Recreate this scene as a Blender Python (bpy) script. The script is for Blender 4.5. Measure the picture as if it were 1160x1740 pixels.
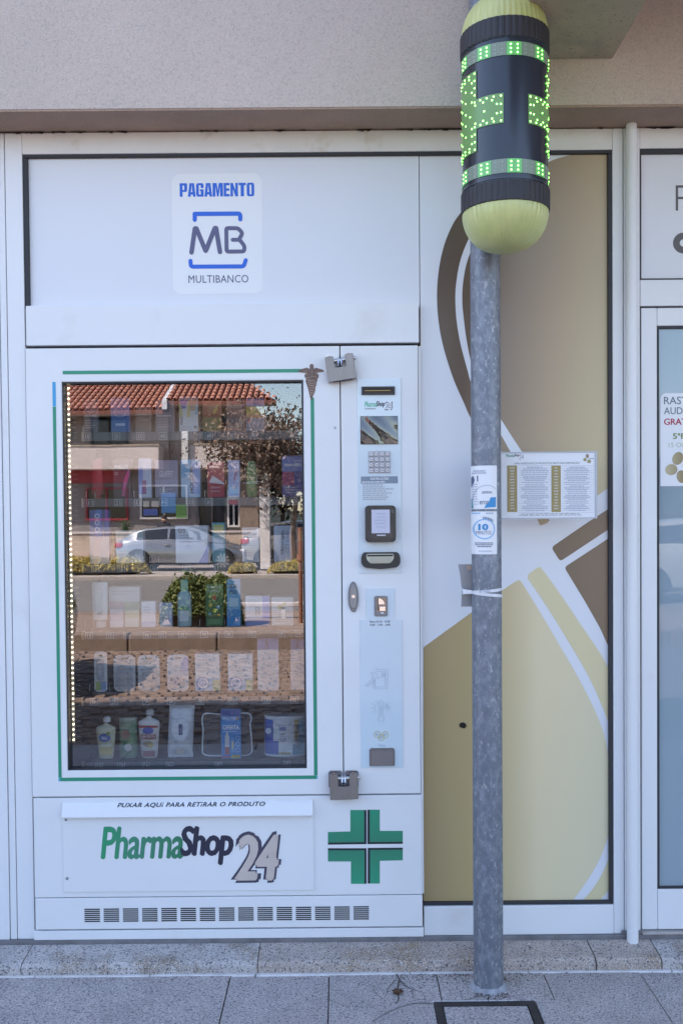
import bpy, bmesh, math, random
from mathutils import Vector, Matrix
random.seed(11)
S = bpy.context.scene
COL = S.collection
for o in list(bpy.data.objects):
    bpy.data.objects.remove(o)
R_ = math.radians

# ------------------------------------------------------------------ camera
PITCH, YAW, ROLL = -0.0231955, 0.0014984, 0.0085657
FPX, DIST, EYE, PPY = 1620.0, 3.0, 1.39, 917.58       # focal length and principal row in photo pixels
_f = Vector((math.sin(YAW) * math.cos(PITCH), math.cos(YAW) * math.cos(PITCH), math.sin(PITCH)))
_r0 = Vector((math.cos(YAW), -math.sin(YAW), 0)); _u0 = _r0.cross(_f)
_r = math.cos(ROLL) * _r0 - math.sin(ROLL) * _u0
_u = math.sin(ROLL) * _r0 + math.cos(ROLL) * _u0
CAM = Vector((0, -DIST, EYE))
cam_d = bpy.data.cameras.new('camera'); cam = bpy.data.objects.new('camera', cam_d); COL.objects.link(cam)
cam.matrix_world = Matrix(((_r.x, _u.x, -_f.x, CAM.x), (_r.y, _u.y, -_f.y, CAM.y), (_r.z, _u.z, -_f.z, CAM.z), (0, 0, 0, 1)))
cam_d.sensor_fit = 'VERTICAL'; cam_d.sensor_height = 36.0; cam_d.lens = FPX / 1740 * 36
cam_d.shift_y = (PPY - 870) / 1740
cam_d.clip_start = 0.05; cam_d.clip_end = 900
S.camera = cam

# ------------------------------------------------------------------ world, sun, exposure
SUN_TO = Vector((-0.80, 0.50, 1.0)).normalized()
EL = math.asin(SUN_TO.z); ROT = math.atan2(SUN_TO.x, SUN_TO.y)
W = bpy.data.worlds.new('World'); S.world = W; W.use_nodes = True
nt = W.node_tree; nt.nodes.clear()
sky = nt.nodes.new('ShaderNodeTexSky'); sky.sky_type = 'NISHITA'; sky.sun_disc = False
sky.sun_elevation = EL; sky.sun_rotation = ROT; sky.air_density = 1.1; sky.dust_density = 0.6; sky.ozone_density = 1.2
bg = nt.nodes.new('ShaderNodeBackground'); bg.inputs['Strength'].default_value = 0.13
wo = nt.nodes.new('ShaderNodeOutputWorld')
nt.links.new(sky.outputs[0], bg.inputs['Color']); nt.links.new(bg.outputs[0], wo.inputs['Surface'])
sd = bpy.data.lights.new('sun', 'SUN'); sd.energy = 5.0; sd.angle = R_(0.53); sd.color = (1.0, 0.92, 0.82)
sun = bpy.data.objects.new('sun', sd); COL.objects.link(sun); sun.location = (-8, 5, 14)
sun.rotation_euler = SUN_TO.to_track_quat('Z', 'Y').to_euler()
vs = S.view_settings; vs.view_transform = 'Standard'; vs.look = 'None'; vs.gamma = 1; vs.exposure = 1.99
vs.use_curve_mapping = False
vs.use_white_balance = True; vs.white_balance_temperature = 6700; vs.white_balance_tint = 16
S.render.engine = 'CYCLES'
cy = S.cycles
cy.use_denoising = True
try: cy.denoiser = 'OPENIMAGEDENOISE'; cy.denoising_input_passes = 'RGB_ALBEDO_NORMAL'
except Exception: pass
cy.caustics_reflective = False; cy.caustics_refractive = False
cy.max_bounces = 8; cy.diffuse_bounces = 4; cy.glossy_bounces = 4; cy.transparent_max_bounces = 12; cy.sample_clamp_indirect = 6

# ------------------------------------------------------------------ measuring: photo pixel + real depth -> place
def A(px, py, Y=0.0):
    d = _f + _r * ((px - 580) / FPX) - _u * ((py - PPY) / FPX)
    t = (Y - CAM.y) / d.y
    return CAM + d * t
def X(px, py, Y=0.0): return A(px, py, Y).x
def Z(px, py, Y=0.0): return A(px, py, Y).z
def RC(x0, y0, x1, y1, Y=0.0):                  # upright rectangle (X0, X1, Z0, Z1) on the plane at depth Y
    a, b, c, d = A(x0, y0, Y), A(x1, y0, Y), A(x0, y1, Y), A(x1, y1, Y)
    return (a.x + c.x) / 2, (b.x + d.x) / 2, (c.z + d.z) / 2, (a.z + b.z) / 2
GLASS_Y = 0.012
def MIR(px, py, L):                             # thing seen mirrored in the glass, L metres in front of the glass
    p = A(px, py, GLASS_Y + L); return Vector((p.x, GLASS_Y - L, p.z))

# ------------------------------------------------------------------ materials
MATS = {}
def mat(name, col=(.5, .5, .5), rough=.5, metal=0.0, var=0.0, vs_=6.0, bump=0.0, bs=60.0, spec=.5, coat=0.0, col2=None, c2s=3.0, c2w=(.45, .6),
        speck=None, sps=400.0, spt=.62, emit=None, es=0.0, trans=0.0, stretch=None, alpha=1.0):
    if name in MATS: return MATS[name]
    m = bpy.data.materials.new(name); m.use_nodes = True; t = m.node_tree; n = t.nodes; l = t.links
    b = n['Principled BSDF']
    b.inputs['Roughness'].default_value = rough; b.inputs['Metallic'].default_value = metal
    b.inputs['Specular IOR Level'].default_value = spec
    b.inputs['Coat Weight'].default_value = coat; b.inputs['Coat Roughness'].default_value = .08
    b.inputs['Transmission Weight'].default_value = trans; b.inputs['Alpha'].default_value = alpha
    c = (*col, 1); b.inputs['Base Color'].default_value = c
    tc = n.new('ShaderNodeTexCoord'); src = tc.outputs['Object']
    if stretch:
        mp = n.new('ShaderNodeMapping'); mp.inputs['Scale'].default_value = stretch; l.new(src, mp.inputs['Vector']); src = mp.outputs[0]
    def noise(sc, det=4, r=.6):
        q = n.new('ShaderNodeTexNoise'); q.inputs['Scale'].default_value = sc; q.inputs['Detail'].default_value = det; q.inputs['Roughness'].default_value = r
        l.new(src, q.inputs['Vector']); return q
    out = None
    def mixc(fac, a, bcol):
        x = n.new('ShaderNodeMix'); x.data_type = 'RGBA'
        l.new(fac, x.inputs['Factor'])
        if a is None: x.inputs['A'].default_value = c
        else: l.new(a, x.inputs['A'])
        if isinstance(bcol, tuple): x.inputs['B'].default_value = bcol
        else: l.new(bcol, x.inputs['B'])
        return x.outputs['Result']
    def ramp(fac, lo, hi):
        r = n.new('ShaderNodeMapRange'); r.inputs['From Min'].default_value = lo; r.inputs['From Max'].default_value = hi
        l.new(fac, r.inputs['Value']); return r.outputs[0]
    if col2:
        out = mixc(ramp(noise(c2s).outputs[0], *c2w), out, (*col2, 1))
    if speck:
        for i, sc in enumerate(speck):
            out = mixc(ramp(noise(sps * (1 + .7 * i), 2, .5).outputs[0], spt - .06, spt + .04), out, (*sc, 1))
    if var:
        h = n.new('ShaderNodeHueSaturation'); r = n.new('ShaderNodeMapRange')
        l.new(noise(vs_, 5, .62).outputs[0], r.inputs['Value']); r.inputs['From Min'].default_value = .25; r.inputs['From Max'].default_value = .75
        r.inputs['To Min'].default_value = 1 - var; r.inputs['To Max'].default_value = 1 + var
        l.new(r.outputs[0], h.inputs['Value'])
        if out is None: h.inputs['Color'].default_value = c
        else: l.new(out, h.inputs['Color'])
        out = h.outputs[0]
    if out is not None: l.new(out, b.inputs['Base Color'])
    if bump:
        q = noise(bs, 5, .65); bp = n.new('ShaderNodeBump'); bp.inputs['Strength'].default_value = bump; bp.inputs['Distance'].default_value = .004
        l.new(q.outputs[0], bp.inputs['Height']); l.new(bp.outputs[0], b.inputs['Normal'])
    if emit:
        b.inputs['Emission Color'].default_value = (*emit, 1); b.inputs['Emission Strength'].default_value = es
    MATS[name] = m; return m

def grad_mat(name, stops, axis='x', lo=0.0, hi=1.0, rough=.35, z_tilt=0.0):
    """flat print whose ink runs from one colour to another across the sheet (world metres lo..hi); z_tilt paints shade in by height"""
    m = bpy.data.materials.new(name); m.use_nodes = True; t = m.node_tree; n = t.nodes; l = t.links; b = n['Principled BSDF']
    b.inputs['Roughness'].default_value = rough
    g = n.new('ShaderNodeNewGeometry'); sp = n.new('ShaderNodeSeparateXYZ'); l.new(g.outputs['Position'], sp.inputs[0])
    v = sp.outputs['X' if axis == 'x' else 'Z']
    if z_tilt:
        ma = n.new('ShaderNodeMath'); ma.operation = 'MULTIPLY_ADD'; l.new(sp.outputs['Z'], ma.inputs[0]); ma.inputs[1].default_value = z_tilt; l.new(v, ma.inputs[2]); v = ma.outputs[0]
    mr = n.new('ShaderNodeMapRange'); mr.inputs['From Min'].default_value = lo; mr.inputs['From Max'].default_value = hi; l.new(v, mr.inputs['Value'])
    cr = n.new('ShaderNodeValToRGB'); e = cr.color_ramp.elements
    e[0].position = stops[0][0]; e[0].color = (*stops[0][1], 1); e[1].position = stops[-1][0]; e[1].color = (*stops[-1][1], 1)
    for p, c in stops[1:-1]:
        q = e.new(p); q.color = (*c, 1)
    l.new(mr.outputs[0], cr.inputs[0]); l.new(cr.outputs[0], b.inputs['Base Color'])
    MATS[name] = m; return m

def glass_mat(name, tint, refl, haze=0.0, gr=0.0, hcol=(.75, .78, .8)):
    m = bpy.data.materials.new(name); m.use_nodes = True; t = m.node_tree; n = t.nodes; l = t.links; n.clear()
    o = n.new('ShaderNodeOutputMaterial'); tr = n.new('ShaderNodeBsdfTransparent'); tr.inputs[0].default_value = (*tint, 1)
    gl = n.new('ShaderNodeBsdfGlossy'); gl.inputs['Roughness'].default_value = gr; gl.inputs['Color'].default_value = (1, 1, 1, 1)
    lw = n.new('ShaderNodeLayerWeight'); lw.inputs['Blend'].default_value = .35
    mr = n.new('ShaderNodeMapRange'); mr.inputs['To Min'].default_value = refl; mr.inputs['To Max'].default_value = 1.0
    pw = n.new('ShaderNodeMath'); pw.operation = 'POWER'; pw.inputs[1].default_value = 3.0
    l.new(lw.outputs['Facing'], pw.inputs[0]); l.new(pw.outputs[0], mr.inputs['Value'])
    # slight waviness of the pane
    tc = n.new('ShaderNodeTexCoord'); nz = n.new('ShaderNodeTexNoise'); nz.inputs['Scale'].default_value = 2.2; nz.inputs['Detail'].default_value = 1
    bp = n.new('ShaderNodeBump'); bp.inputs['Strength'].default_value = .04; bp.inputs['Distance'].default_value = .004
    l.new(tc.outputs['Object'], nz.inputs['Vector']); l.new(nz.outputs[0], bp.inputs['Height']); l.new(bp.outputs[0], gl.inputs['Normal'])
    mx = n.new('ShaderNodeMixShader'); l.new(mr.outputs[0], mx.inputs[0]); l.new(tr.outputs[0], mx.inputs[1]); l.new(gl.outputs[0], mx.inputs[2])
    res = mx.outputs[0]
    if haze:
        df = n.new('ShaderNodeBsdfDiffuse'); df.inputs[0].default_value = (*hcol, 1)
        m2 = n.new('ShaderNodeMixShader'); m2.inputs[0].default_value = haze; l.new(res, m2.inputs[1]); l.new(df.outputs[0], m2.inputs[2]); res = m2.outputs[0]
    l.new(res, o.inputs['Surface']); MATS[name] = m; return m

# ------------------------------------------------------------------ objects
def tag(o, label=None, cat=None, group=None, kind=None):
    if label: o['label'] = label
    if cat: o['category'] = cat
    if group: o['group'] = group
    if kind: o['kind'] = kind
    return o
def empty(name, loc=(0, 0, 0), label=None, cat=None, group=None, kind=None):
    o = bpy.data.objects.new(name, None); COL.objects.link(o); o.location = loc; o.empty_display_size = .1
    return tag(o, label, cat, group, kind)
def base_loc(o):
    p = Vector((0, 0, 0))
    while o is not None: p += o.location; o = o.parent
    return p
def obj(name, bm, m, parent=None, loc=None, smooth=False, kind=None, label=None):
    """bm is in world metres; the object's origin goes to loc (default: its parent's base, or 0)"""
    pl = base_loc(parent) if parent else Vector((0, 0, 0))
    org = Vector(loc) if loc is not None else (pl if parent else Vector((0, 0, 0)))
    me = bpy.data.meshes.new(name)
    if org.length: bmesh.ops.translate(bm, verts=bm.verts, vec=-org)
    bmesh.ops.recalc_face_normals(bm, faces=bm.faces)
    if smooth:
        for f in bm.faces: f.smooth = True
        for e in bm.edges:
            if len(e.link_faces) == 2 and e.calc_face_angle(0) > R_(38): e.smooth = False
    bm.to_mesh(me); bm.free()
    ms = m if isinstance(m, (list, tuple)) else [m]
    for x in ms: me.materials.append(x)
    o = bpy.data.objects.new(name, me); COL.objects.link(o)
    if parent: o.parent = parent
    o.location = org - pl
    return tag(o, label, None, None, kind)
def dup(o, parent=None, delta=(0, 0, 0)):
    c = o.copy(); COL.objects.link(c); c.parent = parent if parent is not None else o.parent; c.location = o.location + Vector(delta); return c

def B(): return bmesh.new()
def box(bm, x0, x1, y0, y1, z0, z1, bev=0.0, seg=2, mi=0):
    t = bmesh.new(); bmesh.ops.create_cube(t, size=1)
    for v in t.verts:
        v.co = Vector(((x0 + x1) / 2 + v.co.x * (x1 - x0), (y0 + y1) / 2 + v.co.y * (y1 - y0), (z0 + z1) / 2 + v.co.z * (z1 - z0)))
    if bev: bmesh.ops.bevel(t, geom=t.edges[:], offset=bev, segments=seg, affect='EDGES', profile=.5, clamp_overlap=True)
    join(bm, t, mi); return bm
def join(bm, t, mi=0, M=None):
    mp = {}
    for v in t.verts: mp[v] = bm.verts.new(M @ v.co if M else v.co)
    for f in t.faces:
        try:
            g = bm.faces.new([mp[v] for v in f.verts]); g.material_index = mi if mi else f.material_index; g.smooth = f.smooth
        except ValueError: pass
    t.free()
def cyl(bm, p0, p1, r0, r1=None, n=20, caps=True, mi=0):
    r1 = r0 if r1 is None else r1; p0, p1 = Vector(p0), Vector(p1); d = (p1 - p0).normalized()
    a = d.orthogonal().normalized(); b = d.cross(a)
    A0 = [bm.verts.new(p0 + (a * math.cos(t) + b * math.sin(t)) * r0) for t in [2 * math.pi * i / n for i in range(n)]]
    A1 = [bm.verts.new(p1 + (a * math.cos(t) + b * math.sin(t)) * r1) for t in [2 * math.pi * i / n for i in range(n)]]
    for i in range(n):
        f = bm.faces.new((A0[i], A0[(i + 1) % n], A1[(i + 1) % n], A1[i])); f.material_index = mi
    if caps:
        f = bm.faces.new(A0[::-1]); f.material_index = mi; f = bm.faces.new(A1); f.material_index = mi
    return bm
def lathe(bm, cx, cy_, prof, n=32, sx=1.0, sy=1.0, caps=True, mi=0, fn=None):
    rings = []
    for r, z in prof:
        if r < 1e-5: rings.append([bm.verts.new((cx, cy_, z))]); continue
        ring = []
        for i in range(n):
            t = 2 * math.pi * i / n; rr = r * (fn(i, z) if fn else 1)
            ring.append(bm.verts.new((cx + math.sin(t) * rr * sx, cy_ - math.cos(t) * rr * sy, z)))
        rings.append(ring)
    for a, b in zip(rings, rings[1:]):
        if len(a) == 1 and len(b) == 1: continue
        for i in range(n):
            j = (i + 1) % n
            vsx = [a[0], b[j], b[i]] if len(a) == 1 else ([a[i], a[j], b[0]] if len(b) == 1 else [a[i], a[j], b[j], b[i]])
            f = bm.faces.new(vsx); f.material_index = mi
    if caps:
        for ring in (rings[0], rings[-1]):
            if len(ring) > 1: bm.faces.new(ring).material_index = mi
    return bm
def prism(bm, pts, y0, y1, mi=0):                # polygon of (x, z), front at y0, back at y1
    a = [bm.verts.new((x, y0, z)) for x, z in pts]; b = [bm.verts.new((x, y1, z)) for x, z in pts]
    n = len(pts); bm.faces.new(a).material_index = mi; bm.faces.new(b[::-1]).material_index = mi
    for i in range(n):
        j = (i + 1) % n; bm.faces.new((a[j], a[i], b[i], b[j])).material_index = mi
    return bm
def ring(bm, o, i, y0, y1, mi=0):                # rectangular frame: outer (x0,x1,z0,z1), inner likewise
    def c(r): return [(r[0], r[2]), (r[1], r[2]), (r[1], r[3]), (r[0], r[3])]
    O, I = c(o), c(i)
    V = [[bm.verts.new((x, y, z)) for x, z in P] for P, y in ((O, y0), (I, y0), (O, y1), (I, y1))]
    for k in range(4):
        j = (k + 1) % 4
        for q in ((V[0][k], V[0][j], V[1][j], V[1][k]), (V[2][k], V[3][k], V[3][j], V[2][j]), (V[0][k], V[2][k], V[2][j], V[0][j]), (V[1][k], V[1][j], V[3][j], V[3][k])):
            bm.faces.new(q).material_index = mi
    return bm
def rrect(x0, x1, z0, z1, r, n=5):
    r = min(r, (x1 - x0) / 2 - 1e-5, (z1 - z0) / 2 - 1e-5); p = []
    for cx, cz, a0 in ((x1 - r, z1 - r, 0), (x0 + r, z1 - r, 90), (x0 + r, z0 + r, 180), (x1 - r, z0 + r, 270)):
        for k in range(n + 1):
            t = R_(a0 + 90 * k / n); p.append((cx + r * math.cos(t), cz + r * math.sin(t)))
    return p
def ell(cx, cz, rx, rz=None, n=24):
    rz = rx if rz is None else rz
    return [(cx + rx * math.cos(2 * math.pi * i / n), cz + rz * math.sin(2 * math.pi * i / n)) for i in range(n)]
def rounded(pts, r, n=5):                        # round a polyline's inner corners
    out = [pts[0]]
    for a, b, c in zip(pts, pts[1:], pts[2:]):
        a, b, c = Vector(a), Vector(b), Vector(c); u = (a - b); v = (c - b)
        q = min(r, u.length * .49, v.length * .49); p0 = b + u.normalized() * q; p1 = b + v.normalized() * q
        for k in range(n + 1):
            t = k / n; out.append(tuple(p0 * (1 - t) ** 2 + b * 2 * t * (1 - t) + p1 * t * t))
    out.append(pts[-1]); return out
def stroke(bm, pts, w, y0, y1, cap=True, mi=0):  # a pen stroke of even width through (x, z) points
    P = [Vector(p) for p in pts]; L = []; Rr = []
    for i, p in enumerate(P):
        a = (P[i] - P[i - 1]).normalized() if i else (P[1] - P[0]).normalized()
        b = (P[i + 1] - P[i]).normalized() if i < len(P) - 1 else a
        t = (a + b); t = t.normalized() if t.length > 1e-6 else a
        nrm = Vector((-t.y, t.x)); k = 1 / max(.45, nrm.dot(Vector((-a.y, a.x))))
        L.append(p + nrm * w / 2 * k); Rr.append(p - nrm * w / 2 * k)
    def fan(c, frm): return [c + Matrix.Rotation(-math.pi * k / 6, 2) @ (frm - c) for k in range(1, 6)]
    V = lambda q, y: bm.verts.new((q.x, y, q.y))
    lf, rf = [V(q, y0 - k * 1.5e-5) for k, q in enumerate(L)], [V(q, y0 - k * 1.5e-5) for k, q in enumerate(Rr)]; lb, rb = [V(q, y1) for q in L], [V(q, y1) for q in Rr]
    def F(*a): bm.faces.new(a).material_index = mi
    for i in range(len(P) - 1):
        F(lf[i], rf[i], rf[i + 1], lf[i + 1]); F(lf[i], lf[i + 1], lb[i + 1], lb[i]); F(rf[i], rb[i], rb[i + 1], rf[i + 1])
    for e, l_, r_, lb_, rb_ in ((P[-1], lf[-1], rf[-1], lb[-1], rb[-1]), (P[0], rf[0], lf[0], rb[0], lb[0])):
        if cap:
            c = [V(q, l_.co.y) for q in fan(e, Vector((l_.co.x, l_.co.z)))]; bm.faces.new([l_] + c + [r_]).material_index = mi
    return bm
def catmull(P, n=8, closed=False):
    out = []; N = len(P)
    g = (lambda i: Vector(P[i % N])) if closed else (lambda i: Vector(P[max(0, min(N - 1, i))]))
    for i in range(N if closed else N - 1):
        p0, p1, p2, p3 = g(i - 1), g(i), g(i + 1), g(i + 2)
        for k in range(n):
            t = k / n
            out.append(tuple(.5 * ((2 * p1) + (p2 - p0) * t + (2 * p0 - 5 * p1 + 4 * p2 - p3) * t * t + (3 * p1 - p0 - 3 * p2 + p3) * t ** 3)))
    if not closed: out.append(tuple(P[-1]))
    return out
def tube(bm, pts, r, n=8, mi=0, r1=None):
    P = [Vector(p) for p in pts]; rings = []; N = len(P)
    ref = None
    for i, p in enumerate(P):
        t = (P[min(i + 1, N - 1)] - P[max(i - 1, 0)]).normalized()
        a = t.orthogonal().normalized() if ref is None else (ref - t * ref.dot(t)).normalized()
        ref = a; b = t.cross(a); rr = r if r1 is None else r + (r1 - r) * i / (N - 1)
        rings.append([bm.verts.new(p + (a * math.cos(2 * math.pi * k / n) + b * math.sin(2 * math.pi * k / n)) * rr) for k in range(n)])
    for a, b in zip(rings, rings[1:]):
        for k in range(n): bm.faces.new((a[k], a[(k + 1) % n], b[(k + 1) % n], b[k])).material_index = mi
    bm.faces.new(rings[0][::-1]).material_index = mi; bm.faces.new(rings[-1]).material_index = mi
    return bm

# ------------------------------------------------------------------ lettering (flat print cut from Blender's built-in font)
_TX = {}
def glyphs(s, bold=0.0, shear=0.0, space=1.0):
    k = (s, bold, shear, space)
    if k not in _TX:
        cu = bpy.data.curves.new('lettering', 'FONT'); cu.body = s; cu.offset = bold; cu.shear = shear; cu.space_character = space
        cu.resolution_u = 3; cu.fill_mode = 'FRONT'
        t = bpy.data.objects.new('lettering', cu); me = t.to_mesh()
        V = [tuple(v.co) for v in me.vertices]; F = [tuple(p.vertices) for p in me.polygons]
        t.to_mesh_clear(); bpy.data.objects.remove(t); bpy.data.curves.remove(cu)
        _TX[k] = (V, F)
    return _TX[k]
def text(bm, s, rect, y, bold=0.0, shear=0.0, space=1.0, keep=False, mirror=False, mi=0):
    """write s so that its ink fills rect (X0, X1, Z0, Z1); keep = keep the letters' own proportions, centred; bold = extra pen width"""
    V, F = glyphs(s, 0.0, shear, space)
    if not V: return bm
    b = max(0.0, bold)
    offs = [(0, 0)] if b <= 0 else [(0, 0), (-b, 0), (b, 0), (0, b * .6), (0, -b * .6)] + ([(-b / 2, b * .5), (b / 2, -b * .5)] if b > .03 else [])
    x0 = min(v[0] for v in V) - b; x1 = max(v[0] for v in V) + b; z0 = min(v[1] for v in V) - b * .6; z1 = max(v[1] for v in V) + b * .6
    sx = (rect[1] - rect[0]) / max(1e-6, x1 - x0); sz = (rect[3] - rect[2]) / max(1e-6, z1 - z0)
    ox, oz = rect[0], rect[2]
    if keep:
        sx = sz = min(sx, sz); ox = (rect[0] + rect[1]) / 2 - sx * (x1 - x0) / 2; oz = (rect[2] + rect[3]) / 2 - sz * (z1 - z0) / 2
    for k, (dx, dz) in enumerate(offs):
        W_ = []
        for v in V:
            xx = ox + (v[0] + dx - x0) * sx
            if mirror: xx = rect[0] + rect[1] - xx
            W_.append(bm.verts.new((xx, y - k * 3e-5, oz + (v[1] + dz - z0) * sz)))
        for f in F:
            try: bm.faces.new([W_[i] for i in f]).material_index = mi
            except ValueError: pass
    return bm
def flat(bm, pts, y, mi=0):                      # one printed patch
    bm.faces.new([bm.verts.new((x, y, z)) for x, z in pts]).material_index = mi; return bm
def frect(bm, r, y, mi=0): return flat(bm, [(r[0], r[2]), (r[1], r[2]), (r[1], r[3]), (r[0], r[3])], y, mi)
def textlines(bm, r, rows, y, rnd, gap=.5, align='l', mi=0):      # lines of print too small to read: broken dashes
    h = (r[3] - r[2]) / rows
    for k in range(rows):
        z1 = r[3] - k * h; z0 = z1 - h * (1 - gap); w = (r[1] - r[0]) * rnd.uniform(.55, 1)
        x = r[0] + ((r[1] - r[0] - w) / 2 if align == 'c' else 0); xe = x + w
        while x < xe:
            q = rnd.uniform(.03, .1) * (r[1] - r[0]); frect(bm, (x, min(x + q, xe), z0, z1), y, mi); x += q * 1.25
    return bm

# common materials
WHITE = mat('white_painted_metal', (.735, .745, .76), .36, var=.03, vs_=2.5, spec=.45, col2=(.675, .675, .68), c2s=1.6, c2w=(.52, .80), bump=.05, bs=6)
WHITE2 = mat('white_lacquered_aluminium', (.735, .745, .765), .32, var=.03, vs_=1.7, spec=.45, col2=(.66, .655, .65), c2s=4.5, c2w=(.60, .80))
FILM = mat('white_sign_film', (.70, .715, .755), .3, var=.015, vs_=1.3)
BLACK = mat('black_rubber_gasket', (.025, .026, .032), .6)
DARK = mat('black_plastic', (.018, .019, .023), .38, var=.15, vs_=30)
STEEL = mat('brushed_steel', (.55, .53, .5), .32, 1.0, var=.08, vs_=40, stretch=(1, 1, .1))
PRINT_DK = mat('dark_print', (.055, .06, .09), .5)
PRINT_GY = mat('grey_print', (.3, .32, .36), .5)
PAPER = mat('white_print_stock', (.76, .77, .8), .45)
# ================================================================== ground in front of the shop
rnd = random.Random(5)
PXG, PYG = .4275, -.2105
SLAB = mat('granite_paving', (.40, .355, .345), .8, var=.17, vs_=5, bump=.25, bs=260, speck=[(.17, .155, .165), (.58, .53, .52)], sps=125, spt=.585, col2=(.34, .31, .305), c2s=3.2)
SILL = mat('weathered_granite_sill', (.41, .34, .30), .85, var=.24, vs_=14, bump=.5, bs=170, speck=[(.10, .095, .1), (.55, .52, .5)], sps=150, spt=.60, col2=(.26, .185, .12), c2s=7, c2w=(.5, .68))
SILL2 = mat('grey_granite_sill', (.43, .39, .375), .85, var=.22, vs_=14, bump=.5, bs=170, speck=[(.10, .095, .11), (.56, .54, .53)], sps=150, spt=.59, col2=(.25, .19, .13), c2s=8, c2w=(.50, .68))
MORTAR = mat('pale_mortar', (.62, .61, .62), .9, var=.18, vs_=18, bump=.3)
JOINT = mat('dark_joint_mortar', (.12, .115, .12), .95, var=.2, vs_=20, bump=.4)
GY0 = -.125                                       # front of the granite sill

pave = obj('pavement', box(B(), -9, 9, -2.7, .3, -.30, -.012), mat('grey_joint_filling', (.20, .19, .195), .95, var=.25, vs_=20, bump=.4), kind='structure')
jx = [-9, -7.9, -6.9, -6.1, -5.2, -4.5, -3.75, -3.0, -2.35, -1.75, -1.27, A(380, 1700, -.3).x, A(558, 1700, -.3).x, A(745, 1690, -.2).x, A(930, 1690, -.2).x, A(1098, 1675, -.2).x, 1.5, 2.2, 3.0, 3.8, 4.7, 5.6, 6.5, 7.4, 8.2, 9]
HX = RC(735, 1704, 914, 1740, -.35)                # access cover outline (X only)
HX0, HX1 = A(737, 1706, -.31).x, A(908, 1703, -.31).x
HY1 = -.302; HY0 = -.302 - (HX1 - HX0) * 1.0
J0, J1, J2, J3 = jx[12], jx[13], jx[14], jx[15]     # joints round the access cover
def slab_poly(P, dz):
    bm = B(); lo = [bm.verts.new((x, y, -.05)) for x, y in P]; hi = [bm.verts.new((x, y, dz)) for x, y in P]; n = len(P)
    top = bm.faces.new(hi); bm.faces.new(lo[::-1])
    for i in range(n): bm.faces.new((lo[i], lo[(i + 1) % n], hi[(i + 1) % n], hi[i]))
    bmesh.ops.bevel(bm, geom=top.edges[:], offset=.0015, segments=1, affect='EDGES'); return bm
YT0, g = GY0 - .002, .0016
obj('paving_slab', slab_poly([(J0 + g, -.88 + g), (HX0 - .003, -.88 + g), (HX0 - .003, HY1 + .007), (J1 - g, HY1 + .007), (J1 - g, YT0), (J0 + g, YT0)], .0008), SLAB, pave)
obj('paving_slab', slab_poly([(J1 + g, HY1 + .007), (J2 - g, HY1 + .007), (J2 - g, YT0), (J1 + g, YT0)], .0016), SLAB, pave)
obj('paving_slab', slab_poly([(HX1 + .004, -.88 + g), (J3 - g, -.88 + g), (J3 - g, YT0), (J2 + g, YT0), (J2 + g, HY1 + .007), (HX1 + .004, HY1 + .007)], .0004), SLAB, pave)
obj('paving_slab', slab_poly([(HX0, -.88 + g), (HX1, -.88 + g), (HX1, HY0 - .004), (HX0, HY0 - .004)], .0), SLAB, pave)
for k, (a, b) in enumerate(zip(jx, jx[1:])):
    ys = [YT0, -.88, -1.62, -2.26, -2.7]
    for r, (y1, y0) in enumerate(zip(ys, ys[1:])):
        if r == 0 and 12 <= k <= 14: continue
        obj('paving_slab', box(B(), a + g, b - g, y0 + g, y1 - g * (r > 0), -.05, rnd.uniform(-.0012, .0015), .0015, 1), SLAB, pave)
# pale mortar bead where pavement meets the sill, broken here and there
bm = B(); x = -9
while x < 9:
    w = rnd.uniform(.12, .5); t = rnd.uniform(.006, .0085)
    pts = [(x, GY0 - .001), (x + w - .004, GY0 - .001)] + [(x + w - .004 - (w - .004) * k / 5, GY0 - t - rnd.uniform(0, .004)) for k in range(6)]
    lo = [bm.verts.new((p[0], p[1], -.004)) for p in pts]; hi = [bm.verts.new((p[0], p[1] + .0015, .0045)) for p in pts]
    bm.faces.new(hi)
    for i in range(len(pts)):
        j = (i + 1) % len(pts); bm.faces.new((lo[i], lo[j], hi[j], hi[i]))
    x += w
obj('mortar_bead', bm, MORTAR, pave)
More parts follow.
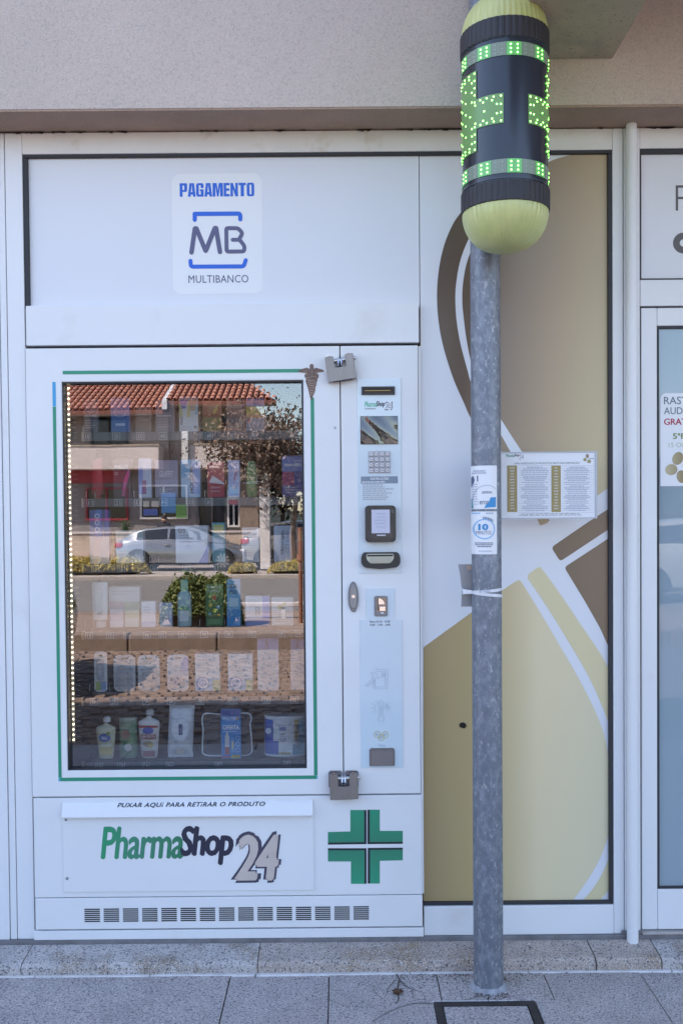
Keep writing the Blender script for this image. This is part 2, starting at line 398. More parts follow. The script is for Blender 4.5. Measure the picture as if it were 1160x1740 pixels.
# cracks in the slab left of the post: flat dark strips laid on its surface
CR = mat('crack_dark', (.035, .028, .025), 1.0)
def gpt(px, py): p = A(px, py, 0); d = (A(px, py, 1) - CAM); q = CAM + d * (-(EYE) / d.z); return (q.x, q.y)
bm = B()
for line, w in (([(672, 1655), (680, 1668), (690, 1678), (700, 1682), (712, 1686), (728, 1690)], .0035), ([(678, 1668), (676, 1682), (676, 1700), (672, 1708)], .004), ([(735, 1707), (710, 1706), (692, 1709), (668, 1718), (648, 1728), (632, 1740)], .003),
                ([(672, 1666), (658, 1682), (655, 1692), (650, 1699)], .002), ([(701, 1684), (703, 1697), (717, 1700)], .002), ([(650, 1699), (640, 1690), (632, 1676)], .0018), ([(720, 1694), (722, 1704)], .002), ([(812, 1690), (800, 1699), (770, 1702)], .0022), ([(852, 1688), (868, 1694), (905, 1690)], .0018), ([(829, 1694), (830, 1704)], .0026), ([(560, 1700), (590, 1712), (632, 1710)], .0015)):
    P = []
    for i, (u, v) in enumerate(line):
        g = gpt(u, v); P.append(Vector((g[0] + rnd.uniform(-.002, .002), g[1])))
    P = [Vector(p) for p in catmull(P, 4)]
    for i in range(len(P) - 1):
        d = (P[i + 1] - P[i]).normalized(); nn = Vector((-d.y, d.x)) * w / 2
        f0 = 1 - .6 * i / len(P); f1 = 1 - .6 * (i + 1) / len(P)
        bm.faces.new([bm.verts.new((q.x, q.y, .0032)) for q in (P[i] + nn * f0, P[i + 1] + nn * f1, P[i + 1] - nn * f1, P[i] - nn * f0)])
obj('crack', bm, CR, pave)
bm = B()
for k in range(420):
    u = rnd.choice([rnd.uniform(-1.3, 1.3), rnd.gauss(.35, .12), rnd.gauss(.43, .06)]); y_ = GY0 - .010 - abs(rnd.gauss(0, .03)) if abs(u - PXG) > .05 else PYG - .046 - abs(rnd.gauss(0, .02)); r_ = rnd.uniform(.0006, .0024)
    t = bmesh.new(); bmesh.ops.create_icosphere(t, subdivisions=1, radius=r_)
    for v in t.verts: v.co *= rnd.uniform(.7, 1.2)
    join(bm, t, 0, Matrix.Translation((u, y_, .0015 + r_ * .4)))
obj('grit', bm, mat('dark_grit', (.09, .075, .065), 1.0, var=.4, vs_=80), pave, kind='stuff')
# access cover
RUST = mat('rusted_iron', (.05, .043, .042), .8, .3, var=.35, vs_=30, bump=.5, bs=120, col2=(.12, .06, .04), c2s=14, c2w=(.6, .75))
cov = empty('access_cover', ((HX0 + HX1) / 2, (HY0 + HY1) / 2, 0), 'square granite filled access cover in a dark iron frame before the galvanised post', 'access cover')
bm = B(); fr_w = .022
for (a, b, c, d) in ((HX0, HX1, HY1 - fr_w, HY1), (HX0, HX1, HY0, HY0 + fr_w), (HX0, HX0 + fr_w, HY0 + fr_w, HY1 - fr_w), (HX1 - fr_w, HX1, HY0 + fr_w, HY1 - fr_w)):
    box(bm, a, b, c, d, -.04, .0035, .0012)
obj('frame', bm, RUST, cov)
obj('infill', box(B(), HX0 + fr_w + .003, HX1 - fr_w - .003, HY0 + fr_w + .003, HY1 - fr_w - .003, -.04, .0015, .002), SLAB, cov)
bm = B(); box(bm, HX0 - .004, HX1 * .8 + HX0 * .2, HY1 + .0005, HY1 + .006, -.01, .003, .001)
obj('mortar_edge', bm, MORTAR, cov)

# granite sill under the shopfront
sill = obj('granite_sill', box(B(), -9, 9, GY0 + .012, .35, -.2, .018), JOINT, kind='structure')
sx_ = [-9, -7.6, -6.2, -4.7, -3.2, -2.1, A(48, 1622, -.06).x, A(440, 1622, -.06).x, A(1003, 1625, -.06).x, A(1112, 1625, -.06).x, 2.1, 3.4, 4.8, 6.2, 7.6, 9]
for i, (a, b) in enumerate(zip(sx_, sx_[1:])):
    bm = B(); g = .004 if i not in (6,) else .0012
    nseg = max(2, int((b - a) / .022)); prev = None
    for q in range(nseg + 1):
        x_ = a + g * .5 + (b - a - g) * q / nseg; e = 0 if q in (0, nseg) else 1; ch = .006 * (rnd.random() < .06) * e
        jt = lambda m: rnd.uniform(-m, m) * e
        row = [bm.verts.new(p) for p in ((x_, GY0 + jt(.0008), -.05), (x_, GY0 + jt(.002) + ch * .5, .026 + jt(.0025) - ch), (x_, GY0 + .013 + jt(.003) + ch, .0368 + jt(.0008)), (x_, -.06, .0420 + jt(.0004)), (x_, -.012, .0475), (x_, -.012, -.05))]
        if prev:
            for k in range(6): bm.faces.new((prev[k], row[k], row[(k + 1) % 6], prev[(k + 1) % 6]))
        else: bm.faces.new(row)
        prev = row
    bm.faces.new(prev[::-1])
    obj('stone_block', bm, [SILL2, SILL2, SILL2, SILL2, SILL, SILL2, SILL2, SILL, SILL, SILL2][i % 10], sill)
obj('sealant_strip', box(B(), -9, 9, -.010, .02, .03, .0605, .002), mat('grimy_sealant', (.17, .165, .175), .9, var=.35, vs_=16, bump=.4), sill)

# ================================================================== the building
STUCCO = mat('beige_stucco', (.555, .475, .42), .9, var=.08, vs_=2.2, bump=.55, bs=330, col2=(.53, .44, .38), c2s=1.1, c2w=(.4, .7), speck=[(.46, .40, .36), (.60, .53, .48)], sps=150, spt=.585)
SOFF = mat('grey_rendered_concrete', (.40, .28, .21), .92, var=.12, vs_=6, bump=.4, bs=240, speck=[(.28, .2, .16)], sps=260, spt=.6)
CONC = mat('weathered_concrete', (.46, .36, .27), .92, var=.14, vs_=5, bump=.4, bs=220, col2=(.25, .23, .2), c2s=3.5, c2w=(.5, .7), speck=[(.1, .09, .08)], sps=120, spt=.70)
LZ = 2.606                                        # underside of the overhanging upper wall
bld = empty('pharmacy_building', (0, 0, 0), 'rendered beige building with overhanging upper floor above the white shopfront', 'building')
bm = B()
box(bm, -9, 9, -.15, .18, LZ, 8.4)
obj('upper_wall', bm, STUCCO, bld)
obj('ledge_lining', box(B(), -9, 9, -.1485, .15, LZ - .006, LZ - .0005), SOFF, bld)
bm = B(); box(bm, -9, X(-14, 900), .0, .18, -.1, LZ - .008)
obj('masonry_pier', bm, mat('grey_stone_pier', (.24, .225, .225), .9, var=.2, vs_=12, bump=.4, bs=150), bld)
bm = B(); box(bm, 2.9, 9, .0, .18, -.1, LZ - .008)
obj('masonry_pier', bm, STUCCO, bld)
bm = B(); box(bm, -9, -8.8, .18, 8, -.1, 8.4); box(bm, 8.8, 9, .18, 8, -.1, 8.4); box(bm, -9, 9, 8, 8.2, -.1, 8.4)
obj('outer_wall', bm, STUCCO, bld)
obj('roof', box(B(), -9.3, 9.3, -.5, 8.5, 8.4, 8.6), CONC, bld)
obj('upper_floor', box(B(), -8.8, 8.8, .18, 8, LZ + .1, LZ + .3), CONC, bld)
# balcony over the right half with a beam under it
bz = LZ + .31
obj('balcony_slab', box(B(), X(838, 100, -.15), 9, -1.35, -.15, bz, bz + .18, .004), SOFF, bld)
bm = B(); zc = Z(1000, 100, -.15)
box(bm, X(862, 100, -.15), X(1040, 100, -.15), -1.3, -.15, zc, bz - .001, .004)
obj('beam', bm, CONC, bld)
bm = B(); box(bm, X(838, 100, -.15), 9, -1.35, -1.25, bz + .182, bz + 1.0, .004)
obj('parapet', bm, STUCCO, bld)
# cobwebs and dirt tufts hanging under the ledge
bm = B()
for k in range(90):
    u = rnd.choice([rnd.uniform(0, 1160), rnd.gauss(745, 30), rnd.gauss(1125, 12), rnd.gauss(60, 40)]); p = A(u, 219, -.004)
    w = rnd.uniform(.002, .02); h = rnd.uniform(.001, .006)
    q = [(p.x - w, LZ - .008), (p.x + w, LZ - .008), (p.x + w * rnd.uniform(0, .8), LZ - .008 - h), (p.x - w * rnd.uniform(0, .8), LZ - .008 - h * .6)]
    prism(bm, q, -.006, -.002)
obj('cobweb_dirt', bm, mat('dust_dirt', (.06, .045, .035), 1.0), bld, kind='stuff')
# room behind the door glass
INW = mat('pale_interior_wall', (.55, .62, .66), .8); INF = mat('interior_floor', (.35, .33, .3), .5)
bm = B(); box(bm, .75, 2.9, 2.6, 2.7, 0, LZ); box(bm, .75, .80, .2, 2.6, 0, LZ); box(bm, 2.85, 2.9, .2, 2.6, 0, LZ)
obj('interior_wall', bm, INW, bld); obj('interior_floor', box(B(), .80, 2.85, .19, 2.6, -.1, .05), INF, bld)
obj('interior_ceiling', box(B(), .80, 2.85, .19, 2.6, LZ - .05, LZ + .09), INW, bld)

# ================================================================== white aluminium shopfront
sf = empty('shopfront', (0, 0, .06), 'white aluminium shopfront framing the vending machine and the printed window', 'shopfront')
top = LZ - .009; FB = .061
TR = RC(40, 258, 1040, 258)[2]                    # underside of the top rail
LP0, LP1 = X(-14, 900), X(42, 300) + .002
LPm = X(27, 1400)
MX0 = (X(45, 592) + X(60, 1500)) / 2 - .004
# left post: three long flutes
bm = B(); box(bm, LP0, X(15, 1400) - .001, -.004, .1, FB, top, .002); obj('frame_post', bm, WHITE2, sf)
bm = B(); box(bm, X(15, 1400) + .001, LPm - .0012, -.001, .1, FB, top, .002); obj('frame_post', bm, WHITE2, sf)
RX0, RX1 = RC(1041, 300, 1058, 1500)[0], RC(1041, 300, 1059, 1500)[1]
bm = B(); box(bm, LPm + .0008, MX0, 0, .1, FB, top, .002); obj('frame_post', bm, WHITE2, sf)
DX0 = (X(1086, 400) + X(1090, 1500)) / 2
bm = B(); box(bm, RX0, RX1 - .001, 0, .1, FB, top, .002); obj('frame_post', bm, WHITE2, sf)
bm = B(); box(bm, RX1 + .001, DX0 - .003, -.003, .1, FB, top, .002); obj('frame_post', bm, WHITE2, sf)
bm = B(); box(bm, MX0 + .0005, RX0 - .0005, 0, .1, TR, top, .002); obj('frame_rail', bm, mat('dusty_white_rail', (.70, .69, .68), .5, var=.06, vs_=5, col2=(.55, .49, .42), c2s=9, c2w=(.56, .75)), sf)
DRX = 2.35
bm = B(); box(bm, DX0 - .0025, DRX, -.001, .1, RC(1090, 252, 1160, 252)[2], top, .002); obj('frame_rail', bm, MATS['dusty_white_rail'], sf)
bm = B(); box(bm, DRX + .001, 2.9, -.001, .1, FB, top, .002); obj('frame_post', bm, WHITE2, sf)
# sign panel over the machine and the black rubber round it
PNX0, PNX1 = X(43, 400), RC(1040, 300, 1040, 1500)[0]
PZ1 = TR
MR = RC(46, 517, 711, 585)                        # blank white board between sign panel and machine
SPLIT = X(713, 400)
obj('sign_panel', prism(B(), [(PNX0, MR[3] - .01), (SPLIT - .0012, MR[3] - .01), (SPLIT - .0012, PZ1), (PNX0, PZ1)], .016, .03), FILM, sf)
bm = B(); box(bm, PNX0 - .006, PNX0 + .0095, .004, .028, MR[3] - .012, PZ1 - .010, .002); obj('gasket', bm, BLACK, sf)
bm = B(); box(bm, PNX0 - .006, PNX1 + .004, .004, .028, PZ1 - .0095, PZ1 + .004, .002); obj('gasket', bm, BLACK, sf)
bm = B(); box(bm, MR[0], MR[1], -.008, .06, MR[2] - .0005, MR[3] - .0016, .0015); obj('blank_board', bm, WHITE2, sf)
# printed window
WB = RC(718, 1535, 1042, 1535)[2]
disp = obj('printed_window', prism(B(), [(SPLIT + .0012, WB), (PNX1 + .0, WB), (PNX1 + .0, PZ1), (SPLIT + .0012, PZ1)], .017, .03), FILM, sf)
bm = B(); box(bm, PNX1 - .011, PNX1 + .004, .004, .029, WB + .004, PZ1 - .01, .002); obj('gasket', bm, BLACK, sf)
bm = B(); box(bm, X(719, 1535), PNX1 + .004, .004, .029, WB - .006, WB + .0035, .002); obj('gasket', bm, BLACK, sf)
bm = B(); box(bm, X(720, 1560), RX0 - .0008, -.0015, .1, FB, WB - .007, .002); obj('frame_rail', bm, WHITE2, sf)
bm = B(); box(bm, MX0 + .001, X(719, 1560), -.010, .1, FB, RC(60, 1580, 718, 1577)[2], .002); obj('frame_rail', bm, WHITE2, sf)

# --- petals printed on the window
PY_ = .0164
def pp(L): return [tuple((lambda p: (p.x, p.z))(A(u, v, PY_))) for u, v in L]
xa, xb = X(742, 600), X(1036, 600)
BR = grad_mat('brown_to_gold_shaded_print', [(0, (.098, .064, .044)), (.24, (.138, .095, .064)), (.42, (.26, .19, .135)), (.7, (.43, .325, .205)), (1, (.56, .47, .28))], 'x', xa - .15 * 2.3, xb - .15 * 1.55, z_tilt=-.15)  # z_tilt puts the overhang's shade into the print, darker towards the top
BR2 = grad_mat('dark_bronze_print', [(0, (.175, .118, .075)), (1, (.225, .155, .10))], 'x', X(937, 950), xb)
GO = grad_mat('gold_print', [(0, (.36, .265, .13)), (.33, (.50, .385, .19)), (.62, (.70, .60, .385)), (1, (.67, .60, .405))], 'x', X(718, 1300), X(1036, 1300))
GO2 = mat('pale_gold_print', (.66, .58, .35), .35)
RXE = 1037                                        # last printed column, just inside the rubber
def petal(nm, L, m, lab=None): return obj(nm, flat(B(), pp(L), PY_), m, disp, label=lab)
outerL = catmull([(886, 263), (850, 285), (815, 318), (787, 355), (769, 381), (754, 417), (745, 459), (742, 504), (745, 549), (754, 594), (770, 644), (787, 683), (801, 713), (828, 748), (856, 772), (888, 830), (917, 893)], 6)
innerL = catmull([(933, 884), (905, 835), (868, 770), (850, 738), (823, 693), (800, 650), (794, 630), (782, 585), (775, 543), (773, 507), (775, 477), (782, 441), (796, 405), (814, 372), (840, 333), (880, 295), (925, 266), (930, 263)], 6)
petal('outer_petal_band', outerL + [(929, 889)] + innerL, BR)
core = catmull([(974, 262), (932, 275), (888, 305), (848, 348), (818, 390), (800, 426), (791, 453), (786, 483), (785, 513), (788, 546), (793, 582), (800, 615), (812, 645), (836, 690), (853, 716), (876, 752), (905, 795), (940, 850), (962, 876)], 6)
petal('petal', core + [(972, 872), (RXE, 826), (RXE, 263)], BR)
petal('petal_stripe', rounded([(1000, 886), (RXE, 862), (RXE, 897), (951, 954), (936, 930), (1000, 886)], 6)[:], BR2)
petal('petal', rounded([(1010, 930), (RXE, 912), (RXE, 1108), (1018, 1066), (992, 1020), (958, 964), (1010, 930)], 6), BR2)
petal('outer_petal_band', catmull([(896, 983), (928, 1030), (963, 1087), (998, 1147), (1025, 1207), (RXE, 1242)], 6) + catmull([(RXE, 1144), (1020, 1112), (985, 1060), (950, 1008), (921, 968), (914, 964), (897, 976)], 5), GO2)
petal('petal', [(719, 1100), (800, 1041)] + catmull([(866, 994), (880, 986), (886, 990)], 4) + catmull([(915, 1037), (948, 1093), (981, 1150), (1008, 1203), (1025, 1247), (1033, 1290), (RXE, 1340), (RXE, 1400)], 6) + catmull([(RXE, 1408), (1021, 1453), (1001, 1490), (972, 1531)], 6) + [(719, 1531)], GO)
petal('outer_petal_band', catmull([(RXE, 1450), (1021, 1487), (1005, 1512), (988, 1531)], 4) + catmull([(1017, 1531), (1027, 1520), (RXE, 1507)], 3), GO2)
# wasp-nest dark spot stuck on the gold film
bm = B(); t = bmesh.new(); bmesh.ops.create_icosphere(t, subdivisions=2, radius=.0100)
for v in t.verts: v.co *= rnd.uniform(.8, 1.15); v.co.y *= .35
p = A(786, 1233, .012); join(bm, t, 0, Matrix.Translation((p.x, .0155, p.z)))
for k in range(5):
    a = rnd.uniform(0, 6.28); prism(bm, [(p.x + q[0], p.z + q[1]) for q in ell(math.cos(a) * .009, math.sin(a) * .008, .003, .002, 7)], .0135, .0160)
tag(obj('mud_spot', bm, mat('dried_mud', (.02, .016, .012), 1.0, bump=.6, bs=300), loc=(p.x, .0155, p.z)), 'small black mud spot on the gold window print left of the post', 'mud spot')

# ================================================================== downpipe
dpx = (X(1058, 600) + X(1075, 600)) / 2 + .004; dr = .0165
pipe = empty('downpipe', (dpx, -.022, .04), 'slim white downpipe between the printed window and the glass door', 'downpipe')
bm = B(); cyl(bm, (dpx, -.0225, .041), (dpx, -.0225, Z(1066, 208, -.04)), dr, n=24)
obj('pipe', bm, WHITE2, pipe, smooth=True)
bm = B(); cyl(bm, (dpx, -.0225, .0405), (dpx, -.0225, .09), dr + .0012, n=24); obj('pipe_shoe', bm, WHITE2, pipe, smooth=True)
bm = B(); t = bmesh.new(); bmesh.ops.create_uvsphere(t, u_segments=24, v_segments=10, radius=dr); join(bm, t, 0, Matrix.Translation((dpx, -.0225, Z(1066, 208, -.04))) @ Matrix.Diagonal((1, 1, .25, 1)))
obj('pipe_cap', bm, WHITE2, pipe, smooth=True)
obj('rust_fringe', box(B(), dpx - .03, dpx + .032, -.0095, -.0062, .0605, .075, .002), MATS['grimy_sealant'], pipe)

# ================================================================== glass door at the right
door = empty('glass_door', (DX0 + .4, 0, .07), 'white framed glass door with a panel above it at the right edge', 'door')
tz0, tz1 = RC(1090, 473, 1160, 473)[2], RC(1090, 253, 1160, 253)[2]
mz0, mz1 = RC(1090, 521, 1160, 521)[2], tz0 - .004
gx0 = X(1119, 900); gz0, gz1 = RC(1118, 1508, 1160, 1508)[2], RC(1118, 556, 1160, 556)[2]
dz0 = RC(1090, 1580, 1160, 1580)[2]
obj('transom_panel', prism(B(), [(DX0 + .004, tz0 + .002), (DRX - .03, tz0 + .002), (DRX - .03, tz1 - .012), (DX0 + .004, tz1 - .012)], .014, .03), FILM, door)
bm = B(); ring(bm, (DX0 - .001, DRX - .02, tz0 - .004, tz1 + .002), (DX0 + .0035, DRX - .03, tz0 + .001, tz1 - .0125), .003, .031); obj('gasket', bm, BLACK, door)
obj('transom_rail', box(B(), DX0 - .0015, DRX - .001, -.002, .09, mz0 + .002, tz0 - .0045, .002), WHITE2, door)
bm = B(); box(bm, DX0 + .0025, gx0 - .0055, .002, .06, dz0, mz0 - .003, .003); obj('door_stile', bm, WHITE2, door)
bm = B(); box(bm, gx0 - .005, DRX - .14, .0025, .06, gz1 + .005, mz0 - .003, .003); obj('door_rail', bm, WHITE2, door)
bm = B(); box(bm, gx0 - .005, DRX - .14, .0025, .06, dz0, gz0 - .006, .003); obj('door_rail', bm, WHITE2, door)
bm = B(); box(bm, DRX - .139, DRX - .003, .002, .06, dz0, mz0 - .003, .003); obj('door_stile', bm, WHITE2, door)
bm = B(); box(bm, DX0 - .002, DX0 + .0022, .006, .06, dz0, mz0, 0); box(bm, DX0 + .0023, DRX - .003, .006, .06, mz0 - .0028, mz0 + .0018); obj('seal', bm, BLACK, door)
bm = B(); ring(bm, (gx0 - .0048, DRX - .1395, gz0 - .0055, gz1 + .0048), (gx0 + .0015, DRX - .145, gz0 + .001, gz1 - .003), .004, .03); obj('gasket', bm, BLACK, door)
DGL = glass_mat('door_glass', (.55, .72, .80), .12, haze=.50, hcol=(.48, .59, .66))  # blue haze puts the pane's sky reflection into its colour
obj('pane', box(B(), gx0 + .001, DRX - .144, GLASS_Y, GLASS_Y + .005, gz0 + .0005, gz1 - .0025), DGL, door)
bm = B(); box(bm, DX0, DRX, -.012, .05, .061, dz0 - .003, .002); obj('threshold', bm, mat('worn_threshold', (.42, .38, .36), .7, var=.2, vs_=20), door)
bm = B(); cyl(bm, (DRX - .2, -.05, .85), (DRX - .2, -.05, 1.35), .013, n=12); cyl(bm, (DRX - .2, -.05, .9), (DRX - .2, .004, .9), .008, n=8); cyl(bm, (DRX - .2, -.05, 1.3), (DRX - .2, .004, 1.3), .008, n=8)
obj('handle', bm, STEEL, door, smooth=True)
# letters on the panel: only their left halves are in the picture
BRT = mat('brown_lettering', (.11, .10, .105), .5)
zt, zb = Z(1150, 315, .014), Z(1150, 358, .014); x0 = X(1147, 340, .014)
bm = B(); yv = .0135; w = .0075
frect(bm, (x0, x0 + w, zb, zt), yv); frect(bm, (x0 + w, x0 + .045, zt - w, zt), yv); frect(bm, (x0 + w, x0 + .04, (zt + zb) / 2 - w / 2, (zt + zb) / 2 + w / 2), yv)
obj('lettering', bm, BRT, door)
bm = B(); cxx, czz = X(1160, 413, .014), Z(1160, 413, .014)
arc = [(cxx + .022 * math.cos(R_(a)), czz + .022 * math.sin(R_(a))) for a in range(45, 320, 12)]
stroke(bm, arc, .021, yv, yv + .0004, cap=False); obj('lettering', bm, BRT, door)

# poster stuck inside the glass
PYP = GLASS_Y - .0006
q = RC(1121, 668, 1160, 826, PYP); pw_ = q[0] + .21
post = obj('door_poster', prism(B(), rrect(q[0], pw_, q[2], q[3], .018)[:12] + [(q[0], q[2]), (pw_, q[2])], PYP, PYP + .0004), PAPER)
tag(post, 'white hearing test poster with a gold petal emblem on the glass door', 'poster')
def ptx(s, r, m, bold=.0, **k):
    return obj('print', text(B(), s, RC(*r, PYP), PYP - .0005, bold, **k), m, post)
ptx('RAST', (1127, 674, 1167, 687), mat('slate_print', (.13, .17, .22), .5), .008)
ptx('AUDI', (1127, 692, 1162, 704), MATS['slate_print'], .008)
ptx('GRAT', (1127, 711, 1166, 722), mat('crimson_print', (.42, .03, .07), .5), .025)
ptx('5\u00aaF', (1142, 736, 1163, 746), mat('olive_print', (.16, .22, .05), .5), .02)
ptx('15 OU', (1135, 752, 1164, 760), mat('pale_green_print', (.42, .48, .36), .5))
GP = grad_mat('gold_leaf_print', [(0, (.5, .43, .27)), (1, (.24, .18, .08))], 'x', X(1130, 790), X(1165, 790))
for nm, C_, rx, rz, rot in (('petal_print', (1150.5, 779), 9.0, 11.5, -25), ('petal_print', (1139.5, 798), 10.5, 9.5, 10), ('petal_print', (1157, 810), 8.5, 11, 15), ('petal_print', (1170, 795), 10, 9, 10)):
    p = A(*C_, PYP); L = [(p.x + (a * math.cos(R_(rot)) - b * math.sin(R_(rot))), p.z + (a * math.sin(R_(rot)) + b * math.cos(R_(rot)))) for a, b in ell(0, 0, rx / 540, rz / 540, 22)]
    obj(nm, flat(B(), L, PYP - .0005), GP, post)
# ================================================================== galvanised post with what hangs on it
GALV = mat('galvanised_steel', (.17, .19, .235), .5, .4, var=.16, vs_=60, stretch=(1, 1, .6), col2=(.225, .245, .29), c2s=60, c2w=(.46, .68), bump=.12, bs=90, speck=[(.34, .36, .40)], sps=110, spt=.66)
PXc, PYc, PR = .4275, -.2105, .0437
post_o = empty('signpost', (PXc, PYc, 0), 'mottled galvanised steel post standing on the pavement before the printed window', 'post')
tilt = .0015
bm = B(); n = 40
cyl(bm, (PXc - .0005, PYc, -.03), (PXc + tilt, PYc, 3.25), PR, PR - .0008, n=n)
obj('pole', bm, GALV, post_o, smooth=True)
bm = B()
lathe(bm, PXc, PYc, [(PR + .012, -.003), (PR + .011, .002), (PR + .006, .005), (PR + .0008, .013), (PR - .001, .014)], 36, fn=lambda i, z: 1 + .05 * math.sin(i * 1.7) + .03 * math.sin(i * 4.1))
obj('mortar_collar', bm, mat('grey_mortar_collar', (.30, .31, .34), .9, var=.3, vs_=40, bump=.4), post_o, smooth=True)
bm = B(); lathe(bm, PXc + tilt, PYc, [(PR + .003, 3.24), (PR + .003, 3.262), (.02, 3.275), (0, 3.277)], 30); obj('pole_cap', bm, DARK, post_o, smooth=True)

# ------------------------------------------------ lit pharmacy sign: an upright capsule
SXc, SYc, SR = .4588, -.372, .1165
DRUM = mat('smoky_black_drum', (.022, .028, .042), .22, spec=.6, var=.3, vs_=6, stretch=(1, 1, .15))
RIB = mat('black_ribbed_rubber', (.022, .022, .03), .55, var=.2, vs_=30)
DOME = mat('yellowed_acrylic_dome', (.54, .57, .24), .30, var=.12, vs_=14, stretch=(1, 1, .10), col2=(.45, .50, .19), c2s=6, c2w=(.4, .7), coat=.2)
def zf(py): return Z(862, py, SYc - SR)           # height of a point on the front of the drum
z_rb0, z_rb1 = zf(339), zf(304)                   # lower ring
z_ru0, z_ru1 = zf(61), zf(25)                     # upper ring
sg = empty('pharmacy_cross_sign', (SXc, SYc, z_rb0), 'capsule shaped pharmacy sign with glowing green crosses fixed to the post', 'sign')
bm = B(); lathe(bm, SXc, SYc, [(SR - .0015, z_rb1 - .01), (SR - .0015, z_ru0 + .01)], 64); obj('drum', bm, DRUM, sg, smooth=True)
for a, b in ((z_rb0, z_rb1), (z_ru0, z_ru1)):
    bm = B(); lathe(bm, SXc, SYc, [(SR - .004, a), (SR + .0025, a + .001), (SR + .0030, a + .004), (SR + .0030, b - .004), (SR + .0025, b - .001), (SR - .004, b)], 132, fn=lambda i, z: 1 + (.006 if i % 3 else -.006))
    obj('ribbed_ring', bm, RIB, sg)
for s, zb_ in ((-1, z_rb0), (1, z_ru1)):
    prof = [((SR - .001) * math.cos(t) ** .80, zb_ + s * .104 * math.sin(t)) for t in [math.pi / 2 * k / 22 for k in range(23)]]; prof[-1] = (0, prof[-1][1])
    bm = B(); lathe(bm, SXc, SYc, prof, 96, caps=False, fn=lambda i, z: 1 + .011 * (i % 2))
    obj('dome', bm, DOME, sg)
def cylpatch(bm, a0, a1, z0, z1, r, step=4.0, mi=0):
    n_ = max(1, int(abs(a1 - a0) / step)); pr = []
    for i in range(n_ + 1):
        t = R_(a0 + (a1 - a0) * i / n_)
        pr.append((bm.verts.new((SXc + math.sin(t) * r, SYc - math.cos(t) * r, z0)), bm.verts.new((SXc + math.sin(t) * r, SYc - math.cos(t) * r, z1))))
    for (a, b), (c, d) in zip(pr, pr[1:]): bm.faces.new((a, c, d, b)).material_index = mi
BAND = mat('grey_diffuser', (.20, .24, .21), .3, emit=(.25, .8, .25), es=.01)
BANDL = mat('lit_green_diffuser', (.15, .30, .17), .3, emit=(.10, 1, .08), es=.06)
CROSSM = mat('lit_cross_diffuser', (.13, .22, .10), .3, emit=(.30, 1, .2), es=.03)
zA0, zA1 = zf(93), zf(70); zB0, zB1 = zf(293), zf(269)
z_bar0, z_bar1 = zf(247), zf(107); z_arm0, z_arm1 = zf(208), zf(157)
LED = mat('green_led', (.2, .9, .2), .3, emit=(.16, 1.0, .10), es=5.5); LEDOFF = mat('unlit_led', (.5, .55, .5), .3)
dots, offs = [], []
for z0, z1 in ((zA0, zA1), (zB0, zB1)):
    for k in range(36):
        a0 = -7.5 + 10 * k
        for j in range(3):
            zz = z0 + (z1 - z0) * (.2 + .3 * j)
            (dots if k % 4 in (0, 1) else offs).append((a0 + (5.6 if k % 2 == 0 else 4.4), zz))
        if k % 2 == 0:
            bm = B(); cylpatch(bm, a0 + .15, a0 + 19.85, z0, z1, SR + .0004, 5); obj('lit_segment' if k % 4 == 0 else 'dim_segment', bm, BANDL if k % 4 == 0 else BAND, sg)
for ph in (-85, 95):
    a, b_ = 36, 73.5
    bm = B(); cylpatch(bm, ph - a, ph + a, z_bar0, z_bar1, SR + .0005)
    cylpatch(bm, ph - b_, ph - a, z_arm0, z_arm1, SR + .0005); cylpatch(bm, ph + a, ph + b_, z_arm0, z_arm1, SR + .0005)
    obj('cross_panel', bm, CROSSM, sg)
    m_ = 3.2; mz = .0065
    outl = [(-a + m_, z_bar1 - mz), (a - m_, z_bar1 - mz), (a - m_, z_arm1 - mz), (b_ - m_, z_arm1 - mz), (b_ - m_, z_arm0 + mz), (a - m_, z_arm0 + mz), (a - m_, z_bar0 + mz), (-a + m_, z_bar0 + mz), (-a + m_, z_arm0 + mz), (-b_ + m_, z_arm0 + mz), (-b_ + m_, z_arm1 - mz), (-a + m_, z_arm1 - mz)]
    for inset, sp, sh in ((0, .021, 0), (5.2, .0225, .5)):
        for (p, q) in zip(outl, outl[1:] + outl[:1]):
            k_ = 1 / (SR * math.pi / 180)
            def ins(v): return (v[0] - math.copysign(inset, v[0]) * (1 if abs(v[0]) > 0 else 0), v[1] - math.copysign(inset / k_ * .8, v[1] - (z_arm0 + z_arm1) / 2))
            if inset: p, q = ins(p), ins(q)
            L = math.hypot((q[0] - p[0]) / k_, q[1] - p[1]); n_ = max(1, round(L / sp))
            for i in range(n_):
                t = (i + sh) / n_; dots.append((ph + p[0] + (q[0] - p[0]) * t, p[1] + (q[1] - p[1]) * t))
    zc_ = (z_arm0 + z_arm1) / 2
    for i in range(-2, 3):
        dots.append((ph, zc_ + i * .030)); dots.append((ph + i * 24, zc_))
        dots.append((ph - 13, zc_ + i * .030 + .014)); dots.append((ph + 13, zc_ + i * .030 + .014))
def dotmesh(L, r):
    bm = B()
    for a, z in L:
        t = R_(a); c = Vector((SXc + math.sin(t) * (SR + .0008), SYc - math.cos(t) * (SR + .0008), z)); u = Vector((math.cos(t), math.sin(t), 0)); nrm = Vector((math.sin(t), -math.cos(t), 0))
        e = [bm.verts.new(c + (u * math.cos(q) + Vector((0, 0, 1)) * math.sin(q)) * r) for q in [math.pi * 2 * i / 8 for i in range(8)]]
        tp = bm.verts.new(c + nrm * r * .25); bo = [bm.verts.new(v.co - nrm * .0006) for v in e]
        for i in range(8): bm.faces.new((e[i], e[(i + 1) % 8], tp)); bm.faces.new((bo[i], bo[(i + 1) % 8], e[(i + 1) % 8], e[i]))
    return bm
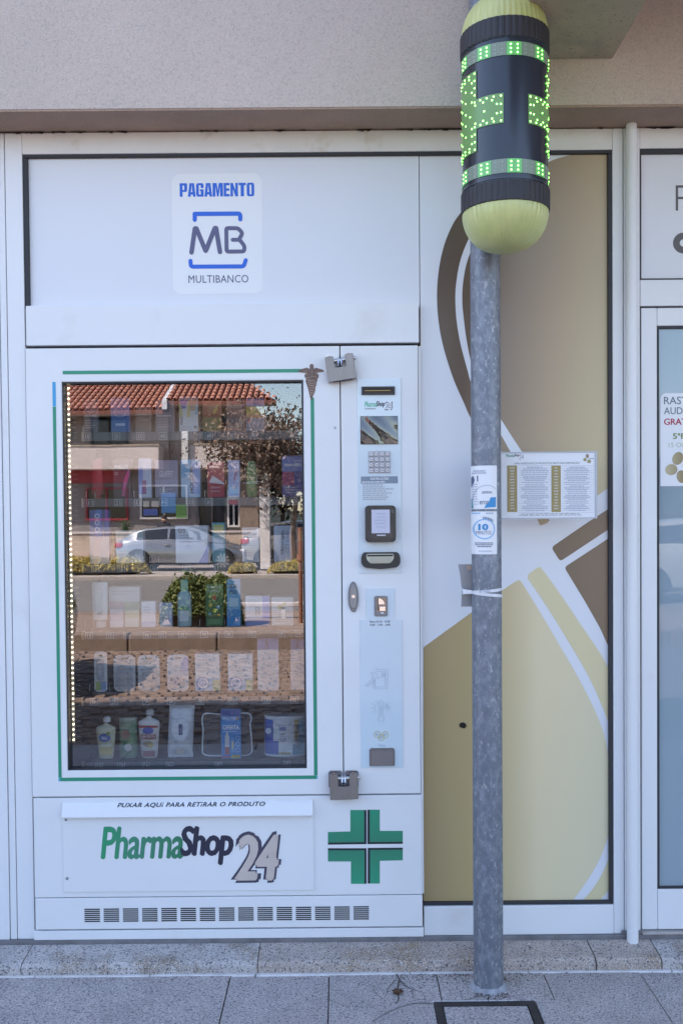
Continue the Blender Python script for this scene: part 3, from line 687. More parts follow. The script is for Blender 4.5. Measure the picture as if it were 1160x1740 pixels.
obj('led_dots', dotmesh(dots, .0020), LED, sg, kind='stuff'); obj('unlit_led_dots', dotmesh(offs, .0012), LEDOFF, sg, kind='stuff')
# clear sleeve seam and brackets to the post
SEAM = mat('sleeve_seam', (.05, .06, .08), .3)
for zz in (zA1 + .014, zB0 - .012):
    bm = B(); lathe(bm, SXc, SYc, [(SR - .001, zz - .002), (SR + .0008, zz - .0015), (SR + .0008, zz + .0015), (SR - .001, zz + .002)], 64); obj('sleeve_seam', bm, SEAM, sg, smooth=True)
for zz in (z_rb0 + .03, z_ru1 - .03):
    bm = B(); lathe(bm, PXc, PYc, [(PR + .001, zz - .014), (PR + .004, zz - .014), (PR + .004, zz + .014), (PR + .001, zz + .014)], 28); box(bm, PXc - .012, PXc + .03, SYc + SR - .012, PYc - PR + .003, zz - .012, zz + .012, .001)
    obj('bracket', bm, GALV, sg)

# ------------------------------------------------ stickers wrapped on the post
def wrap_sticker(name, label, px0, px1, py0, py1, prints):
    """a sheet that follows the pole; prints = list of (builder on flat coordinates u (m along the sheet), z, material)"""
    r = PR + .0004
    yv = PYc - PR
    u0, u1 = X(px0, py0, yv) - PXc, X(px1, py0, yv) - PXc
    z0, z1 = Z((px0 + px1) / 2, py1, yv), Z((px0 + px1) / 2, py0, yv)
    def bend(bm, lift):
        for v in bm.verts:
            d = -v.co.y; q = max(-.99, min(.99, v.co.x / PR)); t = math.asin(q)
            v.co = Vector((PXc + math.sin(t) * (r + lift), PYc - math.cos(t) * (r + lift), v.co.z))
    ext = -PR * .985 if u0 < -PR * .8 else u0
    bm = B(); N = 18; pr = []
    for i in range(N + 1):
        # carry the sheet round the left flank where it disappears from view
        t0 = R_(-100) if u0 < -PR * .8 else math.asin(u0 / PR); t1 = math.asin(min(.98, u1 / PR)); t = t0 + (t1 - t0) * i / N
        pr.append([bm.verts.new((PXc + math.sin(t) * rr, PYc - math.cos(t) * rr, z)) for rr in (r, r + .0003) for z in (z0, z1)])
    for a, b in zip(pr, pr[1:]):
        bm.faces.new((a[2], b[2], b[3], a[3])); bm.faces.new((a[0], a[1], b[1], b[0])); bm.faces.new((a[1], a[3], b[3], b[1])); bm.faces.new((a[0], b[0], b[2], a[2]))
    bm.faces.new((pr[0][0], pr[0][2], pr[0][3], pr[0][1])); bm.faces.new((pr[-1][0], pr[-1][1], pr[-1][3], pr[-1][2]))
    s = obj(name, bm, PAPER, loc=(PXc, PYc - PR, z0)); tag(s, label, 'sticker', 'stickers wrapped on the post')
    def pos(u, v): return (X(u, v, yv) - PXc, Z(u, v, yv))
    for i, (fn, m) in enumerate(prints):
        b = B(); fn(b, pos); long = [e for e in b.edges if e.calc_length() > .004]; bmesh.ops.triangulate(b, faces=[f for f in b.faces if len(f.verts) > 4 and f.calc_area() > 2e-5]) if long else None; bmesh.ops.subdivide_edges(b, edges=[e for e in b.edges if e.calc_length() > .004], cuts=4, use_grid_fill=True); bend(b, .0007 + .0001 * (i % 4)); obj('print', b, m, s)
    return s
def pr_rect(a, b, c, d):
    def f(bm, pos):
        n_ = 6
        for i in range(n_):
            p, q = pos(a + (c - a) * i / n_, b), pos(a + (c - a) * (i + 1) / n_, d); frect(bm, (p[0], q[0], q[1], p[1]), 0)
    return f
def pr_text(s, a, b, c, d, bold=0, **k):
    def f(bm, pos):
        p, q = pos(a, b), pos(c, d); text(bm, s, (p[0], q[0], q[1], p[1]), 0, bold, **k)
    return f
def pr_poly(L):
    def f(bm, pos): flat(bm, [pos(*p) for p in L], 0)
    return f
def pr_arc(cx, cy_, r, w, a0, a1):
    def f(bm, pos):
        P = [pos(cx + r * math.cos(R_(a)), cy_ + r * math.sin(R_(a))) for a in range(a0, a1 + 1, 8)]; ww = w / 575
        for p, q in zip(P, P[1:]):
            c = pos(cx, cy_); k = lambda z, s: ((z[0] - c[0]) * s + c[0], (z[1] - c[1]) * s + c[1]); s0 = 1 - w / 2 / r; s1 = 1 + w / 2 / r
            flat(bm, [k(p, s0), k(q, s0), k(q, s1), k(p, s1)], 0)
    return f
def pr_lines(a, b, c, d, rows, seed, gap=.5):
    def f(bm, pos):
        p, q = pos(a, b), pos(c, d); textlines(bm, (p[0], q[0], q[1], p[1]), rows, 0, random.Random(seed), gap, 'c')
    return f
BLU = mat('cyan_blue_print', (.02, .25, .55), .45); LBL = mat('pale_blue_print', (.22, .45, .72), .45); NVY = mat('slate_blue_print', (.08, .11, .2), .5); PGR = mat('soft_grey_print', (.36, .40, .50), .5)
wrap_sticker('lens_fluid_sticker', 'upper white sticker on the post with a sketch and a blue corner logo', 800, 844, 791, 865, [
    (pr_lines(801, 799, 829, 806, 2, 3, .35), PGR),
    (pr_poly([(802, 812), (806, 808), (808, 815), (806, 823), (803, 830), (801.6, 836), (802.6, 826), (805, 817), (804, 813)]), NVY), (pr_poly([(811, 808), (813, 808), (813, 818), (811.5, 818)]), NVY),
    (pr_lines(802, 822, 814, 860, 9, 9, .7), PGR),
    (pr_poly([(802, 850), (805, 846), (806.5, 864), (801.5, 864)]), mat('teal_print', (.06, .25, .33), .5)),
    (pr_arc(827, 846, 21.5, 1.0, 170, 320), PGR), (pr_lines(816, 835, 838, 839, 2, 4, .4), NVY),
    (pr_poly([(833, 845), (842, 844.5), (842, 861.5), (822, 863), (826, 857), (829, 855)]), BLU), (pr_text('eroxon', 815, 851, 838, 857, .01), NVY)])
wrap_sticker('minutes_sticker', 'lower white sticker on the post reading 10 minutes in a blue ring', 800, 844, 869, 942, [
    (pr_lines(802, 871, 818, 874, 1, 12, .3), LBL), (pr_lines(822, 871, 841, 874, 1, 13, .3), PGR),
    (pr_arc(823, 899, 16.5, 2.0, 0, 360), LBL), (pr_text('10', 813, 890, 829, 901, .05), BLU), (pr_text('MINUTOS', 810, 902, 834, 908, .0), NVY),
    (pr_lines(807, 922, 839, 931, 3, 6, .45), NVY), (pr_lines(809, 936, 840, 938, 1, 7, .4), PGR)] +
    [(pr_poly([(820 + i * 2.6, 878 + i * i * .12), (821.4 + i * 2.6, 878 + i * i * .12), (822.6 + i * 2.4, 882 + i * i * .14), (821.2 + i * 2.4, 882 + i * i * .14)]), NVY) for i in range(7)])

# printed sheet tied behind the post with clear tape
sheet_y = PYc + .030
sx0, sx1 = X(780, 990, sheet_y), PXc + .02
P = [(X(778, 959, sheet_y), Z(778, 959, sheet_y)), (X(781, 975, sheet_y), Z(781, 975, sheet_y)), (X(784, 1000, sheet_y), Z(784, 1000, sheet_y)), (X(783, 1030, sheet_y), Z(783, 1030, sheet_y)), (X(783.5, 1031, sheet_y), Z(783, 1031, sheet_y)), (sx1, Z(783, 1031, sheet_y)), (sx1, Z(778, 959, sheet_y))]
NOTE = mat('grey_carton', (.33, .315, .32), .7, var=.12, vs_=40)
nt_ = obj('tied_notice', prism(B(), P[::-1], sheet_y, sheet_y + .0015), NOTE, loc=(sx0, sheet_y, P[3][1]))
tag(nt_, 'curled grey paper notice tied behind the post with white tape', 'notice')
bm = B(); frect(bm, (X(793, 965, sheet_y), sx1 - .03, Z(793, 968, sheet_y), Z(793, 961, sheet_y)), sheet_y - .0006); obj('print', bm, mat('faded_orange_print', (.55, .38, .28), .6), nt_)
bm = B(); textlines(bm, (X(785, 1020, sheet_y), sx1 - .02, Z(785, 1028, sheet_y), Z(785, 1016, sheet_y)), 4, sheet_y - .0006, random.Random(8), .5); obj('print', bm, PRINT_GY, nt_); bm = B(); textlines(bm, (X(793, 1000, sheet_y), sx1 - .02, Z(785, 978, sheet_y), Z(785, 970, sheet_y)), 3, sheet_y - .0006, random.Random(18), .6); obj('print', bm, PRINT_GY, nt_)
# tape: two bands that cross at the left flank
TAPE = mat('white_binding_tape', (.66, .68, .73), .35, var=.12, vs_=60, coat=.3)
tp = empty('binding_tape', (PXc, PYc, Z(829, 1012, PYc - PR)), 'white plastic tape wound twice round the post over the paper notice', 'tape')
yv = PYc - PR
zL, zR0, zR1 = Z(803, 1007, yv), Z(853, 1001, yv), Z(853, 1015, yv)
for k, (zl, zr, zback) in enumerate(((zL, zR0, Z(783, 1015, yv)), (zL - .002, zR1, Z(783, 1000, yv)))):
    bm = B(); pr = []; w = .0043
    for i in range(49):
        a = -180 + 360 * i / 48
        if a < -60: s = (a + 180) / 120; z = zr + (zl - zr) * .5 + 0 * s; z = (zback) + (zl - zback) * s
        elif a < 90: s = (a + 60) / 150; z = zl + (zr - zl) * s
        else: s = (a - 90) / 90; z = zr + (zback - zr) * s
        t = R_(a); rr = PR + .0012 + .0011 * k
        x_, y_ = PXc + math.sin(t) * rr, PYc - math.cos(t) * rr
        if a < -80: x_ -= .030 * math.sin(math.pi * (a + 180) / 100) ** .7 if a > -179 else 0
        pr.append([bm.verts.new((x_, y_, z + s_)) for s_ in (-w, w)] + [bm.verts.new((x_ + math.sin(t) * .0008, y_ - math.cos(t) * .0008, z + s_)) for s_ in (-w, w)])
    for a_, b_ in zip(pr, pr[1:]):
        for q in ((2, 3), (1, 0)): bm.faces.new((a_[q[0]], b_[q[0]], b_[q[1]], a_[q[1]]))
        bm.faces.new((a_[1], b_[1], b_[3], a_[3])); bm.faces.new((a_[0], a_[2], b_[2], b_[0]))
    obj('band', bm, TAPE, tp)
bm = B()
for k in range(16):
    t0 = R_(rnd.uniform(-38, 6)); z_ = zL + rnd.uniform(-.003, .006); p = Vector((PXc + math.sin(t0) * (PR + .003), PYc - math.cos(t0) * (PR + .003), z_))
    tube(bm, [p, p + Vector((rnd.uniform(-.004, .004), -.004, rnd.uniform(.002, .006))), p + Vector((rnd.uniform(-.008, .008), -.005, rnd.uniform(.003, .009)))], .0005, 4)
obj('frayed_end', bm, TAPE, tp)

# ------------------------------------------------ framed product list beside the post
LY = -.150
q = RC(853.5, 769, 1011.5, 880, LY); lx0 = q[0] - .03
pl = empty('product_list_sign', ((q[0] + q[1]) / 2, LY, q[2]), 'white framed product list with two gold columns fixed beside the post', 'sign')
obj('board', box(B(), lx0, q[1], LY, LY + .004, q[2], q[3], .001), PAPER, pl)
ALU = mat('dull_aluminium', (.33, .36, .42), .4, .7)
bm = B(); ring(bm, (lx0 - .0015, q[1] + .0035, q[2] - .003, q[3] + .0025), (lx0 + .001, q[1] - .0025, q[2] + .0005, q[3] - .0012), LY - .002, LY + .006); obj('frame', bm, ALU, pl)
obj('mounting_strap', box(B(), lx0 - .002, PXc + PR + .02, LY + .0045, LY + .008, (q[2] + q[3]) / 2 - .015, (q[2] + q[3]) / 2 + .015), ALU, pl)
def r(*a): return RC(*a, LY)
yl = LY - .0007
GC = mat('mustard_print', (.33, .255, .105), .5, var=.12, vs_=60)
for c0, c1, y1 in ((861, 878, 870), (936, 952, 870)):
    obj('column', frect(B(), r(c0, 791, c1, y1), yl), GC, pl)
    obj('print', textlines(B(), r(c0 + 4, 794, c1 - 4, y1 - 2), 15, yl - .0004, random.Random(c0), .55, 'c'), mat('pale_print', (.6, .56, .48), .5), pl)
obj('print', text(B(), 'UMA VARIEDADE DE PRODUTOS 24H \u00c0 SUA DISPOSI\u00c7\u00c3O', r(873, 784.5, 984, 789.5), yl, .012), PRINT_GY, pl)
obj('print', text(B(), 'Pharma', r(859, 771.5, 873, 777), yl, .02, .2), mat('teal_green_print', (.07, .35, .24), .5), pl)
obj('print', text(B(), 'Shop', r(873, 771, 881.5, 777), yl, .02, .2), PRINT_DK, pl)
obj('print', text(B(), '24', r(881, 772, 889, 780.5), yl, -.01, .2), PRINT_GY, pl)
pale = mat('faint_grey_print', (.40, .44, .53), .5)
for x0, x1, sd_ in ((884, 932, 31), (957, 1002, 32)):
    obj('print', textlines(B(), r(x0, 793, x1, 870), 24, yl, random.Random(sd_), .5, 'c'), pale, pl)
bm = B()
for x0, x1 in ((880, 935), (954, 1008)):
    for v in range(791, 872, 4): w = r(x0, v, x1, v + .5); frect(bm, w, yl + .0002)
obj('rule_lines', bm, pale, pl)
obj('print', textlines(B(), r(880, 872.5, 988, 877), 2, yl, random.Random(77), .5, 'c'), PRINT_GY, pl)
for (u, v, rx, rz, m) in ((997, 775, 2.8, 3.6, 'a'), (993, 781, 3, 3, 'b'), (1000, 784, 3.4, 3.2, 'b')):
    p = A(u, v, LY); obj('petal_print', flat(B(), ell(p.x, p.z, rx / 570, rz / 570, 14), yl), mat('bronze_petal' if m == 'a' else 'gold_petal', (.3, .22, .15) if m == 'a' else (.35, .30, .15), .5), pl)
obj('print', frect(B(), r(1000, 778.5, 1008, 780), yl), PRINT_GY, pl)

# ------------------------------------------------ payment sticker on the white panel
SYp = .0156
q = RC(293, 295, 446, 499, SYp)
ps = obj('payment_sticker', prism(B(), rrect(*q, .028, 7), SYp, SYp + .0003), mat('white_vinyl', (.775, .785, .80), .35), loc=((q[0] + q[1]) / 2, SYp, q[2]))
tag(ps, 'white rounded payment sticker with blue and grey bank logo on the upper panel', 'sticker')
BL = mat('vivid_blue_print', (.008, .12, .62), .4); GM = mat('grey_violet_print', (.105, .105, .20), .45)
yp = SYp - .0004
def block_word(word, rect, y):                   # heavy condensed block capitals
    st, bar = .36, .17
    G = {'P': [[(0, 0), (.38, 0), (.38, 1), (0, 1)], [(.38, .83), (.75, .83), (.95, 1), (.38, 1)], [(.62, .83), (.95, .62), (1, .70), (1, .90), (.95, 1), (.75, 1)], [(.62, .50), (.62, .83), (1, .80), (1, .50), (.90, .36), (.62, .36)], [(.38, .36), (.62, .36), (.62, .50), (.38, .50)]],
         'A': [[(0, 0), (.36, 0), (.52, 1), (.22, 1)], [(.52, 1), (.82, 1), (1.04, 0), (.68, 0), (.52, .82)], [(.38, .16), (.66, .16), (.62, .34), (.42, .34)]],
         'G': [[(0, .16), (.10, .02), (.24, 0), (.36, 0), (.36, 1), (.24, 1), (.10, .97), (0, .84)], [(.36, .84), (.62, .84), (.62, 1), (.36, 1)], [(.62, .64), (1, .64), (1, .86), (.90, .98), (.76, 1), (.62, 1)], [(.36, 0), (.62, 0), (.62, .16), (.36, .16)], [(.62, 0), (1, 0), (1, .54), (.62, .54)], [(.50, .40), (.62, .40), (.62, .54), (.50, .54)]],
         'M': [[(0, 0), (.27, 0), (.27, 1), (0, 1)], [(.27, 1), (.40, 1), (.50, .42), (.50, 0), (.42, 0), (.27, .78)], [(.73, 1), (.60, 1), (.50, .42), (.50, 0), (.58, 0), (.73, .78)], [(.73, 0), (1, 0), (1, 1), (.73, 1)]],
         'E': [[(0, 0), (.42, 0), (.42, 1), (0, 1)], [(.42, .82), (1, .82), (1, 1), (.42, 1)], [(.42, .42), (.94, .42), (.94, .59), (.42, .59)], [(.42, 0), (1, 0), (1, .18), (.42, .18)]],
         'N': [[(0, 0), (.34, 0), (.34, 1), (0, 1)], [(.34, 1), (.66, .46), (.66, 0), (.34, .54)], [(.66, 0), (1, 0), (1, 1), (.66, 1)]],
         'T': [[(0, .82), (1, .82), (1, 1), (0, 1)], [(.28, 0), (.72, 0), (.72, .82), (.28, .82)]],
         'O': [[(0, .16), (.10, .02), (.24, 0), (.37, 0), (.37, 1), (.24, 1), (.10, .97), (0, .84)], [(1, .16), (.90, .02), (.76, 0), (.63, 0), (.63, 1), (.76, 1), (.90, .97), (1, .84)], [(.37, .85), (.63, .85), (.63, 1), (.37, 1)], [(.37, 0), (.63, 0), (.63, .15), (.37, .15)]]}
    Wd = {'M': 1.38, 'T': .98, 'E': .80}
    tot = sum(Wd.get(c, 1.0) for c in word) + .10 * (len(word) - 1); k = (rect[1] - rect[0]) / tot; x = rect[0]; h = rect[3] - rect[2]; out = B()
    for n_, c in enumerate(word):
        w = Wd.get(c, 1.0) * k
        for i_, P in enumerate(G[c]): flat(out, [(x + u * w, rect[2] + v * h) for u, v in P], y - i_ * 2e-5)
        x += w + .10 * k
    return out
obj('print', block_word('PAGAMENTO', RC(305.5, 311, 432, 334, SYp), yp), BL, ps)
zz = lambda u, v: (290 + u / 7.25, 290 + v / 7.25)
def sp(L): return [(lambda p: (p.x, p.z))(A(*zz(u, v), SYp)) for u, v in L]
k_ = 1 / 540 / 7.25
bm = B(); stroke(bm, rounded(sp([(298, 605), (298, 533), (300, 533), (858, 530), (858, 600)]), .008, 6), 52 * k_, yp - .0003, yp); obj('logo_bracket', bm, BL, ps); bm = B()
stroke(bm, rounded(sp([(245, 1112), (250, 1183), (900, 1180), (925, 1104)]), .008, 6), 50 * k_, yp - .0003, yp); obj('logo_bracket', bm, BL, ps)
bm = B(); stroke(bm, rounded(sp([(258, 1008), (300, 712), (318, 712), (432, 992), (545, 708), (560, 708), (608, 1002)]), .004, 4), 56 * k_, yp - .0003, yp); obj('logo_letter', bm, GM, ps)
bm = B(); stroke(bm, rounded(sp([(765, 852), (850, 852), (910, 930), (905, 995), (690, 998), (685, 708), (830, 710), (885, 770), (850, 835)]), .0065, 5), 48 * k_, yp - .0003, yp); obj('logo_letter', bm, GM, ps)
obj('print', text(B(), 'MULTIBANCO', RC(320.5, 467.5, 422, 480.5, SYp), yp, .004, 0, 1.05), GM, ps)
# ================================================================== vending machine
MF = -.012                                        # front of its doors
vz0 = RC(60, 1577, 718, 1575)[2]
vm = empty('vending_machine', (X(380, 1500), MF, vz0), 'white pharmacy vending machine with a wide glazed door and control strip', 'vending machine')
GREEN = mat('emerald_stripe', (.015, .26, .16), .35, var=.05)
GRN2 = grad_mat('green_lettering', [(0, (.02, .30, .14)), (.45, (.05, .24, .15)), (1, (.03, .20, .10))], 'x', X(172, 1430), X(312, 1430))
CX0, CX1 = (X(45, 592) + X(58, 1340)) / 2, (X(710, 590) + X(714, 1348)) / 2
DZ1 = RC(45, 592, 710, 586)[3] + .0035; DZ0 = RC(58, 1355, 712, 1350)[2]
SPX = (X(578, 595) + X(583, 1340)) / 2
GX0, GX1 = (X(106, 660) + X(118, 1300)) / 2, (X(515, 660) + X(522, 1300)) / 2
GZ0, GZ1 = RC(118, 1308, 522, 1306)[2], RC(106, 648, 515, 644)[3]
# cabinet shell with a dark inside
INS = mat('dark_cabinet_lining', (.012, .013, .017), .9, var=.2, vs_=5, spec=.1)
bm = B(); Yb = .62
box(bm, CX0 + .001, CX0 + .03, .012, Yb, vz0, DZ1); box(bm, CX1 - .03, CX1 - .001, .012, Yb, vz0, DZ1)
box(bm, CX0 + .0305, CX1 - .0305, .012, Yb, DZ1 - .03, DZ1 - .0005); box(bm, CX0 + .0305, CX1 - .0305, .012, Yb, vz0, vz0 + .25)
box(bm, CX0 + .0305, CX1 - .0305, Yb - .03, Yb, vz0 + .251, DZ1 - .0305)
box(bm, GX1 + .045, CX1 - .0305, .03, Yb - .031, vz0 + .251, DZ1 - .031)
obj('cabinet', bm, INS, vm)
bm = B(); box(bm, CX0 + .002, GX0 - .012, .02, .45, GZ0 - .03, GZ1 + .02); obj('side_lining', bm, mat('bronze_side_lining', (.06, .055, .05), .35, .3, var=.2, vs_=8), vm)
# glazed door
bm = B(); ring(bm, (CX0, SPX - .0016, DZ0 + .001, DZ1 - .001), (GX0, GX1, GZ0, GZ1), MF, .018)
bmesh.ops.bevel(bm, geom=[e for e in bm.edges if abs(e.verts[0].co.y - MF) < 1e-6 and abs(e.verts[1].co.y - MF) < 1e-6 and (min(abs(e.verts[0].co.x - CX0), abs(e.verts[0].co.x - SPX + .0016)) < 1e-5 or 1) and len({round(v.co.x, 5) for v in e.verts} | {round(v.co.z, 5) for v in e.verts}) == 3], offset=.0018, segments=2, affect='EDGES')
obj('glazed_door', bm, WHITE, vm)
bm = B(); ring(bm, (GX0 - .0004, GX1 + .0004, GZ0 - .0004, GZ1 + .0004), (GX0 + .0035, GX1 - .006, GZ0 + .003, GZ1 - .005), MF + .004, .017); obj('window_seal', bm, BLACK, vm)
VG = glass_mat('mirroring_glass', (.865, .885, .90), .128)
obj('pane', box(B(), GX0 + .0032, GX1 - .0057, GLASS_Y, GLASS_Y + .004, GZ0 + .0027, GZ1 - .0047), VG, vm)
obj('control_door', box(B(), SPX + .0016, CX1 - .001, MF, .018, DZ0 + .001, DZ1 - .001, .002), WHITE, vm)
LPZ0, LPZ1 = RC(60, 1526, 718, 1521)[2], DZ0 - .0035
PXL, PXR = (X(58, 1358) + X(63, 1570)) / 2, X(716, 1450)
obj('lower_panel', box(B(), PXL, PXR, MF + .001, .018, LPZ0 + .0012, LPZ1, .002), WHITE, vm)
bm = B(); box(bm, CX1 + .0006, SPLIT - .0008, -.003, .05, LPZ0, DZ1 - .002, .001); obj('side_flange', bm, WHITE2, vm)
obj('grille_panel', box(B(), PXL + .001, PXR + .001, MF + .0005, .018, vz0 + .001, LPZ0 - .0012, .002), WHITE, vm)
YD = MF - .0006                                   # printed on the doors
def deco(nm, bm, m, par=None): return obj(nm, bm, m, par or vm)
def rm(*a): return RC(*a, MF)
S0 = (X(90, 700) + X(104, 1320)) / 2 ; S1 = (X(96, 700) + X(109, 1320)) / 2
s_b = rm(104, 1325, 538, 1319.5); zb0, zb1 = Z(320, 1325.5, MF), Z(320, 1319.5, MF)
E0, E1 = (X(529.5, 760) + X(532.5, 1310)) / 2, (X(535.5, 760) + X(538.5, 1310)) / 2
deco('green_stripe', frect(B(), (X(107, 633, MF), X(512, 630, MF), Z(310, 634.5, MF), Z(310, 628.5, MF)), YD), GREEN)
deco('green_stripe', frect(B(), (S0, S1, zb1 + .0004, Z(93, 691, MF)), YD), GREEN)
deco('blue_stripe', frect(B(), (S0, S1, Z(93, 690.5, MF), Z(93, 649, MF)), YD), mat('sky_blue_stripe', (.03, .33, .62), .35))
deco('green_stripe', frect(B(), (S0 + .006, E1 - .004, zb0, zb1), YD), GREEN)
CY = mat('cyan_corner', (.03, .42, .50), .35)
deco('cyan_corner', frect(B(), (S0, S0 + .0056, zb0, zb1), YD), CY); deco('cyan_corner', frect(B(), (E1 - .0036, E1, zb0, zb1), YD), CY)
deco('green_stripe', frect(B(), (E0, E1, zb1 + .0004, Z(531, 676, MF)), YD), GREEN)
# winged staff emblem
EM = mat('bronze_emblem', (.15, .10, .085), .5, .3, var=.3, vs_=60); EM2 = mat('pale_bronze_emblem', (.42, .31, .24), .5, .3, var=.3, vs_=90)
ez = lambda u, v: (lambda p: (p.x, p.z))(A(500 + u / 19.33, 610 + v / 19.33, MF))
em = deco('staff_emblem', prism(B(), [ez(*p) for p in ((90, 410), (240, 330), (420, 285), (505, 330), (505, 205), (540, 165), (600, 165), (630, 205), (640, 330), (700, 285), (850, 330), (970, 370), (965, 415), (830, 440), (740, 455), (800, 540), (795, 600), (750, 660), (755, 730), (725, 760), (725, 850), (690, 920), (680, 1040), (650, 1130), (615, 1210), (580, 1345), (545, 1345), (500, 1200), (475, 1090), (445, 960), (405, 840), (370, 730), (390, 650), (335, 590), (335, 530), (390, 465), (230, 450))], YD - .0005, YD), EM)
bm = B()
for k in range(7):
    c0 = 700 + k * 78; w = 130 - k * 15
    stroke(bm, catmull([ez(565 - w, c0 - 20), ez(565 - w * .3, c0 + 22), ez(565 + w * .4, c0 + 8), ez(565 + w, c0 + 60)], 4), .0016, YD - .0011, YD - .0006)
stroke(bm, [ez(575, 350), ez(575, 600)], .0007, YD - .0011, YD - .0006)
stroke(bm, catmull([ez(350, 590), ez(450, 620), ez(600, 570), ez(760, 600)], 4), .0009, YD - .0011, YD - .0006)
for k in range(3): stroke(bm, [ez(200 + 80 * k, 425 - 20 * k), ez(430, 470 + 40 * k)], .0006, YD - .0011, YD - .0006); stroke(bm, [ez(880 - 80 * k, 400 - 20 * k), ez(690, 470 + 40 * k)], .0006, YD - .0011, YD - .0006)
obj('emblem_highlight', bm, EM2, em)

# delivery flap with its lip, writing and logo
fl = rm(108, 1361, 533, 1514)
flap = deco('delivery_flap', box(B(), fl[0], fl[1], MF - .003, MF + .0005, fl[2], fl[3], .0014), WHITE)
YF = MF - .0036
lz0, lz1 = Z(320, 1386, MF), Z(320, 1362, MF)
bm = B(); prf = [(MF - .0032, lz1), (MF - .008, lz1 - .004), (MF - .020, lz0 + .010), (MF - .0215, lz0 + .004), (MF - .019, lz0), (MF - .0145, lz0 + .001), (MF - .0032, lz0 + .012)]
a = [bm.verts.new((fl[0] + .002, y, z)) for y, z in prf]; b = [bm.verts.new((fl[1] - .002, y, z)) for y, z in prf]
bm.faces.new(a); bm.faces.new(b[::-1])
for i in range(len(prf)): j = (i + 1) % len(prf); bm.faces.new((a[i], b[i], b[j], a[j]))
lip = obj('pull_lip', bm, WHITE, flap)
# writing on the sloping lip face
bm = text(B(), 'PUXAR AQUI PARA RETIRAR O PRODUTO', (X(201, 1367, MF), X(451, 1367, MF), 0, 1), 0, .03, .25, 1.08)
ya, yb, za, zb_ = MF - .008, MF - .020, lz1 - .004, lz0 + .010
ztx0, ztx1 = Z(320, 1371.5, MF - .010), Z(320, 1363.5, MF - .008)
for v in bm.verts:
    z = ztx0 + v.co.z * (ztx1 - ztx0); v.co.z = z
    v.co.y = (ya + (yb - ya) * (za - z) / (za - zb_) if z < za else MF - .0032 + (-.0048) * (lz1 - z) / .004) - .0014
obj('print', bm, PRINT_DK, flap)
def rf(*a): return RC(*a, YF)
obj('print', text(B(), 'Pharma', rf(171, 1404, 312, 1460), YF, .030, .17, .94), GRN2, flap)
obj('print', text(B(), 'Shop', rf(305, 1403, 397, 1470), YF, .045, .17, .92), mat('black_lettering', (.025, .026, .05), .45), flap)
for s_, rr_ in (('2', (392, 1412.5, 445, 1500)), ('4', (427, 1412.5, 478, 1500))): obj('print', text(B(), s_, rf(*rr_), YF - .0002 - .0003 * (s_ == '4'), .085, .17), mat('dark_violet_outline', (.06, .055, .09), .45), flap)
for s_, rr_ in (('2', (398, 1418, 439, 1496)), ('4', (433, 1418, 474, 1496))): obj('print', text(B(), s_, rf(*rr_), YF - .0008, .045, .17), mat('faded_beige_lettering', (.55, .47, .42), .5, var=.1, vs_=20), flap)
SCR = mat('grey_screw', (.30, .31, .35), .4, .6)
for u, v in ((113, 1392), (115, 1492)):
    p = A(u, v, MF); bm = B(); lathe(bm, 0, 0, [(.0048, 0), (.0045, .0015), (.003, .0028), (0, .0032)], 14)
    M = Matrix.Translation((p.x, MF - .003, p.z)) @ Matrix.Rotation(R_(90), 4, 'X'); bmesh.ops.transform(bm, matrix=M, verts=bm.verts); obj('screw', bm, SCR, flap, smooth=True)
# green cross in four corner pieces
CG = grad_mat('cross_green', [(0, (.02, .30, .17)), (.5, (.03, .21, .13)), (1, (.015, .28, .16))], 'z', Z(620, 1502, MF), Z(620, 1376, MF))
def rp(L): return [(lambda p: (p.x, p.z))(A(u, v, YD)) for u, v in L]
for L, e1 in (([(595, 1376.5), (618.5, 1376.5), (618.5, 1431), (557, 1432), (557, 1414), (595, 1413)], [[(618.5, 1376.5), (622.5, 1376.5), (622.5, 1434.5), (557, 1435.5), (557, 1432), (618.5, 1431)]]),
              ([(628, 1376), (645, 1376), (645, 1412), (684, 1412), (684, 1430.5), (628, 1431)], [[(624, 1376), (628, 1376), (628, 1431), (684, 1430.5), (684, 1434), (624, 1434.5)]]),
              ([(557, 1445), (619, 1445), (619, 1502), (596, 1502), (596, 1464), (557, 1464)], [[(557, 1441.5), (622.5, 1441.5), (622.5, 1502), (619, 1502), (619, 1445), (557, 1445)]]),
              ([(628.5, 1444.5), (684, 1444), (684, 1462), (645, 1463), (645, 1501.5), (628.5, 1501.5)], [[(624.5, 1441), (684, 1440.5), (684, 1444), (628.5, 1444.5), (628.5, 1501.5), (624.5, 1501.5)]])):
    c = deco('cross_corner', flat(B(), rp(L), MF + .0004), CG); obj('dark_edge', flat(B(), rp(e1[0]), MF + .0003), mat('black_green_edge', (.012, .02, .03), .4), c)

# vent grille: fourteen banks of slots, each a raised bar, the hollow's shade put into its colour
bx0, bx1 = X(144, 1555, MF), X(633, 1551, MF); zt_, zb_2 = Z(390, 1543, MF), Z(390, 1563.5, MF)
bankw = (bx1 - bx0) / 15; SLOT = mat('vent_slot_dark', (.012, .013, .02), .7)
sl0 = None
for k in range(15):
    for j in range(7):
        x_ = bx0 + k * bankw; w = bankw * .80; z_ = zt_ - (zt_ - zb_2) * j / 6
        if sl0 is None: sl0 = obj('vent_slot', box(B(), x_, x_ + w, MF - .0004, MF + .004, z_ - .0019, z_ + .0019), SLOT, vm, loc=(x_, MF, z_)); sx00 = (x_, z_)
        else: dup(sl0, vm, (x_ - sx00[0], 0, z_ - sx00[1]))

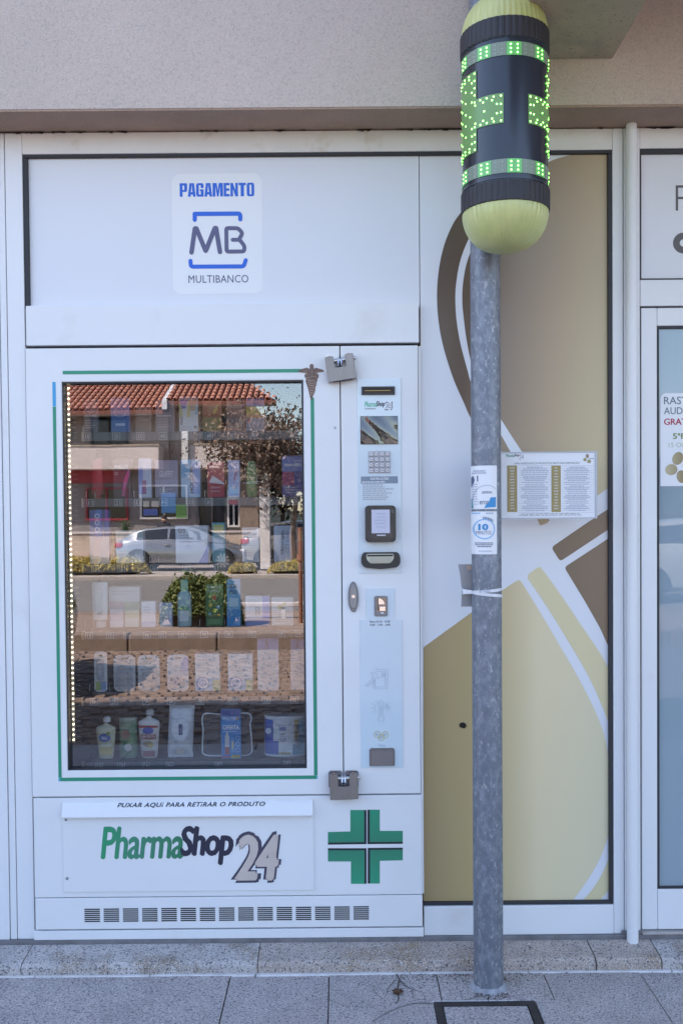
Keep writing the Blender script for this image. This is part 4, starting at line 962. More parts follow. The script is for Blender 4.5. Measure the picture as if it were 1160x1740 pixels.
# ---------------------------------------------------------------- control strip
GLS = mat('pale_glass_strip', (.60, .68, .74), .12, spec=.6, coat=.3); GLS2 = mat('pale_blue_glass_strip', (.56, .665, .735), .14, spec=.6, coat=.3)
q = rm(608, 643, 681.5, 974)
strip = deco('control_strip', box(B(), q[0], q[1], MF - .003, MF - .0002, q[2], q[3], .0008), GLS)
bm = B(); t1 = rm(622, 1000, 669.5, 1053.5); t2 = rm(612, 1053, 683, 1304)
prism(bm, [(t2[0], t2[2]), (t2[1], t2[2]), (t2[1], t2[3]), (t1[1], t2[3]), (t1[1], t1[3]), (t1[0], t1[3]), (t1[0], t2[3]), (t2[0], t2[3])], MF - .003, MF - .0002)
strip2 = deco('coin_strip', bm, GLS2)
YS = MF - .0036
def rs(*a): return RC(*a, YS)
# banknote reader mouth
q = rs(614, 657, 670.5, 671)
nr = deco('card_reader', (lambda bm: (ring(bm, q, (q[0] + .006, q[1] - .006, q[2] + .005, q[3] - .006), MF - .009, MF - .0028), bm)[1])(B()), DARK)
obj('slot', box(B(), q[0] + .0055, q[1] - .0055, MF - .0045, MF - .0035, q[2] + .0045, q[3] - .0055), mat('brown_slot', (.035, .025, .015), .5), nr)
obj('slot_lip', box(B(), q[0] + .010, q[1] - .014, MF - .0075, MF - .0046, (q[2] + q[3]) / 2 - .001, (q[2] + q[3]) / 2 + .0012), mat('brass_lip', (.35, .25, .10), .4, .6), nr)
for a in (q[0] + .003, q[1] - .003): cyl_b = cyl(B(), (a, MF - .0092, q[2] + .003), (a, MF - .0095, q[2] + .003), .0016, n=8); obj('screw', cyl_b, BLACK, nr)
obj('print', text(B(), 'Pharma', rs(619, 682, 640, 691.5), YS, .03, .17), mat('mint_lettering', (.12, .48, .34), .5), strip)
obj('print', text(B(), 'Shop', rs(638.5, 681.5, 653.5, 693), YS, .035, .17), mat('black_lettering', (.03, .03, .05)), strip)
obj('print', text(B(), '24', rs(653, 682.5, 667, 697), YS, .05, .17), MATS['dark_violet_outline'], strip)
obj('print', text(B(), '24', rs(654.2, 684, 665.8, 695.6), YS - .0003, .0, .17), PAPER, strip)
obj('print', textlines(B(), rs(620, 693.5, 648, 696), 1, YS, random.Random(4), .2), PRINT_GY, strip)
# tilted display
q = rs(612, 707, 675.5, 755)
scr = deco('display', box(B(), q[0], q[1], MF - .0045, MF - .0031, q[2], q[3]), mat('display_bezel', (.10, .08, .075), .4))
x0_, x1_, z0_, z1_ = q[0] + .0012, q[1] - .0012, q[2] + .0015, q[3] - .0012
bm = B(); N = 12; G = []                          # gently domed cover glass
for b_ in range(N + 1):
    G.append([bm.verts.new((x0_ + (x1_ - x0_) * a_ / N, MF - .0048 + .012 * (b_ / N - 1) * .12 - .0034 * (1 - ((a_ / N - .5) * 2) ** 2 * .55 - ((b_ / N - .5) * 2) ** 2 * .45) + .0008 * math.sin(a_ * .9 + b_ * .7), z0_ + (z1_ - z0_) * b_ / N)) for a_ in range(N + 1)])
for a, b in zip(G, G[1:]):
    for k in range(N): bm.faces.new((a[k], a[k + 1], b[k + 1], b[k]))
rim = [G[0][k] for k in range(N + 1)] + [G[k][N] for k in range(1, N + 1)] + [G[N][k] for k in range(N - 1, -1, -1)] + [G[k][0] for k in range(N - 1, 0, -1)]
bk_ = [bm.verts.new((v.co.x, MF - .0044, v.co.z)) for v in rim]
for k in range(len(rim)): m_ = (k + 1) % len(rim); bm.faces.new((rim[k], bk_[k], bk_[m_], rim[m_]))
dg_ = mat('dark_display_glass', (.03, .028, .03), .05, spec=.5)
dg_.node_tree.nodes['Principled BSDF'].inputs['IOR'].default_value = 2.0
obj('display_glass', bm, dg_, scr, smooth=True)
# keypad of sixteen steel keys
KEY = mat('steel_key', (.36, .35, .39), .35, .7); KEYD = mat('keypad_gap', (.50, .52, .56), .4); KR = mat('key_ring', (.70, .70, .73), .4)
q = rs(625.5, 766.5, 663, 804)
kp = deco('keypad', box(B(), q[0], q[1], MF - .0042, MF - .0031, q[2], q[3], .0006), KEYD)
kw, kh = (q[1] - q[0]) / 4, (q[3] - q[2]) / 4
for i in range(4):
    for j in range(4):
        if i == j == 0:
            bm = box(B(), q[0] + .0012, q[0] + kw - .0012, MF - .0075, MF - .0040, q[3] - kh + .0012, q[3] - .0012, .0012)
            cxk, czk = q[0] + kw / 2, q[3] - kh / 2
            stroke(bm, [(cxk + .0037 * math.cos(R_(a)), czk + .0037 * math.sin(R_(a))) for a in range(20, 350, 18)], .0018, MF - .0079, MF - .0073, False, 1)
            key0 = obj('key', bm, [KEY, KR], kp, loc=(q[0], MF, q[3]))
        else: dup(key0, kp, (kw * i, 0, -kh * j))
bm = B()
for k_, s in enumerate('123F456E789C*0#R'):
    i, j = k_ % 4, k_ // 4; c0, c1 = q[0] + kw * (i + .5), q[3] - kh * (j + .5); text(bm, s, (c0 - .0016, c0 + .0016, c1 - .002, c1 + .002), MF - .0082, .02, keep=True)
obj('key_print', bm, PRINT_DK, kp)
obj('instruction_header', frect(B(), rs(613, 809.5, 675.5, 821.5), YS), mat('slate_header', (.20, .25, .31), .5), strip)
obj('print', text(B(), 'INSTRU\u00c7\u00d5ES', rs(629, 810.5, 660, 816.5), YS - .0004, .02), PAPER, strip)
obj('print', textlines(B(), rs(615, 818, 674, 820.2), 1, YS - .0004, random.Random(3), .2), PAPER, strip)
obj('print', textlines(B(), rs(616, 823, 672, 851), 8, YS, random.Random(21), .55), PRINT_GY, strip)
# card terminal
q = rm(620, 859, 671.5, 921)
bm = B(); prism(bm, rrect(*q, .012, 5), MF - .026, MF - .003); bmesh.ops.bevel(bm, geom=[e for e in bm.edges if all(abs(v.co.y - MF + .026) < 1e-6 for v in e.verts)], offset=.005, segments=3, affect='EDGES')
ct = deco('card_terminal', bm, mat('black_terminal', (.014, .016, .022), .3, coat=.3))
YT = MF - .0262
q2 = RC(631, 866, 662, 906, YT)
obj('terminal_glass', frect(B(), RC(627, 862.5, 667, 914, YT), YT - .0004), mat('terminal_gloss', (.015, .02, .035), .1, coat=.5), ct)
obj('screen', frect(B(), q2, YT - .0009), mat('pale_lcd', (.34, .37, .48), .2, emit=(.55, .6, .8), es=.06), ct)
obj('print', textlines(B(), RC(634, 872, 659, 900, YT), 5, YT - .0012, random.Random(14), .7, 'c'), mat('lcd_print', (.36, .38, .5), .3), ct)
obj('print', frect(B(), RC(640, 908.5, 655, 910.5, YT), YT - .0009), mat('terminal_print', (.55, .57, .62), .4), ct)
obj('print', stroke(B(), [(lambda p: (p.x, p.z))(A(667 + 1.6 * math.cos(a / 5), 869 + 2.2 * math.sin(a / 5), YT)) for a in range(0, 26, 3)], .0008, YT - .0011, YT - .0008, False), PRINT_GY, ct)
# banknote mouth
q = rm(613, 938, 679.5, 966)
L = [(q[0] + .002, q[3] - .004), (q[0] + .008, q[3])] ; w_ = q[1] - q[0]; h_ = q[3] - q[2]
sh = rounded([(q[0] + w_ * .5, q[3]), (q[0] + w_ * .06, q[3]), (q[0] + w_ * .005, q[2] + h_ * .72), (q[0] + w_ * .005, q[2] + h_ * .30), (q[0] + w_ * .09, q[2] + h_ * .08), (q[0] + w_ * .5, q[2] - h_ * .02), (q[1] - w_ * .09, q[2] + h_ * .08), (q[1] - w_ * .005, q[2] + h_ * .30), (q[1] - w_ * .005, q[2] + h_ * .72), (q[1] - w_ * .06, q[3]), (q[0] + w_ * .5, q[3])], .012, 5)[:-1]
bm = B(); prism(bm, sh, MF - .020, MF - .003); bmesh.ops.bevel(bm, geom=[e for e in bm.edges if all(abs(v.co.y - MF + .020) < 1e-6 for v in e.verts)], offset=.004, segments=3, affect='EDGES')
bk = deco('banknote_mouth', bm, DARK)
q = RC(622, 941, 669, 957, MF - .020); IV = mat('ivory_plastic', (.52, .49, .37), .4)
bm = B(); prism(bm, rounded([(q[0] + .02, q[3]), (q[0], q[3]), (q[0] + .001, q[2] + .012), (q[0] + .012, q[2]), (q[1] - .012, q[2]), (q[1] - .001, q[2] + .012), (q[1], q[3]), (q[0] + .02, q[3])], .006, 4)[:-1], MF - .0225, MF - .0195); obj('ivory_tongue', bm, IV, bk)
obj('slot', frect(B(), RC(623.5, 942.5, 667.5, 945.5, MF - .0225), MF - .0229), BLACK, bk)
bm = B(); box(bm, *RC(628, 948, 664, 949, MF - .022)[:2], MF - .0234, MF - .0224, RC(628, 948, 664, 956, MF - .022)[2], RC(628, 947, 664, 956, MF - .022)[3], .0004); obj('tongue_recess', bm, mat('pale_beige_plastic', (.43, .40, .32), .4), bk)
# oval swing handle
hc = A(600, 1014, MF); lk = deco('lock_handle', (lambda bm: (prism(bm, ell(hc.x, hc.z, .0165, .048, 32), MF - .007, MF - .0002), bmesh.ops.bevel(bm, geom=[e for e in bm.edges if all(abs(v.co.y - MF + .007) < 1e-6 for v in e.verts)], offset=.003, segments=3, affect='EDGES'), bm)[2])(B()), mat('satin_nickel', (.23, .225, .23), .5, .35), None)
bm = B(); prism(bm, ell(hc.x, hc.z - .001, .0105, .040, 28), MF - .012, MF - .007); bmesh.ops.bevel(bm, geom=[e for e in bm.edges if all(abs(v.co.y - MF + .012) < 1e-6 for v in e.verts)], offset=.004, segments=3, affect='EDGES'); obj('grip', bm, mat('satin_grip', (.30, .295, .30), .42, .45), lk, smooth=True)
bm = B(); cyl(bm, (hc.x, MF - .0118, hc.z + .002), (hc.x, MF - .0145, hc.z + .002), .0052, n=16); obj('key_cylinder', bm, mat('chrome', (.75, .75, .76), .1, 1.0), lk); obj('keyhole', box(B(), hc.x - .0006, hc.x + .0006, MF - .0149, MF - .0144, hc.z - .001, hc.z + .005), BLACK, lk)
# coin entry
q = rm(635.5, 1012.5, 658, 1047)
cb = deco('coin_entry', (lambda bm: (prism(bm, rrect(*q, .005, 4), MF - .008, MF - .003), bmesh.ops.bevel(bm, geom=[e for e in bm.edges if all(abs(v.co.y - MF + .008) < 1e-6 for v in e.verts)], offset=.002, segments=2, affect='EDGES'), bm)[2])(B()), mat('satin_nickel', (.4, .39, .38)))
CHR = MATS['chrome']
q2 = RC(639.5, 1015.5, 656, 1039, MF - .008)
obj('recess', frect(B(), q2, MF - .0084), mat('dark_chrome', (.20, .20, .21), .12, 1.0), cb)
bm = B(); c = ((q2[0] + q2[1]) / 2 + .0035, (q2[2] + q2[3]) / 2); prism(bm, [(q2[0] + .006, q2[3] - .002)] + [(q2[0] + .006 + .0185 * math.sin(R_(a)), q2[3] - .0205 + .0185 * math.cos(R_(a))) for a in range(0, 91, 15)] + [(q2[0] + .006, q2[3] - .0205)], MF - .0125, MF - .0086); obj('cheek', bm, CHR, cb)
bm = B(); box(bm, q2[0] + .0085, q2[1] - .003, MF - .0125, MF - .0086, q2[2] + .001, q2[2] + .016, .001); obj('cheek', bm, CHR, cb)
obj('slot', box(B(), q2[0] + .0025, q2[0] + .0052, MF - .0096, MF - .0085, q2[2] + .004, q2[3] - .001), BLACK, cb)
bm = B(); t = bmesh.new(); bmesh.ops.create_uvsphere(t, u_segments=12, v_segments=8, radius=.004); p = A(649, 1041.5, MF); join(bm, t, 0, Matrix.Translation((p.x, MF - .0085, p.z)) @ Matrix.Diagonal((1.3, .5, .9, 1))); obj('release_button', bm, CHR, cb, smooth=True)
obj('print', text(B(), 'Euro 0.10 - 0.20', rs(628, 1054.5, 662.5, 1057.8), YS, .02), PRINT_DK, strip2)
obj('print', text(B(), '0.50 - 1.00 - 2.00', rs(628, 1060, 662.5, 1063.2), YS, .02), PRINT_DK, strip2)
# faint engraved pictograms
ENG = mat('engraved_line', (.34, .46, .54), .4)
def rl(u0, v0, k=1): return lambda L: [(lambda p: (p.x, p.z))(A(610 + u / 6.2125, 1040 + v / 6.2125, YS)) for u, v in L]
T = rl(0, 0); w = .0011
bm = B()
for L in ([(150, 700), (150, 810), (300, 810), (300, 605), (165, 605)], [(165, 720), (165, 790), (275, 790), (275, 625), (185, 625)], [(65, 780), (140, 700), (150, 670), (120, 645), (160, 630), (185, 660), (210, 700), (180, 690), (165, 720), (110, 765), (70, 785)], [(225, 650), (255, 640), (235, 680), (270, 670)], [(245, 690), (275, 640)]): stroke(bm, T(L), w, YS - .0002, YS)
for L in ([(212, 1100), (212, 945), (230, 930), (248, 945), (248, 1100)], [(230, 1100), (230, 1000)]): stroke(bm, T(L), w, YS - .0002, YS)
stroke(bm, T([(230 + 32 * math.sin(R_(a)), 1125 - 32 * math.cos(R_(a))) for a in range(35, 326, 15)]), w, YS - .0002, YS)
stroke(bm, T([(200, 965), (180, 975), (160, 1000), (165, 1030), (200, 1045)]), w, YS - .0002, YS)
for L in ([(150, 1010), (118, 1015)], [(155, 980), (130, 960)], [(160, 1040), (135, 1065)], [(185, 960), (175, 935)], [(265, 1000), (330, 960)], [(265, 960), (330, 1040)], [(300, 945), (295, 1055)], [(260, 1020), (335, 1000)]): stroke(bm, T(L), w, YS - .0002, YS)
obj('pictogram', bm, ENG, strip2)
bm = B(); bl = B()
for u, v in ((192, 1292), (275, 1295), (233, 1325)):
    stroke(bm, T([(u + 33 * math.cos(R_(a)), v + 33 * math.sin(R_(a))) for a in range(0, 356, 18)]), .0013, YS - .0003, YS)
    stroke(bl, T([(u - 8, v - 14), (u - 8, v + 14)]), .0012, YS - .0003, YS); stroke(bl, T([(u + 4, v - 2), (u + 16, v - 6)]), .0008, YS - .0003, YS)
obj('coin_pictogram', bm, mat('yellow_print', (.55, .45, .08), .5), strip2); obj('coin_print', bl, PRINT_DK, strip2)
obj('print', text(B(), 'Trocos', rs(643, 1265, 654, 1268), YS, .01), PRINT_GY, strip2)
# coin return cup
q = rm(627.5, 1270.5, 670, 1300.5); BRZ = mat('brown_satin_metal', (.20, .185, .185), .4, .5, var=.08, vs_=30)
bm = B(); P = [(q[0], q[2]), (q[1], q[2]), (q[1], q[3] - .005), (q[1] - .005, q[3]), (q[0] + .005, q[3]), (q[0], q[3] - .005)]
prism(bm, P, MF - .010, MF - .003); bmesh.ops.bevel(bm, geom=[e for e in bm.edges if all(abs(v.co.y - MF + .010) < 1e-6 for v in e.verts)], offset=.003, segments=2, affect='EDGES'); crc = deco('coin_return', bm, BRZ)
obj('flap', box(B(), q[0] + .005, q[1] - .005, MF - .0112, MF - .0098, q[2] + .0005, q[3] - .009, .0006), mat('grey_satin_metal', (.22, .21, .215), .35, .5), crc)
# small blue-grey smudge on the glazed door and scuffs
p = A(569, 727, MF); deco('scuff', flat(B(), ell(p.x, p.z, .0045, .005, 14), MF - .0003), mat('scuff_grey', (.42, .44, .5), .5))

# ---------------------------------------------------------------- hasps and padlocks
def hasp(cx, cz, m, tiltv=0.0):
    for s in (-1, 1):
        bm = B(); prism(bm, rrect(cx + s * .0255 - .0215, cx + s * .0255 + .0215, cz - .030, cz + .026, .008, 4), MF - .0035, MF - .0002)
        h = deco('hasp_plate', bm, m)
        bm = B(); lathe(bm, 0, 0, [(.0085, 0), (.0082, .003), (.0055, .006), (0, .0072)], 16); bmesh.ops.transform(bm, matrix=Matrix.Translation((cx + s * .031, MF - .0035, cz + .012)) @ Matrix.Rotation(R_(90), 4, 'X'), verts=bm.verts); obj('bolt', bm, CHR, h, smooth=True)
        bm = B(); L = [(-.0005, cz + .012), (-.012, cz + .014), (-.023, cz + .008), (-.028, cz - .004), (-.023, cz - .014), (-.0005, cz - .016)]
        a = [bm.verts.new((cx + s * .0045 - .0022, MF - .0005 + y, z)) for y, z in L]; b = [bm.verts.new((cx + s * .0045 + .0022, MF - .0005 + y, z)) for y, z in L]
        bm.faces.new(a); bm.faces.new(b[::-1])
        for i in range(len(L)): j = (i + 1) % len(L); bm.faces.new((a[i], b[i], b[j], a[j]))
        obj('lug', bm, CHR, h)
PLK = mat('worn_padlock_brass', (.27, .25, .24), .42, .75, var=.12, vs_=40, stretch=(1, 1, .3))
def padlock(cx, cz, rot, label, th=.024):
    r = empty('padlock', (cx, MF - .016, cz), label, 'padlock', 'shutter padlocks on the vending machine')
    y0, y1 = MF - .030, MF - .030 + th
    w, h0, h1, n0 = .044, -.058, .020, .0185
    P = [(-w, h0), (w, h0), (w, h1), (n0, h1), (n0, -.018), (-n0, -.018), (-n0, h1), (-w, h1)]
    M2 = Matrix.Rotation(rot, 2); P = [tuple(Vector((cx, cz)) + M2 @ Vector(p)) for p in P]
    bm = B(); prism(bm, P, y0, y1); bmesh.ops.bevel(bm, geom=bm.edges[:], offset=.0012, segments=1, affect='EDGES'); obj('body', bm, PLK, r)
    def g(x, z): q = M2 @ Vector((x, z)); return (cx + q.x, (y0 + y1) / 2, cz + q.y)
    bm = B(); cyl(bm, g(-n0 - .004, .006), g(n0 + .004, .006), .0055, n=14); cyl(bm, g(w - .002, .006), g(w + .007, .006), .0055, n=14); obj('shackle_bar', bm, STEEL, r, smooth=True)
    bm = B(); cyl(bm, g(.03, .0205), g(.03, .0225), .006, n=14); cyl(bm, g(-.03, .0205), g(-.03, .0225), .006, n=14); obj('rivet', bm, mat('copper_rivet', (.45, .26, .18), .4, .7), r)
    bm = B(); c = g(-.012, h0); box(bm, cx - .03, cx + .03, y0 + .004, y1 - .004, cz + h0 - .0012 - abs(math.sin(rot)) * .0, cz + h0 + .001)
    bmesh.ops.rotate(bm, cent=(cx, 0, cz), matrix=Matrix.Rotation(-rot, 3, 'Y'), verts=bm.verts); obj('keyway_plate', bm, mat('dark_keyway', (.05, .045, .05), .5), r)
    return r
p1 = A(577, 617, MF); p2 = A(583.5, 1323, MF)
hasp(p1.x, p1.z, mat('white_painted_hasp', (.80, .81, .82), .3)); hasp(p2.x, p2.z, mat('grey_steel_hasp', (.22, .225, .26), .3, .8))
padlock(p1.x, p1.z, R_(8.5), 'tilted upper padlock on white hasps beside the winged staff emblem')
padlock(p2.x + .0005, p2.z, R_(1.5), 'straight lower padlock on dark steel hasps above the green cross')

# ---------------------------------------------------------------- shelves, number plates, lights
TRAY = mat('grey_tray_metal', (.05, .052, .058), .6, .3, var=.1); RAILM = mat('smoky_shelf_rail', (.11, .118, .125), .3, coat=.4)
LBLM = mat('engraved_number_plate', (.62, .60, .56), .5); GOLDP = mat('gold_end_plate', (.62, .50, .36), .35, .5)
SHELF_Y = .125
rows = [  # floor py, rail top, rail bottom, plate centres and numbers
    (735, 733, 748, [(149, '01'), (198, '02'), (239, '03'), (277, '04'), (314, '05'), (355, '06'), (394, '07'), (431, '08')]),
    (846, 846, 860, [(154, '11'), (201, '12'), (235, '13'), (278, '14'), (324, '15'), (355, '16'), (499, '19')]),
    (957, 958, 972, [(162, '21'), (206, '23'), (262, '25'), (317, '26'), (364, '27'), (420, '28'), (480, '29')]),
    (1065, 1072, 1085, [(152, '31'), (187, '32'), (216, '33'), (250, '34'), (276, '35'), (310, '36'), (347, '37'), (389, '38'), (428, '39'), (478, '40'), (508, '41')]),
    (1174, 1184, 1198, [(160, '43'), (194, '45'), (249, '47'), (291, '48'), (340, '50'), (396, '51'), (452, '52'), (500, '53')]),
    (1288, 1294, 1306, [(169, '61'), (206, '62'), (248, '63'), (289, '64'), (371, '70'), (487, '72')])]
FLOOR = []
ix0, ix1 = GX0 + .012, GX1 + .02
for k, (pf, pt, pb, plates) in enumerate(rows):
    zf_ = Z(320, pf, SHELF_Y + .02); FLOOR.append(zf_)
    z1 = min(Z(320, pt, SHELF_Y), zf_ + .004); z0 = Z(320, pb, SHELF_Y)
    bm = B(); box(bm, ix0 + .03, ix1, SHELF_Y + .004, .50, zf_ - .006, zf_)
    sh = deco('shelf', bm, TRAY)
    bm = B(); box(bm, X(139, 800, SHELF_Y), ix1, SHELF_Y, SHELF_Y + .0035, z0, z1, .0008); obj('shelf_rail', bm, RAILM, sh)
    bm = B(); box(bm, X(139, pt, SHELF_Y), X(142, pt, SHELF_Y), SHELF_Y - .001, SHELF_Y + .02, z0 - .001, z1 + .001); obj('end_plate', bm, GOLDP, sh)
    for px, s in plates:
        c = A(px, (pt + pb) / 2, SHELF_Y - .001); hw, hh = .0125, (z1 - z0) / 2 * .84
        bm = B(); ring(bm, (c.x - hw, c.x + hw, (z0 + z1) / 2 - hh, (z0 + z1) / 2 + hh), (c.x - hw + .0012, c.x + hw - .0012, (z0 + z1) / 2 - hh + .0012, (z0 + z1) / 2 + hh - .0012), SHELF_Y - .0016, SHELF_Y - .0002)
        text(bm, s, (c.x - .007, c.x + .007, (z0 + z1) / 2 - hh * .6, (z0 + z1) / 2 + hh * .6), SHELF_Y - .0006, .01, mirror=True)
        obj('number_plate', bm, LBLM, sh)
    if k < 5:
        bm = B()
        for px, s in plates:                      # ends of the wire spirals that push the goods
            for d_ in (-7, 8):
                x_ = X(px + d_, pf, SHELF_Y + .02); tube(bm, [(x_, SHELF_Y + .02, zf_ + .003), (x_, SHELF_Y + .018, zf_ + .022), (x_ + .002, SHELF_Y + .024, zf_ + .024)], .0011, 5)
        obj('spiral_end', bm, mat('bright_wire', (.7, .7, .7), .3, .8), sh)
# strip of warm light dots down the left jamb
STRIP = mat('led_tape', (.35, .33, .28), .4)
lx = GX0 + .009
bm = B(); box(bm, lx - .005, lx + .005, .030, .033, Z(122, 1262, .03), GZ1 + .01); ls = deco('light_strip', bm, STRIP)
zt0, zt1 = Z(113, 651, .03), Z(122, 1257, .03); nl = 70
bm = B()
for i in range(nl):
    z = zt0 + (zt1 - zt0) * i / (nl - 1); lathe(bm, 0, 0, [(.0015, 0), (.0013, .0012), (0, .0016)], 8, caps=False)
    nv = bm.verts[:][-17:]
    bmesh.ops.transform(bm, matrix=Matrix.Translation((lx, .0298, z)) @ Matrix.Rotation(R_(90), 4, 'X'), verts=nv)
obj('light_dots', bm, mat('warm_led', (1, .9, .7), .3, emit=(1.0, .80, .50), es=15.0), ls, kind='stuff')
bm = B()
for i in range(nl):
    z = zt0 + (zt1 - zt0) * (i + .5) / (nl - 1); box(bm, lx + .0095, lx + .021, .040, .041, z - .0006, z + .0006)
obj('tick_marks', bm, mat('tick_print', (.40, .37, .32), .5), ls, kind='stuff')
bm = B(); lj = GX1 - .004; box(bm, lj, lj + .006, .022, .03, GZ0, GZ1); deco('right_jamb', bm, mat('pale_jamb', (.35, .34, .34), .4))
# ================================================================== goods on the shelves
PG = 'goods on the vending machine shelves'
prn = random.Random(23)
PM = {}
def pmat(c, rough=.35):
    k = (tuple(round(x, 3) for x in c), rough)
    if k not in PM: PM[k] = mat('packaging_%02d' % len(PM), c, rough, var=.05, vs_=20, coat=.15)
    return PM[k]
PY0 = SHELF_Y + .012
class Prod:
    def __init__(s, name, label, cat, row, px0, py0, px1, depth=.04, dy=0.0, label_kind=None):
        s.Y = PY0 + dy + prn.uniform(0, .006)
        s.z0 = FLOOR[row] + .0006
        s.x0, s.x1 = X(px0, py0, s.Y), X(px1, py0, s.Y); s.z1 = Z((px0 + px1) / 2, py0, s.Y); s.d = depth
        s.px = (px0, py0, px1)
        s.o = empty(name, ((s.x0 + s.x1) / 2, s.Y + depth / 2, s.z0), label, cat, PG)
        s.k = 0
    def r(s, a, b, c, d):                         # fractions: left, bottom, right, top
        w, h = s.x1 - s.x0, s.z1 - s.z0
        return (s.x0 + a * w, s.x0 + c * w, s.z0 + b * h, s.z0 + d * h)
    def p(s, u, v): return (s.x0 + u * (s.x1 - s.x0), s.z0 + v * (s.z1 - s.z0))
    def box(s, c, bev=.002): obj('carton', box(B(), s.x0, s.x1, s.Y, s.Y + s.d, s.z0, s.z1, bev), pmat(c), s.o); return s
    def _y(s): s.k += 1; return s.Y - .0004 - .0002 * s.k
    def patch(s, a, b, c, d, col, nm='printed_field'): obj(nm, frect(B(), s.r(a, b, c, d), s._y()), pmat(col), s.o); return s
    def poly(s, L, col, nm='printed_field'): obj(nm, flat(B(), [s.p(*q) for q in L], s._y()), pmat(col), s.o); return s
    def disc(s, u, v, r, col, nm='printed_emblem', rz=None):
        c = s.p(u, v); obj(nm, flat(B(), ell(c[0], c[1], r * (s.x1 - s.x0), (rz or r) * (s.x1 - s.x0), 20), s._y()), pmat(col), s.o); return s
    def hoop(s, u, v, r, w, col):
        c = s.p(u, v); W_ = (s.x1 - s.x0); y = s._y(); obj('printed_ring', stroke(B(), [(c[0] + r * W_ * math.cos(R_(a)), c[1] + r * W_ * math.sin(R_(a))) for a in range(0, 350, 15)], w * W_, y - .0001, y, False), pmat(col), s.o); return s
    def word(s, t, a, b, c, d, col, bold=.02, rot=0, shear=0):
        bm = B(); r = s.r(a, b, c, d); y = s._y()
        if rot == 90:
            text(bm, t, (0, r[3] - r[2], 0, r[1] - r[0]), y, bold)
            for v in bm.verts: v.co = Vector((r[1] - v.co.z, y, r[2] + v.co.x))
        else: text(bm, t, r, y, bold, shear)
        obj('print', bm, pmat(col), s.o); return s
    def lines(s, a, b, c, d, n, col, align='l'): obj('print', textlines(B(), s.r(a, b, c, d), n, s._y(), prn, .55, align), pmat(col), s.o); return s
    def card(s, c, rad=.012, hole=True, th=.0012):
        obj('card', prism(B(), rrect(s.x0, s.x1, s.z0, s.z1, rad), s.Y, s.Y + th), pmat(c), s.o)
        if hole:
            q = s.r(.34, .88, .66, .92); obj('hang_hole', flat(B(), rrect(*q, .003), s._y()), pmat((.06, .05, .05)), s.o)
        return s
    def blister(s, a, b, c, d, col, depth=.018):
        q = s.r(a, b, c, d); bm = B(); prism(bm, rrect(*q, min(q[1] - q[0], q[3] - q[2]) * .3, 5), s.Y - depth, s.Y - .0002)
        bmesh.ops.bevel(bm, geom=[e for e in bm.edges if all(abs(v.co.y - s.Y + depth) < 1e-6 for v in e.verts)], offset=depth * .45, segments=3, affect='EDGES')
        obj('blister', bm, CLEAR, s.o, smooth=True)
        w = (q[1] - q[0]) * .22; h = (q[3] - q[2]) * .3; cx, cz = (q[0] + q[1]) / 2, (q[2] + q[3]) / 2
        bm = B(); prism(bm, rrect(cx - w, cx + w, cz - h, cz + h, w * .8), s.Y - depth * .75, s.Y - .001); obj('contents', bm, pmat(col), s.o); return s
    def round(s, prof, c, nm='body', n=28, sx=1, sy=1):    # prof: (fraction of half width, fraction of height)
        w = (s.x1 - s.x0) / 2; h = s.z1 - s.z0
        bm = B(); lathe(bm, (s.x0 + s.x1) / 2, s.Y + w * sy, [(w * a, s.z0 + h * b) for a, b in prof], n, 1, sy); return obj(nm, bm, pmat(c) if isinstance(c, tuple) else c, s.o, smooth=True)
CLEAR = glass_mat('clear_plastic_film', (.93, .94, .95), .10, haze=.16, gr=.08)
WH = (.72, .73, .74); DG = (.16, .16, .18)
# row 1
Prod('carton', 'dark grey slim carton at the left end of the top shelf', 'carton', 0, 142, 677, 166).box((.14, .14, .17)).hoop(.5, .72, .3, .05, (.6, .6, .65)).word('NATURE', .1, .47, .9, .53, (.7, .7, .7)).lines(.1, .1, .9, .38, 4, (.45, .45, .48))
Prod('carton', 'blue two tone carton on the top shelf above a moon print', 'carton', 0, 188, 676, 220).box((.03, .16, .44)).patch(0, .55, 1, 1, (.16, .24, .50)).hoop(.5, .62, .32, .04, (.35, .45, .7)).patch(.25, .2, .75, .27, (.5, .6, .8))
Prod('carton', 'brown carton on the top shelf beside the blue one', 'carton', 0, 230, 690, 257).box((.13, .105, .09)).lines(.2, .4, .8, .7, 3, (.3, .26, .22))
Prod('carton', 'grey violet carton with a white stripe on the top shelf', 'carton', 0, 264, 680, 296).box((.20, .18, .21)).patch(.05, .50, .85, .53, (.6, .6, .62)).lines(.1, .12, .9, .42, 4, (.34, .31, .33)).word('f', .5, .68, .62, .86, (.55, .55, .6))
q = Prod('carton', 'white carton with rainbow arch print on the top shelf', 'carton', 0, 304, 674, 336).box((.68, .72, .72)).patch(0, .93, 1, 1, (.3, .35, .45))
q.poly([(.02, .92), (.48, .92), (.34, .66), (.16, .66)], (.18, .22, .60)).poly([(.5, .92), (.98, .92), (.82, .6), (.62, .6)], (.55, .42, .30)).poly([(.02, .9), (.15, .66), (.2, .4), (.04, .4)], (.55, .55, .22)).poly([(.46, .75), (.54, .9), (.6, .42), (.42, .42)], (.70, .60, .24)).poly([(.9, .7), (.98, .9), (.98, .5), (.86, .5)], (.20, .52, .62)).patch(.08, .2, .2, .44, (.3, .3, .38)).patch(.78, .1, .94, .18, (.2, .22, .24)).lines(.1, .03, .7, .16, 2, (.4, .45, .5))
